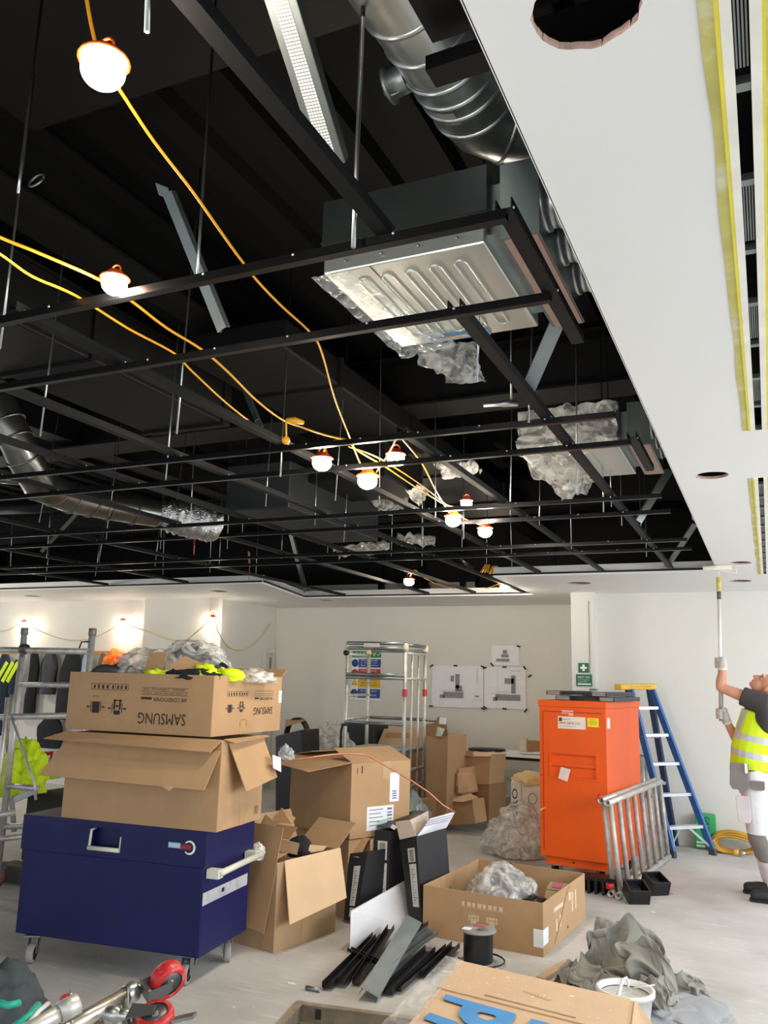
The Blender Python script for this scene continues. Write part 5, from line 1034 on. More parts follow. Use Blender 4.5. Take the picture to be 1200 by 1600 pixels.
simple_box('cardboard_box', [(-3.125,8.9,0.402), (-3.029,8.98,0.414), (-3.081,9,0.581), (-3.149,8.92,0.61)], (.05, .15, .02), 'small leaning carton with pale label in the crack of the stack', CARD, [(.2, .3, .8, .8, PAPER)])
q = simple_box('cardboard_box', [(-3.217,8.9,0.072), (-2.896,8.8,0.128), (-2.949,8.85,0.356), (-3.22,8.9,0.315)], (.05, .25, 0), 'crushed brown box with flap open on the floor under the tilted one', CARD, [(.1, .25, .45, .8, PAPER), (.5, .3, .66, .95, TAPE)])
mb = MB(); mb.plate([(-3.162,8.8,0.331), (-3.008,8.75,0.343), (-2.829,8.7,0.408), (-2.971,8.85,0.419), (-3.169,8.9,0.359)], .004); obj('flap', mb, CARDL, q)
simple_box('cardboard_box', [(-4.672,9.8,0.246), (-3.984,9.8,0.298), (-3.993,9.8,0.778), (-4.689,9.8,0.738)], (0, .5, 0), 'brown box behind the tower under its deck', CARDD, [(.2, .3, .45, .8, PAPER), (.55, .3, .68, .85, TAPE)])
simple_box('cardboard_box', [(-4.699,9.6,0.04), (-3.752,9.6,0.119), (-3.755,9.6,0.335), (-4.708,9.6,0.264)], (0, .5, 0), 'low brown box on the floor behind the tower', CARDD)
simple_box('cardboard_box', [(-4.622,10,0.738), (-3.946,10,0.776), (-3.967,10,0.983), (-4.521,10,0.965)], (0, .4, 0), 'pale brown printed box on the dark one behind the tower deck', CARDL, [(.1, .5, .7, .8, TAPE)])
simple_box('cardboard_box', [(-3.436,8.3,0.067), (-3.267,8.3,0.083), (-3.259,8.3,0.393), (-3.442,8.3,0.366)], (0, .3, 0), 'small brown box half hidden behind the grey bag', CARDD)
simple_box('plastic_crate', [(-5.086,9.9,0.734), (-4.603,9.9,0.76), (-4.612,9.9,1.036), (-5.097,9.9,1.014)], (0, .45, 0), 'dark green crate at the wall left of the pale printed box', mat('dark_green_plastic', '#1c2624', .5, var=.2), bev=.02)
simple_box('plastic_crate', [(-5.075,9.8,0.192), (-4.409,9.8,0.243), (-4.425,9.8,0.776), (-5.099,9.8,0.739)], (0, .5, 0), 'dark box under the green crate behind the tower', mat('dark_box', '#23211f', .7))
# roll of hose on pallet-like timber left of the tower
mb = MB(); q = V((-4.943,8.5,0.929))
for k in range(3): mb.tube([q+V(.14*math.cos(a)*1.0, k*.03, .19*math.sin(a)) for a in [i*math.pi/10 for i in range(21)]], .018, 8)
o = thing('hose_coil', 'black hose coil behind the top right of the carton stack', 'hose', tuple(q)); parts('hose_turn', mb, BLACKP, o)
simple_box('equipment_case', [(-5.094,8.4,-0.038), (-4.673,8.3,0.028), (-4.749,8.3,1.018), (-5.153,8.4,0.924)], (0, .4, 0), 'black equipment case in front of the hose coil', BLACKP, bev=.015)
scrap([(-4.972,8.3,1.035), (-4.672,8.2,1.114), (-4.827,8.5,1.119), (-5.139,8.6,1.095)], 'brown board on top of the hose coil behind the stack', CARD)
mb = MB(); q = (-4.96,9.2,0.759); mb.blob((q[0], q[1], .35), (.85, .5, .62), 17, .25, 1.7, 5); one('plastic_sheet', mb, FILMH, 'heap of clear plastic at the wall left of the tower', 'plastic sheet')
mb = MB(); mb.box((q[0]-.5, 9.0, 0), (q[0]+.5, 9.7, .36)); one('storage_box', mb, mat('dark_box', '#23211f'), 'low dark box under the heap of clear plastic', 'box', bevel=.01)
# trolley handle
mb = MB(); q = V((-4.263,8.3,1.041)); mb.tube([q+V(0, 0, -.75), q+V(0, 0, .0), q+V(.02, .0, .05), q+V(.1, .05, .06)], .014, 8); mb.box((q.x-.02, q.y-.01, 0), (q.x+.3, q.y+.25, .03)); one('sack_truck', mb, BLACKP, 'black sack truck standing just left of the middle tower', 'trolley')
# ---- table
t = thing('folding_table', 'round ended white folding table with black frame by the back wall', 'table', (-3.0, 10.2, 0))
tp = [(-3.832,11.211,0.76), (-3.567,10.615,0.76), (-3.246,10.279,0.76), (-2.56,10.428,0.76)]
mb = MB(); tc = [(-3.42+.34*math.cos(a), 10.18+.34*math.sin(a)) for a in [math.pi/2+math.pi*k/10 for k in range(11)]]; loop = tc+[(-2.15, 9.84), (-2.15, 10.52)]
mb.slab([(x, y, .735) for x, y in loop], (0, 0, .03)); obj('table_top', mb, mat('table_white', '#e6e4da', .5), t)
mb = MB(); mb.box((-3.35, 9.98, .69), (-2.2, 10.02, .73)); mb.box((-3.35, 10.34, .69), (-2.2, 10.38, .73)); parts('frame_rail', mb, BLACKP, t)
for y in (10.0, 10.36): mb = MB(); mb.tube([(-2.45, y, .70), (-2.42, y, .0)], .02, 8); obj('leg', mb, BLACKP, t); mb = MB(); mb.tube([(-3.3, y, .70), (-3.25, y, .0)], .015, 8); obj('leg', mb, GALVD, t)
mb = MB(); mb.box((-2.46, 10.0, .35), (-2.36, 10.36, .52)); obj('leg_brace', mb, BLACKP, t)
mb = MB(); mb.lathe([(0, 0), (.20, .0), (.24, .02), (.0, .028)], (-3.2, 10.15, .766), (0, 0, 1), 24); one('black_folder', mb, BLACKP, 'black round folder lying on the left end of the table', 'folder')
for k, (x, y, r) in enumerate(((-2.75, 10.1, .2), (-2.5, 10.2, -.1), (-2.6, 10.05, .5))):
    R = Matrix.Translation(V(x, y, .767+k*.004)) @ Matrix.Rotation(r, 4, 'Z'); mb = MB(); mb.box((-.15, -.1, 0), (.15, .1, .002), R); one('paper_sheet', mb, PAPER, ['white drawing lowest on the table', 'white drawing at the right on the table', 'topmost tilted white drawing on the table'][k], 'paper')
mb = MB(); q = (-2.701,10.3,0.881); mb.box((q[0]-.04, 10.3, .766), (q[0]+.12, 10.4, .90)); one('cardboard_box', mb, CARDD, 'small brown box on the table beside the orange cabinet', 'box', bevel=.003)
mb = MB(); q = (-2.785,10.35,0.911); mb.box((q[0]-.06, 10.35, .766), (q[0]+.03, 10.42, .92)); one('paper_box', mb, mat('cream_card', '#cfc3b2', .8), 'pale printed packet left of the small brown box on the table', 'box')
# chair-like grey bag under the table
mb = MB(); mb.tube([(-3.061,10,0.486), (-2.929,9.9,0.439), (-2.813,9.9,0.447)], .012, 8); mb.tube([(-2.894,9.6,0.31), (-2.766,9.6,0.32)], .012, 8); mb.plate([(-3.023,9.95,0.478), (-2.829,9.9,0.446), (-2.78,9.7,0.307), (-2.924,9.7,0.31)], .01)
one('folding_chair', mb, mat('chair_grey', '#8f958f', .5), 'grey folded chair leaning under the table', 'chair')
# sack and plastic heap
sk = thing('plaster_sack', 'printed white and yellow plaster bag beside the orange cabinet', 'sack', (-2.356,8.63,0))
ps = (-2.12, 8.15, 0)
mb = MB(); a = V((-2.322,8.1,0.306)); b = V((-2.007,8.1,0.334)); h0 = (-2.302,8.1,0.68)[2]
mb.box((a.x, 8.1, .0), (b.x, 8.42, h0)); obj('sack_body', mb, mat('sack_white', '#d6d0be', .7, var=.08, scale=8, bump=.3), sk, bevel=.03)
mb = MB(); mb.blob((a.x+.18, 8.25, h0-.05), (.36, .34, .12), 5, .2, 2, 4); obj('sack_top', mb, mat('sack_kraft', '#d9bd85', .8, var=.1), sk)
text('DIVRO', .38, .055, (a.x+.075, 8.098, h0-.46), (0, 0, 1), (-1, 0, 0), INK, sk); text('Thistle plaster', .2, .014, (a.x+.12, 8.098, h0-.25), (0, 0, 1), (-1, 0, 0), INK, sk)
mb = MB(); mb.tube([(a.x+.22+.04*math.cos(q), 8.098, h0-.16+.05*math.sin(q)) for q in [k*math.pi/6 for k in range(13)]], .003, 4); obj('printed_mark', mb, INKG, sk)
mb = MB(); q = (-2.206,8.08,0); mb.blob((q[0], q[1], .0), (.50, .50, .45), 31, .22, 1.7, 5); one('plastic_sheet', mb, FILMH, 'heap of milky plastic sheet on the floor before the sack', 'plastic sheet')
mb = MB(); q = (-2.424,8.147,0); mb.blob((q[0], q[1], .0), (.34, .36, .28), 33, .25, 1.9, 5); one('plastic_sheet', mb, FILMD, 'clear grey plastic at the left side of the milky heap', 'plastic sheet')
# ---- floor carton with contents
FA = (-2.109,5.342,0); FB = (-1.316,5.292,0); 
fc, fy, fw = carton(FA, FB, .96, 0, .30, 'cardboard_carton', 'wide low open carton with a plastic bag inside, centre of the floor', ())
MF = fc.matrix_basis
mb = MB(); mb.box((fw-.06, -.0015, .05), (fw+.001, -.0003, .15)); mb.box((fw+.0003, -.001, .06), (fw+.0015, .10, .15)); obj('white_label', mb, PAPER, fc, world=False)
WP = mat('white_faded_print', '#d8bfa0', .8)
mb = MB()
for k in range(8): mb.box((.27+k*.035, -.0012, .215), (.29+k*.035+.006*(k % 2), -.0003, .24))
mb.box((.265, -.0012, .208), (.56, -.0003, .21)); parts('handling_symbol', mb, WP, fc, world=False)
for x in (.35, .47):
    mb = MB(); mb.box((x-.02, -.0012, .10), (x+.02, -.0003, .15)); mb.box((x-.035, -.0012, .135), (x-.025, -.0003, .17)); mb.box((x+.025, -.0012, .135), (x+.035, -.0003, .17)); mb.box((x-.02, -.0012, .155), (x+.02, -.0003, .17)); parts('handling_symbol', mb, WP, fc, world=False)
mb = MB()
for y0, z0, y1, z1 in ((.22, .20, .42, .225), (.26, .08, .29, .15), (.34, .09, .37, .16), (.62, .12, .65, .24), (.70, .12, .73, .24), (.55, .20, .60, .25)): mb.box((fw+.0003, y0, z0), (fw+.0012, y1, z1))
parts('faded_print', mb, WP, fc, world=False)
for y in (.09, .52): mb = MB(); mb.lathe([(0, 0), (.009, 0), (.009, .001), (0, .001)], (fw+.0005, y, .09 if y < .2 else .05), (1, 0, 0), 12); obj('round_hole', mb, INK, fc, world=False)
def inF(x, y, z): return tuple(MF @ V(x, y, z))
mb = MB(); mb.blob(inF(.36, .48, .04), (.46, .42, .33), 41, .16, 1.5, 5); one('plastic_bag', mb, FILMD, 'shiny clear plastic bag in the wide floor carton', 'plastic bag')
mb = MB(); mb.blob(inF(.36, .50, .03), (.36, .32, .26), 44, .16, 1.5, 4); one('insulation_bundle', mb, mat('mixed_grey', '#6d6d72', .5, var=.4, scale=20), 'grey fittings inside the shiny bag of the floor carton', 'fittings')
mb = MB(); mb.blob(inF(.27, .80, .0), (.18, .2, .32), 42, .15, 1.8, 4); one('black_bag', mb, BLACKP, 'black bag behind the shiny one in the floor carton', 'bag')
mb = MB(); mb.blob(inF(.62, .40, .0), (.26, .2, .24), 43, .12, 1.5, 4); one('black_bag', mb, BLACKP, 'black rounded piece right of the shiny bag in the floor carton', 'bag')
t = thing('cardboard_tube_box', 'small khaki carton with a pink label standing in the floor carton', 'box', inF(.72, .3, .01))
mb = MB(); mb.slab([inF(.66, .22, .02), inF(.80, .22, .02), inF(.80, .50, .26), inF(.66, .50, .26)], (0, .06, .02)); obj('box_body', mb, mat('khaki_card', '#a8906a', .8), t)
mb = MB(); mb.slab([inF(.66, .50, .265), inF(.80, .50, .265), inF(.80, .60, .29), inF(.66, .60, .29)], (0, 0, .004)); obj('flap', mb, mat('khaki_card', '#a8906a'), t)
mb = MB(); mb.slab([inF(.69, .52, .277), inF(.75, .52, .277), inF(.75, .59, .294), inF(.69, .59, .294)], (0, 0, .003)); obj('pink_label', mb, mat('pink_label', '#b0567e', .6), t)
# ---- cable drum on the floor
q = (-1.63,5.012,-0); t = thing('cable_drum', 'grey topped drum of black cable standing on the floor', 'cable reel', q); c = (q[0], q[1], 0)
FG = mat('drum_grey', '#8d8c88', .5, var=.1)
mb = MB(); mb.lathe([(0, 0), (.105, 0), (.105, .007), (0, .007)], c, (0, 0, 1), 28); obj('lower_flange', mb, FG, t)
mb = MB(); mb.lathe([(.022, .172), (.105, .172), (.107, .176), (.105, .181), (.022, .181), (.022, .172)], c, (0, 0, 1), 32); up_ = obj('upper_flange', mb, FG, t)
mb = MB(); mb.lathe([(0, .008)]+[(.083+.003*(k % 2), .008+k*.0055) for k in range(30)]+[(.03, .171)], c, (0, 0, 1), 28); obj('wound_cable', mb, BLACKP, t)
mb = MB(); mb.box((c[0]-.085, c[1]-.05, .1812), (c[0]-.035, c[1]+.0, .1822)); obj('white_label', mb, PAPER, up_)
mb = MB(); mb.box((c[0]-.045, c[1]+.03, .1812), (c[0]+.02, c[1]+.075, .1822)); obj('red_label', mb, mat('faded_red', '#b9554d', .6), up_)
mb = MB(); mb.tube([(c[0]-.12, c[1]+.0, .01)]+[(c[0]+.03+.125*math.cos(a), c[1]+.0+.115*math.sin(a), .008+.02*(a+2.8)/5) for a in [-2.8+k*.4 for k in range(13)]], .005, 6); obj('loose_turn', mb, BLACKP, t)
# ---- pile of black ceiling channel offcuts
R_ = random.Random(5)
def offcut(a, b, w, h, m, lab, nm='channel_offcut', up=(0, 0, 1)): 
    mb = MB(); mb.chan(a, b, w, h, .003, up); return one(nm, mb, m, lab, 'metal channel', 'offcuts in the pile' )
def ctr(p, z): return (p[0], p[1], z)
BK = mat('black_channel', '#222326', .4, .4, var=.15, scale=14)
OC = [(((-2.184,4.191,0), .02), ((-2.289,5.031,0), .04), .05, .03, BK, 'long black channel at the left of the offcut pile'),
      (((-2.134,4.26,0), .03), ((-2.249,4.982,0), .05), .045, .03, BK, 'second black channel from the left of the offcut pile'),
      (((-2.079,4.323,0), .02), ((-2.239,5.132,-0), .07), .04, .03, BK, 'black channel with a jagged end lying against the silver one'),
      (((-2.303,4.685,0), .05), ((-2.037,4.59,-0), .03), .03, .02, BK, 'short black channel poking out at the left under the pile'),
      (((-1.877,4.27,0), .02), ((-1.891,4.916,0), .05), .06, .035, BK, 'large black channel with an open end at the front of the pile'),
      (((-1.836,4.323,0), .02), ((-1.839,5.077,0), .03), .03, .025, BK, 'flat black channel along the right front of the pile'),
      (((-1.79,4.591,0), .02), ((-1.811,5.134,0), .03), .05, .03, BK, 'rightmost black channel nearest the cable drum'),
      (((-1.996,4.499,0), .06), ((-2.077,5.284,0), .08), .05, .03, BK, 'black channel running under the silver pieces'),
      (((-1.99,4.616,-0), .08), ((-1.977,5.137,0), .10), .04, .02, GALVD, 'upper short silver channel in the offcut pile'),
      (((-1.964,4.495,-0), .07), ((-1.94,5.129,-0), .08), .035, .02, GALVD, 'lower short silver channel in the offcut pile'),
      (((-1.995,4.858,0), .05), ((-2.082,5.221,0), .09), .06, .03, BK, 'short wide black channel behind the big silver one')]
for (a, za), (b, zb_), w, h, m, lb in OC: offcut(ctr(a, za+.01), ctr(b, zb_+.01), w, h, m, lb)
mb = MB(); a = V(*(-1.929,4.164,0)); b = V((-2.054,5.05,0.155)); a.z = .03; mb.chan(a, b, .095, .035, .003, (-.3, -.4, -.9)); one('channel_offcut', mb, mat('pale_zinc', '#a9b6b8', .35, .8, var=.1, scale=6), 'large bright silver channel lying on top of the offcut pile', 'metal channel')
mb = MB(); mb.pipe(((-2.286,4.156,0)[0], (-2.286,4.156,0)[1], .012), ((-2.205,4.16,0)[0], (-2.205,4.16,0)[1], .012), .011, .002); one('tube_offcut', mb, GALVD, 'tiny pale tube offcut on the floor left of the pile', 'tube')
# ---- big flattened carton in the foreground
HB = .26; A = V(*(-1.459,4.177,0.26)); B = V(*(-0.609,4.055,0.26)); 
yb, wb = frame(A, B); ex = (B-A); ex.z = 0; ex.normalize(); ey = V(-ex.y, ex.x, 0)
t = thing('cardboard_carton', 'paint splashed carton with big blue letters in the foreground', 'box', (A.x-ey.x*.9, A.y-ey.y*.9, 0), yb)
CF = mat('foreground_card', '#d3b391', .85, var=.04, scale=4, stain='#c4a27e', stain_scale=2.5, stain_amt=.5)
mb = MB(); D = .95; p0 = A; p1 = B; dn = (ex*.2-ey*.83).normalized(); p2 = B+dn*D; p3 = A+dn*D
mb.slab([V(p.x, p.y, 0) for p in (p3, p2, p1, p0)], (0, 0, HB)); obj('carton_body', mb, CF, t, bevel=.006)
mb = MB(); mb.slab([V(p.x, p.y, HB+.001) for p in (A+dn*.01+ex*.004, B+dn*.01-ex*.02, B+dn*.40-ex*.02, A+dn*.40+ex*.004)], (0, 0, .005)); fl1 = obj('top_flap', mb, CF, t)
mb = MB(); mb.slab([V(B.x, B.y, HB+.002)-ex*.0, V(B.x, B.y, HB-.01)+dn*.22+ex*.09, V(B.x, B.y, HB-.03)+dn*.6+ex*.12, V(B.x, B.y, HB+.002)+dn*.6], (0, 0, .004)); obj('side_flap', mb, CF, t)
mb = MB(); mb.slab([V(A.x, A.y, HB+.008)-ex*.07, V(A.x, A.y, HB+.008)+ex*.03, V(A.x, A.y, HB+.008)+ex*.03+dn*D, V(A.x, A.y, HB+.0)-ex*.10+dn*D], (0, 0, .0015)); obj('film_strip', mb, FILMT, t)
BLU = mat('print_blue', '#4a92cf', .7)
def onT(u, v, z=HB+.0072): return V(A.x, A.y, z)+ex*u-ey*v
def blue(pts, nm='blue_letter'): mb = MB(); mb.slab(pts, (0, 0, .0008)); return obj(nm, mb, BLU, t)
def letter(outer, holes=()):
    o = plate_holes('blue_letter', [p[:2] for p in outer], [[p[:2] for p in h] for h in holes], .2678, BLU); I = _inv[t.name]
    for v in o.data.vertices: v.co = I @ v.co
    o.parent = t; _inv[o.name] = I
letter([(-1.353,3.713,0.268), (-1.257,3.691,0.268), (-1.023,3.648,0.268), (-1.015,3.606,0.268), (-1.014,3.52,0.268), (-1.01,3.367,0.268), (-1.124,3.419,0.268), (-1.186,3.469,0.268), (-1.224,3.516,0.268), (-1.241,3.576,0.268), (-1.245,3.625,0.268), (-1.343,3.651,0.268)],
       [[(-1.166,3.57,0.268), (-1.151,3.543,0.268), (-1.111,3.525,0.268), (-1.087,3.544,0.268), (-1.085,3.578,0.268), (-1.102,3.591,0.268), (-1.158,3.595,0.268)]])
letter([(-1.339,3.489,0.268), (-1.232,3.459,0.268), (-1.143,3.422,0.268), (-1.134,3.32,0.268), (-1.268,3.396,0.268), (-1.342,3.42,0.268)])
letter([(-0.956,3.627,0.268), (-0.882,3.617,0.268), (-0.819,3.598,0.268), (-0.819,3.49,0.268), (-0.944,3.489,0.268)])
text('/nInu', .14, .025, (-0.928,3.87,0.268), V((-1.059,3.917,0.268))-V((-0.928,3.87,0.268)), ey*-1, mat('faint_print', '#b59878', .8), t)
mb = MB(); mb.slab([(-1.205,3.795,0.268), (-1.199,3.782,0.268), (-0.794,3.72,0.268), (-0.796,3.73,0.268)], (0, 0, .0006)); obj('faint_line', mb, mat('faint_print', '#b59878'), t)
mb = MB(); rq = random.Random(7)
for k in range(70):
    u = rq.uniform(.03, .8); v = rq.uniform(.04, .38); r = rq.uniform(.001, .0035)*(1+(rq.random() < .15)*1.4); p = V(A.x, A.y, HB+.0063)+ex*u+dn*v
    mb.add([p+V(r*math.cos(a)*1.5, r*math.sin(a), .0006) for a in [i*math.pi/3 for i in range(6)]], [tuple(range(6))])
obj('paint_splash', mb, mat('paint_white', '#f1eadf', .6), t, kind='stuff')
# timber strip behind the carton
mb = MB(); mb.beam(V(*(-1.23,4.882,0.012)), V(*(-1.158,5.245,0.012)), .05, .02); one('timber_strip', mb, mat('pale_timber', '#cdb08c', .7, var=.1), 'pale timber strip on the floor between the foreground carton and dust sheet', 'timber')

# ================================================================ RIGHT
A = (-1.812,7.233,0.2); B = (-1.242,7.16,0.2); yaw, w = frame(A, B); D = 1.0; Hc = 1.457
cb = thing('tool_cabinet', 'tall orange steel site cabinet with labels on its door', 'tool cabinet', (A[0], A[1], 0), yaw)
def cc_(nm, mb, m, par=cb, **k): return obj(nm, mb, m, par, world=False, **k)
mb = MB(); mb.box((0, .02, .2), (w, D, Hc-.055)); cc_('cabinet_body', mb, ORANGE, bevel=.004)
mb = MB(); mb.box((-.008, -.012, Hc-.055), (w+.012, D+.01, Hc)); cc_('top_cap', mb, ORANGE, bevel=.004)
mb = MB(); mb.box((.035, .035, .13), (w-.01, D-.03, .2)); cc_('plinth', mb, ORANGE)
rx0, rx1, ra, rb_, rc, rd = .10, w-.09, .835, .92, .945, 1.02
mb = MB()   # door skin built round the two recessed grips
for lo, hi in (((0, 0, .2), (rx0, .02, Hc-.055)), ((rx1, 0, .2), (w, .02, Hc-.055)), ((rx0, 0, .2), (rx1, .02, ra)), ((rx0, 0, rd), (rx1, .02, Hc-.055)), ((rx0, 0, rb_), (rx1, .02, rc))): mb.box(lo, hi)
dr = cc_('door', mb, ORANGE)
mb = MB(); mb.box((rx0-.012, -.008, rd), (rx1+.012, 0, rd+.012)); mb.box((rx0-.012, -.008, ra-.012), (rx1+.012, 0, ra)); mb.box((rx0-.012, -.008, ra), (rx0, 0, rd)); mb.box((rx1, -.008, ra), (rx1+.012, 0, rd)); cc_('grip_frame', mb, ORANGE, dr)
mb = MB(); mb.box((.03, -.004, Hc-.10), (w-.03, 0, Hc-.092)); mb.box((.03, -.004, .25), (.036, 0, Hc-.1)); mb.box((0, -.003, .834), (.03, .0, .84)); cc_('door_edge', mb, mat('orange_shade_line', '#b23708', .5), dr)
def plate_on(nm, x0, z0, x1, z1, m, par=cb, y=-.002): mb = MB(); mb.box((x0, y, z0), (x1, 0, z1)); return cc_(nm, mb, m, par)
MC = cb.matrix_basis; EX = MC.to_3x3() @ V(1, 0, 0)
wl = plate_on('white_label', .165, 1.225, .405, 1.325, mat('label_cream', '#eadccf', .5)); 
def ct(s, x, z, w_, h_, m, par, y=-.0026): return text(s, w_, h_, MC @ V(x, y, z), EX, (0, 0, 1), m, par)
plate_on('label_mark', .175, 1.285, .202, 1.315, mat('maroon_ink', '#5a2331', .6), wl, -.0026)
ct('Sitesafe Hire', .21, 1.298, .07, .011, mat('maroon_ink', '#5a2331'), wl); ct('0800 5870 121', .175, 1.262, .18, .018, mat('maroon_ink', '#5a2331'), wl); ct('www.tool-storage.co.uk', .175, 1.240, .15, .010, RD, wl)
yl = plate_on('yellow_label', .42, 1.25, .515, 1.322, mat('label_yellow', '#f4dd22', .5)); ct('HAVE YOU', .445, 1.303, .045, .008, INK, yl); ct('CHECKED YOUR', .432, 1.285, .07, .009, INK, yl); ct('TOOLS IN', .44, 1.270, .055, .008, INK, yl)
plate_on('small_label', .20, 1.350, .30, 1.374, mat('label_cream', '#eadccf')); plate_on('small_label', .26, 1.336, .30, 1.345, mat('label_cream', '#eadccf'))
mb = MB(); mb.box((w, .03, 1.24), (w+.002, .11, 1.325)); cc_('white_label', mb, mat('label_cream', '#eadccf'))
mb = MB(); mb.plate([MC @ V(.165, -.012, .82), MC @ V(.245, -.014, .80), MC @ V(.275, -.012, .90), MC @ V(.19, -.012, .915)], .002); obj('paper_tag', mb, mat('tag_paper', '#ecd6cb', .6), cb)
mb = MB(); mb.plate([MC @ V(.0, -.003, .545), MC @ V(.045, -.003, .57), MC @ V(.05, -.003, .585), MC @ V(.0, -.003, .56)], .001); obj('scratch', mb, mat('scratch_pink', '#f6b49c', .6), cb)
mb = MB(); mb.lathe([(0, 0), (.008, 0), (.008, .002), (0, .002)], MC @ V(.27, .033, .165), MC.to_3x3() @ V(0, -1, 0), 10); obj('bolt_hole', mb, INK, cb)
for (x, y) in ((.10, .10), (w-.1, .12), (.1, D-.12), (w-.1, D-.12)):
    mb = MB(); mb.box((x-.05, y-.05, .12), (x+.05, y+.05, .13)); mb.box((x-.04, y-.03, .05), (x-.034, y+.03, .12)); mb.box((x+.034, y-.03, .05), (x+.04, y+.03, .12)); cs = cc_('castor', mb, GALV)
    mb = MB(); mb.lathe([(0, -.02), (.05, -.02), (.055, -.012), (.055, .012), (.05, .02), (0, .02)], (x, y, .055), (1, 0, 0), 20); cc_('castor_wheel', mb, BLACKP, cs)
# flat black frames on top
def fr(x0, y0, x1, y1, z, lab, k):
    t = thing('floor_bracket', lab, 'bracket', MC @ V(x0, y0, z), yaw); mb = MB()
    mb.box((x0, y0, z), (x0+.13, y1, z+.035)); mb.box((x1-.13, y0, z), (x1, y1, z+.035)); mb.box((x0+.13, y0+.10, z+.004), (x1-.13, y0+.22, z+.03)); mb.box((x0+.13, y1-.22, z+.004), (x1-.13, y1-.10, z+.03))
    M_ = MC; mb.v = [tuple(M_ @ V(*v)) for v in mb.v]; obj('frame', mb, mat('gunmetal', '#3a3a3c', .4, .5), t)
    for xa in (x0, x1-.13):
        for q in (0, 1): mb = MB(); mb.box((xa+.01, y0-.003, z+.004+q*.015), (xa+.12, y0, z+.016+q*.015)); mb.v = [tuple(M_ @ V(*v)) for v in mb.v]; obj('end_plate', mb, mat('plate_pinkgrey', '#9c8f8c', .5), t)
fr(.14, .02, w+.07, .8, Hc+.002, 'lower flat dark metal bracket frame on the orange cabinet', 0)
fr(.05, .04, w-.0, .86, Hc+.042, 'upper flat dark metal bracket frame on the orange cabinet', 1)
mb = MB(); mb.box((.24, .62, Hc+.08), (.30, .68, Hc+.10)); mb.v = [tuple(MC @ V(*v)) for v in mb.v]; one('metal_plate', mb, GALVD, 'thin grey plate lying on top of the bracket frames', 'plate')
# black crate under the cabinet front
t = thing('plastic_crate', 'black ribbed plastic crate on the floor under the cabinet corner', 'crate', (-1.33, 7.0, 0)); mb = MB()
mb.box((-1.45, 6.98, .10), (-1.15, 7.14, .125)); mb.box((-1.45, 7.10, 0), (-1.15, 7.14, .10)); obj('crate_body', mb, BLACKP, t)
for k in range(6): mb = MB(); mb.box((-1.44+k*.055, 6.985, 0), (-1.42+k*.055, 7.09, .10)); obj('rib', mb, BLACKP, t)
# scaffold frames leaning on the cabinet
def leanframe(b0, b1, t0, t1, n, lab, r=.024):
    t = thing('scaffold_ladder', lab, 'scaffold', b0); b0 = V(*b0); b1 = V(*b1); t0 = V(*t0); t1 = V(*t1); dl = (b1-b0).normalized()
    for a, b, nm in ((b0, b1, 'bottom_rail'), (t0, t1, 'top_rail')): mb = MB(); mb.pipe(a, b, r, .004, 18); obj(nm, mb, ALU, t)
    for k in range(n):
        f = .045+.93*k/(n-1); mb = MB(); mb.tube([b0.lerp(b1, f), t0.lerp(t1, f)], r*.82, 14); obj('rung', mb, ALUD, t)
    return t
F1 = leanframe((-1.140, 6.90, .028), (-.955, 8.70, .028), (-1.195, 6.86, .70), (-.998, 8.66, .70), 8, 'outer aluminium ladder frame leaning beside the orange cabinet')
F2 = leanframe((-1.20, 6.93, .028), (-1.01, 8.72, .028), (-1.247, 6.88, .712), (-1.048, 8.68, .712), 2, 'inner aluminium frame between the outer one and the orange cabinet')
mb = MB(); mb.lathe([(.024, -.02), (.030, -.02), (.030, .02), (.024, .02)], (-1.204, 6.935, .085), (0, 0, 1), 14); obj('red_clip', mb, REDP, F2)
mb = MB(); mb.lathe([(0, 0), (.02, 0), (.02, .02), (0, .02)], (-1.247, 6.87, .745), (0, -1, 0), 12); obj('red_clip', mb, REDP, F2)
for (x, y, r, lab) in ((-1.02, 6.93, .5, 'nearer black plastic foot block beside the leaning frames'), (-.93, 7.28, .7, 'farther black plastic foot block beside the leaning frames')):
    R = Matrix.Translation(V(x, y, .0)) @ Matrix.Rotation(r, 4, 'Z') @ Matrix.Rotation(.35, 4, 'X'); t = thing('base_block', lab, 'base block', (x, y, 0)); mb = MB()
    mb.box((-.08, -.09, .03), (.08, .07, .05), R); mb.box((-.08, -.09, .05), (-.065, .07, .14), R); mb.box((.065, -.09, .05), (.08, .07, .14), R); mb.box((-.065, -.09, .05), (.065, -.075, .14), R); mb.box((-.065, .055, .05), (.065, .07, .14), R); mb.box((-.04, -.09, .09), (.04, .07, .10), R)
    obj('block', mb, BLACKP, t, bevel=.004)
# tubes behind the cabinet
mb = MB(); mb.tube([(-1.24,9.2,0.868), (-1.2,8.95,0.515)], .03, 10); one('aluminium_tube', mb, ALU, 'upright aluminium tube end behind the cabinet, left one', 'tube')
mb = MB(); mb.tube([(-1.209,9.2,0.832), (-1.151,8.95,0.519)], .03, 10); one('aluminium_tube', mb, ALUD, 'leaning aluminium tube end behind the cabinet, right one', 'tube')
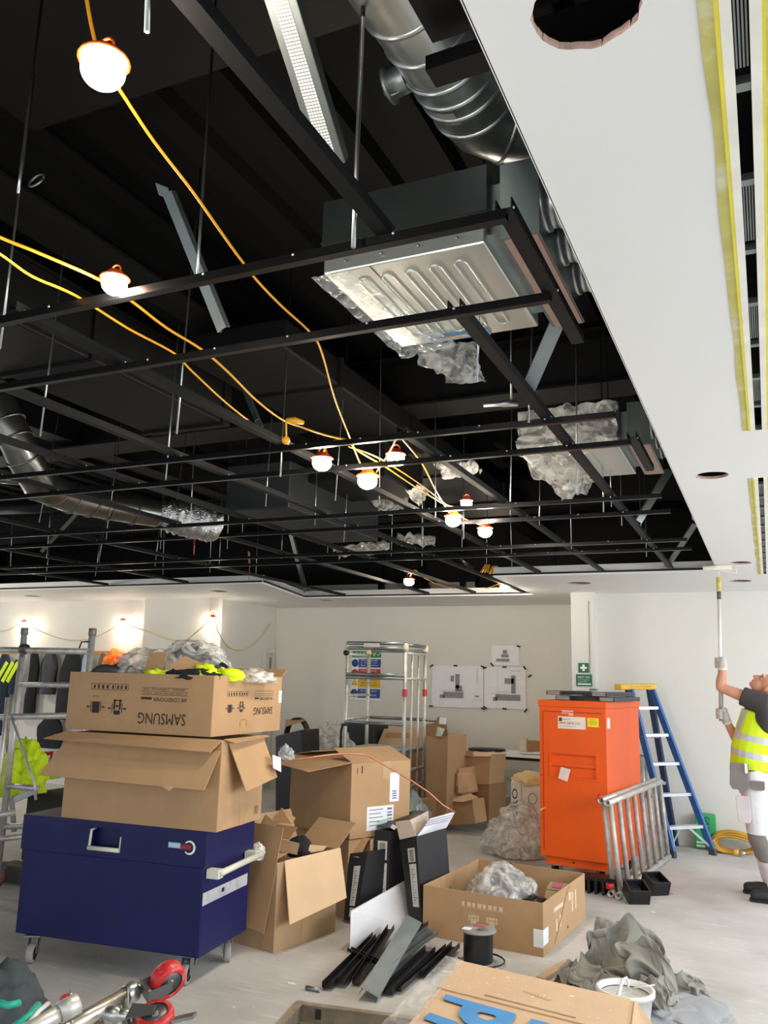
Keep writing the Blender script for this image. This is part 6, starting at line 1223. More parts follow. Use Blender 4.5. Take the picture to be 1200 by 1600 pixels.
# ---- stepladder
BL1 = mat('ladder_blue', '#2f63a8', .45, var=.06); BL2 = mat('ladder_dark_blue', '#17335c', .5, var=.06)
st = thing('stepladder', 'blue fibreglass stepladder with yellow top behind the orange cabinet', 'stepladder', (-.8, 8.95, 0))
tl = V((-1.304,8.95,1.549)); tr = V((-1.117,9.12,1.555)); fl_ = V(*(-0.935,8.807,0)); fr_ = V(*(-0.597,9.155,0)); side = (fr_-fl_).normalized(); nrm = V(side.y, -side.x, 0)
def stile(a, b): 
    mb = MB(); dd = (b-a).normalized(); mb.beam(a, b, .075, .004, side)
    for s_ in (-1, 1): p = (side.cross(dd)).normalized()*.0375*s_; mb.beam(a+p+side*.012, b+p+side*.012, .004, .026, side)
    return mb
for a, b in ((tl, fl_), (tr, fr_)):
    obj('front_stile', stile(a, b), BL1, st)
    mb = MB(); mb.beam(b+V(0, 0, .05)+(a-b).normalized()*.01, b+V(0, 0, .0), .085, .03, side); obj('rubber_foot', mb, mat('foot_grey', '#4c4a4c', .7), st)
rl = V(-1.36, 9.16, 0); rr_ = V(-.98, 9.46, 0)
for a, b in ((tl+V(-.03, .05, .0), rl), (tr+V(-.03, .05, 0), rr_)): obj('rear_stile', stile(a, b), BL2, st)
for k, py in enumerate((.115, .285, .46, .645, .835)):
    a = tl.lerp(fl_, py); b = tr.lerp(fr_, py); mb = MB(); mb.beam(a-nrm*.02, b-nrm*.02, .08, .028); obj('tread', mb, mat('tread_alu', '#d7dbe2', .35, .5), st)
a = tl.lerp(fl_, .835); b = tr.lerp(fr_, .835)
mb = MB(); mb.beam(a.lerp(b, .42), fl_.lerp(tl, .05), .004, .022, (0, 0, 1)); obj('brace_strip', mb, GALV, st); mb = MB(); mb.beam(a.lerp(b, .62), fr_.lerp(tr, .05), .004, .022, (0, 0, 1)); obj('brace_strip', mb, GALV, st)
mb = MB(); mb.beam(a.lerp(b, .15)+V(0, 0, -.01), fl_.lerp(tl, .06)+side*.05, .004, .022, (0, 0, 1)); obj('brace_strip', mb, GALV, st)
mb = MB(); p = tl.lerp(fl_, .42)+side*.03; mb.beam(p, p-nrm*.3+V(0, 0, .02), .02, .02); mb.beam(p-nrm*.3+V(0, 0, .02), tl.lerp(rl, .42)+V(0, 0, 0), .02, .02); obj('spreader', mb, GALV, st)
for f in (.3, .6, .88): mb = MB(); mb.beam(tl.lerp(rl, f), tr.lerp(rr_, f), .03, .03); obj('rear_rail', mb, GALVD, st)
c0 = V((-1.4,8.92,1.566)); c1 = V((-1.068,9.14,1.582)); mb = MB(); mb.beam(c0-nrm*.04+V(0, 0, .01), c1-nrm*.04+V(0, 0, .01), .16, .06); top_ = obj('top_cap', mb, mat('ladder_yellow', '#e6b73a', .5, var=.05), st, bevel=.012)
text('DO NOT STAND', .22, .02, c0+(c1-c0)*.25+nrm*.042+V(0, 0, .0), c1-c0, (0, 0, 1), mat('brown_ink', '#a87b2c', .6), top_)
# ---- green tub and yellow hose
g = thing('tile_adhesive_tub', 'green plastic tub lettered sideways behind the stepladder foot', 'tub', (-.69, 9.43, 0))
mb = MB(); a = V(*(-0.779,9.403,0)); b = V(*(-0.578,9.455,0)); mb.slab([a, b, b+V(-.0, 0, .33), a+V(.01, 0, .345)], (0, .10, 0)); obj('tub_body', mb, mat('tub_green', '#1f9a52', .4), g, bevel=.015)
text('GRIPPER', .26, .045, (b.x-.10, a.y-.004, .315), (0, 0, -1), (1, 0, 0), mat('dark_green_ink', '#0e2f20', .5), g); mb = MB(); mb.box((a.x+.015, a.y-.004, .02), (a.x+.10, a.y-.001, .045)); mb.box((a.x+.015, a.y-.004, .055), (a.x+.09, a.y-.001, .075)); parts('white_print', mb, mat('mint_print', '#b9e6c8', .5), g)
hz = thing('extension_lead', 'coiled yellow lead with an orange plug on the floor beside the green tub', 'cable', (-.42, 9.4, 0)); rh = random.Random(3)
for k in range(11):
    y = 9.3+.015*k; zc = .085+.01*(k % 3); x0_ = -.40+rh.uniform(-.02, .02); mb = MB()
    mb.tube([(x0_+(.20-.008*(k % 4))*math.cos(a), y-.03*math.sin(a*2), max(.014, zc+(.075+.01*(k % 3))*math.sin(a))) for a in [i*math.pi/12 for i in range(25)]], .012, 7, False); obj('cable_turn', mb, mat('lead_ochre', '#c99b35', .5, var=.1), hz)
mb = MB(); mb.lathe([(0, 0), (.022, 0), (.026, .02), (.026, .06), (0, .06)], (-.42, 9.22, .035), (1, -.2, 0), 12); obj('plug', mb, mat('plug_amber', '#dfa24a', .5), hz); mb = MB(); mb.lathe([(0, 0), (.024, 0), (.022, .05), (0, .06)], (-.36, 9.208, .035), (1, -.2, 0), 12); obj('plug_cap', mb, GALV, hz)
# ---- dust sheet heap
def heap(c, sz, seed, m, lab, amp=.30, fr_=1.25):
    bm = bmesh.new(); bmesh.ops.create_icosphere(bm, subdivisions=6, radius=1); vs = []
    for v in bm.verts:
        p = v.co.copy(); q = p*fr_+V(seed*3.3, seed, 0); w1 = V(noise.noise(q), noise.noise(q+V(9, 0, 0)), noise.noise(q+V(0, 9, 0)))*.8
        f = noise.noise(q*.75+w1*.8); fold = 1-abs(f)*2.4; fold = max(0, fold)**1.5; f2 = max(0, 1-abs(noise.noise(q*1.2+w1*1.1+V(4, 4, 4)))*2.6)**2
        r = 1+noise.noise(q*.7)*.25+fold*amp-f2*amp*.55; p = p*r
        if p.z < -.45: k = (-.45-p.z); p.x *= 1+k*.25; p.y *= 1+k*.25; p.z = -.45-k*.05
        vs.append((c[0]+p.x*sz[0]/2, c[1]+p.y*sz[1]/2, c[2]+max(.0, (p.z+.5)*sz[2]/1.5)))
    bm.verts.index_update(); mb = MB(); mb.add(vs, [[v.index for v in f.verts] for f in bm.faces], True); bm.free(); return one('dust_sheet', mb, m, lab, 'dust sheet')
GS = mat('dust_sheet_grey', '#8d8a80', .95, var=.06, scale=6, bump=.12, bscale=120, stain='#b9b6ae', stain_scale=4, stain_amt=.25)
# relief of one settled sheet: 31 rows of 31 points, x, y, z in millimetres, reused for every bundle
SHEET = [[-96,-271,95,-77,-308,104,-58,-292,104,-57,-293,91,-62,-306,64,-62,-289,44,-50,-278,55,-36,-251,61,-42,-228,71,-35,-214,88,-38,-201,102,-27,-199,104,-29,-192,92,0,-215,125,58,-207,155,51,-219,192,21,-225,152,66,-220,58,70,-185,52,113,-148,95,119,-150,104,108,-127,80,125,-123,44,112,-146,44,104,-169,48,123,-162,47,131,-164,57,133,-172,60,135,-162,44,146,-180,46,167,-193,63],
[-146,-259,79,-137,-303,60,-114,-316,43,-104,-310,34,-95,-291,29,-79,-271,66,-64,-247,92,-59,-230,102,-50,-205,116,-52,-176,112,-36,-174,124,-43,-186,128,-40,-184,121,-4,-197,118,36,-203,177,54,-224,247,23,-203,220,68,-219,113,69,-161,78,139,-130,102,157,-152,130,135,-139,126,129,-114,110,152,-121,89,141,-139,91,146,-152,97,134,-171,91,142,-183,69,162,-174,56,174,-178,58,186,-179,81],
[-191,-272,95,-184,-309,65,-155,-310,32,-127,-291,18,-103,-260,69,-96,-245,112,-84,-213,127,-76,-201,131,-74,-181,145,-61,-193,168,-61,-210,176,-72,-204,162,-45,-167,140,-9,-192,125,54,-180,161,49,-203,279,25,-199,286,54,-187,181,103,-169,117,159,-130,149,190,-150,170,169,-146,173,153,-139,158,156,-116,146,174,-125,132,173,-150,128,167,-173,123,165,-180,80,169,-168,50,181,-162,66,198,-165,85],
[-203,-263,83,-200,-294,51,-158,-285,22,-124,-240,72,-116,-214,115,-102,-196,116,-79,-184,120,-91,-186,140,-75,-191,153,-84,-212,183,-102,-222,195,-112,-227,181,-68,-185,185,-8,-175,130,35,-172,159,75,-204,276,27,-188,334,57,-191,245,103,-165,167,167,-143,184,218,-133,207,208,-141,217,186,-147,203,169,-122,197,186,-128,175,196,-139,165,200,-170,149,195,-183,103,161,-162,72,169,-150,56,178,-152,80],
[-229,-238,57,-190,-248,24,-141,-213,63,-121,-182,106,-107,-183,116,-91,-174,130,-78,-163,130,-69,-168,143,-82,-182,167,-104,-204,183,-117,-215,212,-137,-204,204,-112,-203,194,-30,-197,163,35,-164,142,89,-184,239,52,-181,349,55,-185,300,105,-166,209,173,-132,207,232,-118,234,220,-136,247,214,-144,240,191,-132,224,201,-119,207,211,-127,195,224,-151,177,224,-162,133,185,-156,96,145,-156,60,156,-158,51],
[-211,-201,37,-166,-193,47,-125,-159,99,-114,-155,123,-103,-152,134,-88,-157,147,-96,-173,150,-81,-161,161,-93,-174,170,-121,-189,191,-125,-204,231,-150,-210,223,-152,-187,207,-65,-190,200,15,-170,158,90,-158,201,72,-163,337,59,-168,334,98,-158,241,165,-125,214,230,-110,258,236,-127,268,221,-140,264,197,-140,248,211,-116,228,222,-111,208,233,-126,193,232,-136,161,219,-144,107,155,-135,74,137,-154,40],
[-194,-177,19,-135,-157,62,-125,-135,114,-125,-136,139,-129,-141,151,-113,-136,166,-112,-154,175,-121,-172,165,-116,-158,188,-131,-168,210,-145,-194,242,-166,-216,243,-170,-201,236,-103,-170,207,-1,-170,180,76,-139,182,86,-139,322,41,-149,342,86,-148,252,154,-125,232,229,-109,272,250,-126,288,217,-124,276,197,-114,250,207,-103,225,218,-96,208,231,-103,188,224,-112,163,220,-135,128,177,-118,72,154,-160,19],
[-177,-150,29,-125,-124,72,-143,-136,117,-160,-131,136,-151,-125,155,-154,-133,169,-134,-128,190,-148,-151,197,-165,-172,188,-168,-187,215,-183,-195,245,-180,-214,266,-175,-200,262,-112,-179,232,-12,-164,192,63,-133,188,65,-132,308,51,-142,344,75,-142,243,157,-110,226,225,-104,282,233,-117,305,192,-122,281,184,-102,228,188,-101,199,193,-109,182,202,-110,163,204,-126,155,211,-124,127,202,-118,66,180,-159,20],
[-155,-127,23,-149,-123,79,-163,-121,104,-169,-111,111,-151,-106,121,-158,-107,147,-167,-115,180,-156,-122,215,-181,-153,222,-203,-180,231,-199,-196,256,-210,-204,270,-183,-195,259,-108,-172,244,-11,-157,199,65,-152,205,59,-120,314,34,-139,344,89,-114,251,165,-94,225,233,-90,294,213,-103,296,177,-106,251,170,-97,186,195,-85,158,189,-104,138,182,-110,124,200,-107,116,216,-118,104,217,-106,65,217,-122,24],
[-143,-90,42,-171,-110,71,-165,-86,78,-176,-74,82,-152,-74,92,-150,-74,118,-163,-82,151,-172,-93,190,-167,-119,227,-195,-145,247,-196,-176,246,-196,-175,254,-164,-167,254,-86,-156,236,8,-167,209,59,-127,222,46,-107,339,34,-117,316,98,-92,248,191,-80,248,222,-84,317,177,-103,288,158,-70,210,166,-90,156,182,-91,125,188,-95,102,207,-106,98,216,-98,80,240,-97,88,262,-103,76,252,-84,60],
[-178,-92,56,-162,-80,47,-145,-74,38,-145,-70,79,-125,-83,98,-133,-94,121,-134,-111,137,-143,-101,168,-144,-94,202,-150,-111,232,-155,-139,230,-145,-146,234,-107,-138,252,-39,-151,233,19,-144,215,52,-90,268,8,-104,346,30,-114,261,123,-91,225,207,-60,291,187,-78,324,149,-79,249,145,-74,163,187,-69,134,193,-66,103,212,-86,108,226,-72,94,243,-86,96,258,-75,81,266,-81,108,282,-64,104],
[-173,-78,42,-176,-66,25,-152,-60,62,-122,-63,109,-133,-85,148,-123,-91,172,-118,-99,179,-106,-109,184,-103,-118,197,-102,-122,213,-92,-122,232,-85,-120,252,-54,-132,255,-20,-119,236,13,-90,265,3,-82,329,-5,-105,294,85,-108,236,160,-49,249,192,-53,332,140,-86,293,132,-64,191,165,-61,138,193,-44,113,212,-37,111,224,-43,124,239,-54,128,249,-57,110,270,-50,105,263,-52,130,274,-58,141],
[-195,-81,42,-190,-54,40,-144,-50,87,-128,-70,157,-104,-71,204,-114,-81,237,-109,-92,251,-96,-95,250,-88,-103,246,-79,-100,265,-67,-105,267,-61,-83,268,-36,-72,294,-26,-62,311,-38,-69,339,-37,-88,306,45,-88,226,115,-66,212,170,-43,320,144,-60,321,127,-62,219,160,-49,158,185,-19,127,200,1,123,219,5,138,217,-5,146,233,-19,147,233,-27,119,255,-25,115,252,-33,136,260,-36,140],
[-220,-81,34,-198,-52,44,-158,-54,123,-109,-53,193,-126,-78,240,-130,-80,273,-125,-83,289,-128,-89,302,-112,-69,299,-93,-56,298,-86,-65,301,-97,-79,300,-92,-89,305,-96,-95,311,-61,-60,315,36,-72,266,81,-93,207,141,-57,298,131,-60,342,101,-74,247,152,-46,184,169,-4,136,193,26,152,195,37,149,209,35,154,217,27,153,225,7,160,229,-6,135,239,-7,115,241,-12,135,255,-12,133],
[-241,-79,34,-202,-40,50,-148,-38,134,-122,-46,214,-136,-64,259,-151,-64,282,-136,-71,294,-143,-61,306,-150,-56,323,-137,-59,339,-123,-62,349,-114,-68,344,-104,-76,348,-65,-55,324,4,-33,274,67,-68,217,119,-42,282,111,-43,352,78,-61,264,124,-55,188,167,0,167,185,47,164,175,61,160,191,69,160,202,61,160,204,46,138,223,28,159,232,17,137,219,-4,123,233,8,129,246,5,126],
[-248,-68,34,-214,-54,71,-135,-28,119,-111,-44,208,-123,-57,262,-129,-62,287,-135,-52,298,-118,-56,296,-124,-58,307,-129,-40,314,-110,-41,322,-108,-21,319,-69,-29,304,-8,-8,304,53,-17,272,109,-14,315,113,-6,368,65,-33,299,96,-47,192,145,-16,171,166,54,161,172,72,186,185,83,185,194,85,169,187,74,147,204,59,146,232,45,158,221,28,132,211,9,116,229,19,121,237,16,111],
[-253,-67,49,-217,-41,57,-167,-31,123,-101,-21,196,-131,-44,248,-132,-52,273,-123,-45,282,-116,-53,282,-108,-41,284,-97,-48,272,-91,-16,266,-50,-2,266,-16,20,288,39,18,304,94,27,362,122,45,420,78,21,361,98,-20,247,145,-8,204,150,67,185,173,96,199,175,84,196,162,92,180,171,79,167,184,79,148,212,71,158,231,52,139,205,34,126,205,24,111,220,33,114,223,24,104],
[-259,-59,66,-229,-30,62,-173,-12,102,-108,0,176,-143,-37,227,-133,-46,267,-131,-36,274,-123,-46,264,-111,-24,259,-91,6,241,-57,41,241,-31,65,265,24,50,282,75,56,348,92,66,419,63,38,399,80,37,291,124,50,243,190,82,217,231,56,220,209,53,204,175,71,212,164,84,192,163,97,171,189,93,165,215,82,146,218,62,125,185,40,119,189,36,99,204,46,103,204,35,94],
[-275,-49,56,-239,-20,38,-185,4,92,-126,19,162,-135,-19,214,-124,-22,260,-137,-34,267,-135,-25,245,-116,16,239,-77,56,216,-49,90,231,5,83,257,53,78,317,47,71,372,23,57,337,47,76,269,129,58,265,229,57,250,268,55,269,250,33,252,205,40,237,178,73,236,167,96,215,176,109,193,193,113,172,222,96,152,203,75,116,165,55,108,166,50,82,181,64,93,182,53,83],
[-285,-28,32,-257,-3,47,-196,14,87,-143,33,155,-133,-11,206,-137,-4,254,-150,-23,253,-141,-10,232,-102,23,214,-67,77,198,-32,105,233,35,105,271,28,93,338,-8,86,313,8,126,236,79,134,247,166,73,261,221,46,288,202,24,274,196,49,261,177,72,248,192,96,240,188,99,223,197,113,213,214,122,188,220,115,146,214,79,104,158,76,98,150,64,63,158,76,74,162,70,62],
[-276,4,38,-241,8,36,-187,19,80,-151,52,150,-133,-1,184,-140,10,234,-156,-2,238,-149,-9,212,-105,31,204,-63,90,186,-19,116,227,9,102,297,-10,104,332,-30,119,239,42,158,226,119,115,233,163,96,277,151,92,271,140,111,230,145,138,235,158,143,238,168,131,224,188,122,240,212,113,228,237,102,203,244,97,164,225,107,112,179,86,84,140,83,74,139,86,53,153,104,38],
[-252,30,54,-215,29,40,-191,34,83,-163,53,147,-162,-9,174,-132,14,220,-154,8,222,-156,5,200,-106,39,195,-64,98,179,-2,135,229,4,113,302,-36,126,310,-1,141,219,80,163,215,143,124,285,125,110,286,111,132,223,116,176,200,138,185,177,139,191,189,155,191,207,171,163,219,209,141,236,246,124,213,262,113,179,234,121,142,209,108,96,170,106,85,147,111,60,131,127,23],
[-205,47,85,-192,62,70,-174,49,92,-179,45,135,-169,15,174,-144,7,210,-160,10,218,-163,21,203,-115,41,198,-73,110,168,-20,131,216,1,125,298,-42,147,289,-1,153,203,104,160,246,139,131,323,103,130,290,91,153,223,105,191,175,122,215,164,141,217,155,144,221,175,158,205,185,191,180,217,219,142,208,239,130,175,251,140,146,228,135,113,193,131,96,140,112,91,116,157,23],
[-203,54,128,-208,58,106,-184,72,111,-172,57,129,-176,38,171,-134,22,193,-145,29,218,-158,25,208,-109,35,220,-81,110,180,-33,149,216,2,140,295,-27,160,283,17,170,211,107,169,251,131,152,331,95,141,290,83,166,233,117,202,195,113,224,167,123,225,145,138,229,152,137,242,175,172,213,183,179,159,197,206,142,180,224,138,154,212,134,137,191,127,128,124,141,96,148,155,20],
[-233,47,152,-220,67,151,-219,69,120,-198,65,130,-170,61,153,-142,42,179,-135,23,222,-155,33,223,-122,40,211,-72,95,203,-37,145,205,16,156,277,-35,178,286,-4,168,196,112,183,232,116,164,329,107,162,297,75,185,246,96,197,196,108,230,184,118,243,165,117,236,145,127,251,150,153,235,151,162,193,164,161,159,174,180,158,162,178,152,153,144,151,131,123,180,61,178,140,34],
[-278,19,141,-257,49,152,-234,48,138,-224,73,127,-187,79,145,-168,47,186,-130,42,213,-154,41,225,-142,42,210,-101,87,189,-50,150,202,9,178,251,-16,179,279,-11,161,177,82,202,205,104,174,303,91,167,304,85,191,258,96,204,223,105,224,196,107,239,172,102,239,151,111,240,137,132,240,129,136,217,139,131,203,148,147,193,131,118,184,131,114,197,81,169,179,36,220,138,21],
[-299,3,80,-281,25,101,-254,29,114,-232,50,106,-216,85,126,-189,69,179,-147,52,201,-131,54,234,-145,56,222,-108,80,215,-62,150,197,8,188,223,1,197,276,-20,177,175,51,197,163,102,200,263,94,193,301,88,195,267,72,212,237,100,221,204,110,246,190,115,252,163,120,257,138,130,247,126,131,245,110,123,226,97,103,226,96,121,225,67,161,213,43,199,177,22,267,139,25],
[-317,27,36,-287,22,61,-276,32,75,-253,38,80,-246,72,113,-202,92,161,-147,67,175,-134,69,217,-148,68,228,-126,84,224,-82,142,180,-7,184,204,20,208,259,-17,194,188,39,176,125,79,225,205,104,216,275,90,214,269,81,229,243,87,232,211,98,250,185,106,259,160,119,266,133,129,273,112,119,262,93,113,260,70,136,259,75,162,247,46,181,216,31,245,176,22,263,158,49],
[-320,57,19,-289,37,32,-289,41,54,-276,36,48,-263,67,83,-216,98,127,-158,91,164,-136,84,195,-144,87,210,-124,83,203,-96,149,192,-11,177,181,10,201,234,-13,209,205,26,168,99,62,234,152,102,227,223,99,238,252,99,235,230,74,242,205,90,248,165,111,271,150,99,275,114,117,287,95,127,282,94,140,289,70,152,273,55,175,251,44,219,210,30,245,173,36,233,156,37],
[-322,82,27,-291,60,29,-300,52,45,-288,56,54,-259,50,54,-227,95,90,-176,105,140,-132,98,164,-127,100,193,-112,98,183,-88,143,168,-8,190,163,32,195,215,8,198,206,9,171,85,51,235,125,68,232,200,98,251,220,75,252,213,73,257,175,82,274,143,100,286,125,96,297,100,106,292,73,134,307,81,147,303,69,180,279,58,205,249,43,239,191,42,242,151,55,228,163,33],
[-311,93,13,-292,76,41,-303,53,40,-294,64,45,-268,70,55,-226,62,69,-189,104,98,-157,125,141,-135,126,162,-122,138,162,-85,189,170,-18,184,135,39,199,187,9,209,163,-5,190,61,44,244,110,67,244,186,79,266,199,61,265,183,60,281,154,70,295,126,76,306,93,88,314,74,107,305,57,126,318,55,163,310,56,185,282,69,219,240,53,230,179,57,227,149,61,216,161,44]]
SH_ = [(r[k]/1000, r[k+1]/1000, r[k+2]/1000) for r in SHEET for k in range(0, 93, 3)]
def sheet_heap(c, sc_, rot, m, lab, core=True):
    R = Matrix.Rotation(rot, 3, 'Z'); mb = MB(); P = [R @ V(x, y, z) for x, y, z in SH_]
    mb.add([(c[0]+p.x*sc_[0], c[1]+p.y*sc_[1], max(.004, p.z*sc_[2])) for p in P], [(j*31+i, j*31+i+1, j*31+i+32, j*31+i+31) for j in range(30) for i in range(30)], True)
    if core: b = MB(); b.ball((c[0], c[1], 0), 1, 20, 10, (.155*sc_[0], .155*sc_[1], .20*sc_[2])); mb.add([(x, y, max(.002, z)) for x, y, z in b.v], b.f, True)
    o = one('dust_sheet', mb, m, lab, 'dust sheet'); s = o.modifiers.new('s', 'SUBSURF'); s.levels = s.render_levels = 2; return o
sheet_heap((-.76, 5.0, 0), (1.0, .95, 1.04), 4.3, GS, 'big crumpled grey dust sheet heaped on the floor behind the bucket')
sheet_heap((-.95, 4.80, 0), (.6, .72, .5), 2.1, GS, 'lower fold of grey dust sheet at the left of the heap')
sheet_heap((-.60, 4.70, 0), (.50, .52, .50), 3.9, GS, 'grey dust sheet bundle right of the white bucket')
sheet_heap((-.545, 4.98, 0), (.55, .6, .40), 5.2, GS, 'pointed end of the grey dust sheet reaching right behind the bucket')
heap((-.50, 4.72, 0), (.36, .62, .07), 17, mat('dust_sheet_pale', '#9b9da0', .95, var=.05, bump=.1, bscale=120), 'pale grey dust sheet spread flat at the right of the heap')
# ---- bucket
bc_ = V(-.715, 4.47, 0); bh = .17
t = thing('bucket', 'white paint splashed bucket with a looped handle before the dust sheet', 'bucket', tuple(bc_)); WB = mat('bucket_white', '#e3e3df', .4, var=.04, stain='#b5b3ab', stain_scale=14, stain_amt=.4)
mb = MB(); mb.lathe([(.105, 0), (.128, bh), (.134, bh), (.134, bh-.02), (.138, bh-.02), (.138, bh+.004), (.122, bh+.004), (.112, bh-.03)], bc_, (0, 0, 1), 32); mb.lathe([(.0, .0), (.105, .0)], bc_, (0, 0, 1), 32); obj('bucket_body', mb, WB, t)
mb = MB(); mb.lathe([(0, bh-.03), (.112, bh-.03)], bc_, (0, 0, 1), 32); obj('inner_tray', mb, mat('paint_crust', '#cfcdc6', .5, var=.1, scale=25, stain='#77746c', stain_scale=22, stain_amt=.8), t)
mb = MB(); mb.tube([bc_+V(.112*math.cos(a), .112*math.sin(a), bh-.022) for a in [i*math.pi/16 for i in range(33)]], .0022, 5, False); obj('dark_ring', mb, INK, t)
mb = MB(); mb.tube([bc_+V(-.02, -.11, bh-.03), bc_+V(-.02, -.04, bh+.0), bc_+V(-.015, .02, bh+.03), bc_+V(-.0, .04, bh+.036), bc_+V(.012, .035, bh+.02), bc_+V(.01, .02, bh-.0)], [.010, .009, .008, .008, .007, .006], 8); obj('handle', mb, WB, t)
mb = MB(); mb.tube([bc_+V(.03, .02, bh-.0), bc_+V(.13, .06, bh+.02)], .003, 6); obj('handle_wire', mb, WB, t)
# ---- castor frame in the left foreground
cfr = thing('castor_frame', 'aluminium scaffold leg with two red castors in the left foreground', 'scaffold', (-2.0, 2.4, 0))
TA_ = mat('bright_tube', '#d9d4c4', .28, .85, var=.1, scale=12)
a = V((-2.16,2.2,0.442)); b = V((-2.121,2.6,0.486)); mb = MB(); mb.tube([a, b], .027, 18); obj('leg_tube', mb, TA_, cfr)
mb = MB(); d = (b-a).normalized(); mb.lathe([(.03, 0), (.034, .01), (.036, .04), (.03, .045)], b-d*.05, d, 16); mb.lathe([(.02, 0), (.02, .06)], b, d, 12); obj('collar', mb, GALV, cfr)
def redcastor(c, ax, fk, nm):
    c = V(*c); ax = V(*ax).normalized(); fk = V(*fk).normalized(); cs = None
    mb = MB(); mb.lathe([(.044, -.026), (.058, -.028), (.063, -.018), (.063, .018), (.058, .028), (.044, .026)], c, ax, 28); cs = obj(nm, mb, REDP, cfr)
    mb = MB(); mb.lathe([(0, -.016), (.046, -.024), (.046, .024), (0, .016)], c, ax, 24); mb.lathe([(0, -.026), (.014, -.026), (.014, .026), (0, .026)], c, ax, 12); obj('wheel_centre', mb, mat('hub_grey', '#6f7072', .4, .6, var=.2), cs)
    mb = MB(); p = c-fk*.085; s2 = ax.cross(fk).normalized()
    for s_ in (-1, 1): mb.slab([p+ax*s_*.032+s2*.035, c+ax*s_*.032+s2*.02, c+ax*s_*.032-s2*.02, p+ax*s_*.032-s2*.035], ax*.004)
    mb.beam(p-ax*.036, p+ax*.036, .07, .006, fk); obj('fork', mb, mat('hub_grey', '#6f7072'), cs); return cs
c1 = V((-2.03,2.66,0.519)); redcastor(c1, (.86, -.32, -.40), (.45, .75, .35), 'castor_wheel')
c2 = V((-1.947,2.5,0.456)); redcastor(c2, (.05, -.35, .95), (.85, .3, .1), 'castor_wheel')
mb = MB(); q = c2+V(-.13, -.03, .0); mb.lathe([(.02, 0), (.028, .005), (.028, .05), (.018, .06), (.018, .1)], q-V(.05, .02, 0), (1, .3, 0), 14); mb.tube([q-V(.04, .01, 0), c2-V(.07, .02, 0)], .02, 10); obj('spigot_collar', mb, GALV, cfr)
mb = MB(); p = b.lerp(a, .12); mb.beam(p+V(0, 0, .02), V((-2.03,2.45,0.441)), .028, .006, (0, -1, .2)); obj('latch_strip', mb, GALVD, cfr)
mb = MB(); q = c2+V(.09, .02, 0); mb.beam(q-V(.03, 0, 0), q+V(.04, .02, .02), .04, .01); obj('brake_tab', mb, GALVD, cfr)
mb = MB(); mb.tube([c2-V(.2, .06, .03), c2-V(.2, .06, .7)], .026, 12); obj('leg_tube', mb, TA_, cfr)
t = thing('scaffold_tube', 'loose aluminium tube with open end and red cap at the lower left corner', 'scaffold', (-2.019,2.2,0.585))
a = V((-2.182,2,0.472)); b = V((-2.075,2.25,0.554)); mb = MB(); mb.pipe(a, b, .026, .004, 20); obj('tube', mb, ALU, t)
d = (b-a).normalized(); mb = MB(); mb.pipe(b-d*.05, b+d*.012, .032, .005, 20); obj('end_ring', mb, ALU, t)
q = V((-2.14,2.28,0.553)); mb = MB(); mb.lathe([(0, -.015), (.012, -.015), (.015, .0), (.012, .015), (0, .015)], q, (1, .3, .2), 12); obj('red_cap', mb, REDP, t)
mb = MB(); mb.tube([q+V(.03, .0, -.02), q+V(.02, .0, .015), q+V(.0, .01, .02)], .004, 6); obj('wire_clip', mb, GALV, t)
mb = MB(); mb.tube([a, a+V(0, 0, -.6)], .026, 12); obj('support_tube', mb, ALU, t)
c = (-2.634,2.5,0.318); mb = MB(); mb.blob((c[0]-.06, c[1], 0), (.34, .5, .48), 51, .12, 1.6, 5); bg = one('tool_bag', mb, mat('slate_cloth', '#3b4548', .8, var=.2, scale=9, bump=.2), 'dark slate tool bag with teal trim at the lower left corner', 'bag')
for pts in ([(-2.325,2.35,0.481), (-2.292,2.28,0.474), (-2.296,2.22,0.458)], [(-2.402,2.34,0.477), (-2.406,2.3,0.481), (-2.463,2.3,0.481)]): mb = MB(); mb.tube(pts, .012, 8); obj('teal_trim', mb, mat('teal_trim', '#28b79a', .5), bg)
mb = MB(); mb.tube([(-2.331,2.4,0.469), (-2.292,2.32,0.476), (-2.262,2.26,0.47)], .008, 8); obj('white_trim', mb, WHITE, bg)
# floor litter
for k, (p, s, m, lb) in enumerate((((-2.467,3.794,0), .012, WHITE, 'white chip on the concrete left of the trench'), ((-0.991,7.287,0), .018, CARDD, 'thin brown splinter on the floor beside the black foot block'), ((-0.801,7.309,0), .02, CARDD, 'thin brown splinter on the floor between ladder and boots'), ((-0.861,6.686,0), .018, WHITE, 'white fleck on the floor behind the dust sheet'), ((-2.4,4.198,-0), .03, PAPER, 'torn white film scrap on the floor above the trench corner'), ((-2.482,3.786,0), .012, WHITE, 'small pale crumb on the floor before the chest'))):
    if k == 0: continue
    mb = MB(); mb.slab([V(*p)+V(s, 0, 0), V(*p)+V(.2*s, .5*s, 0), V(*p)+V(-s, .1*s, 0), V(*p)+V(-.3*s, -.4*s, 0)], (0, 0, .003)); one('debris', mb, m, lb, 'debris')

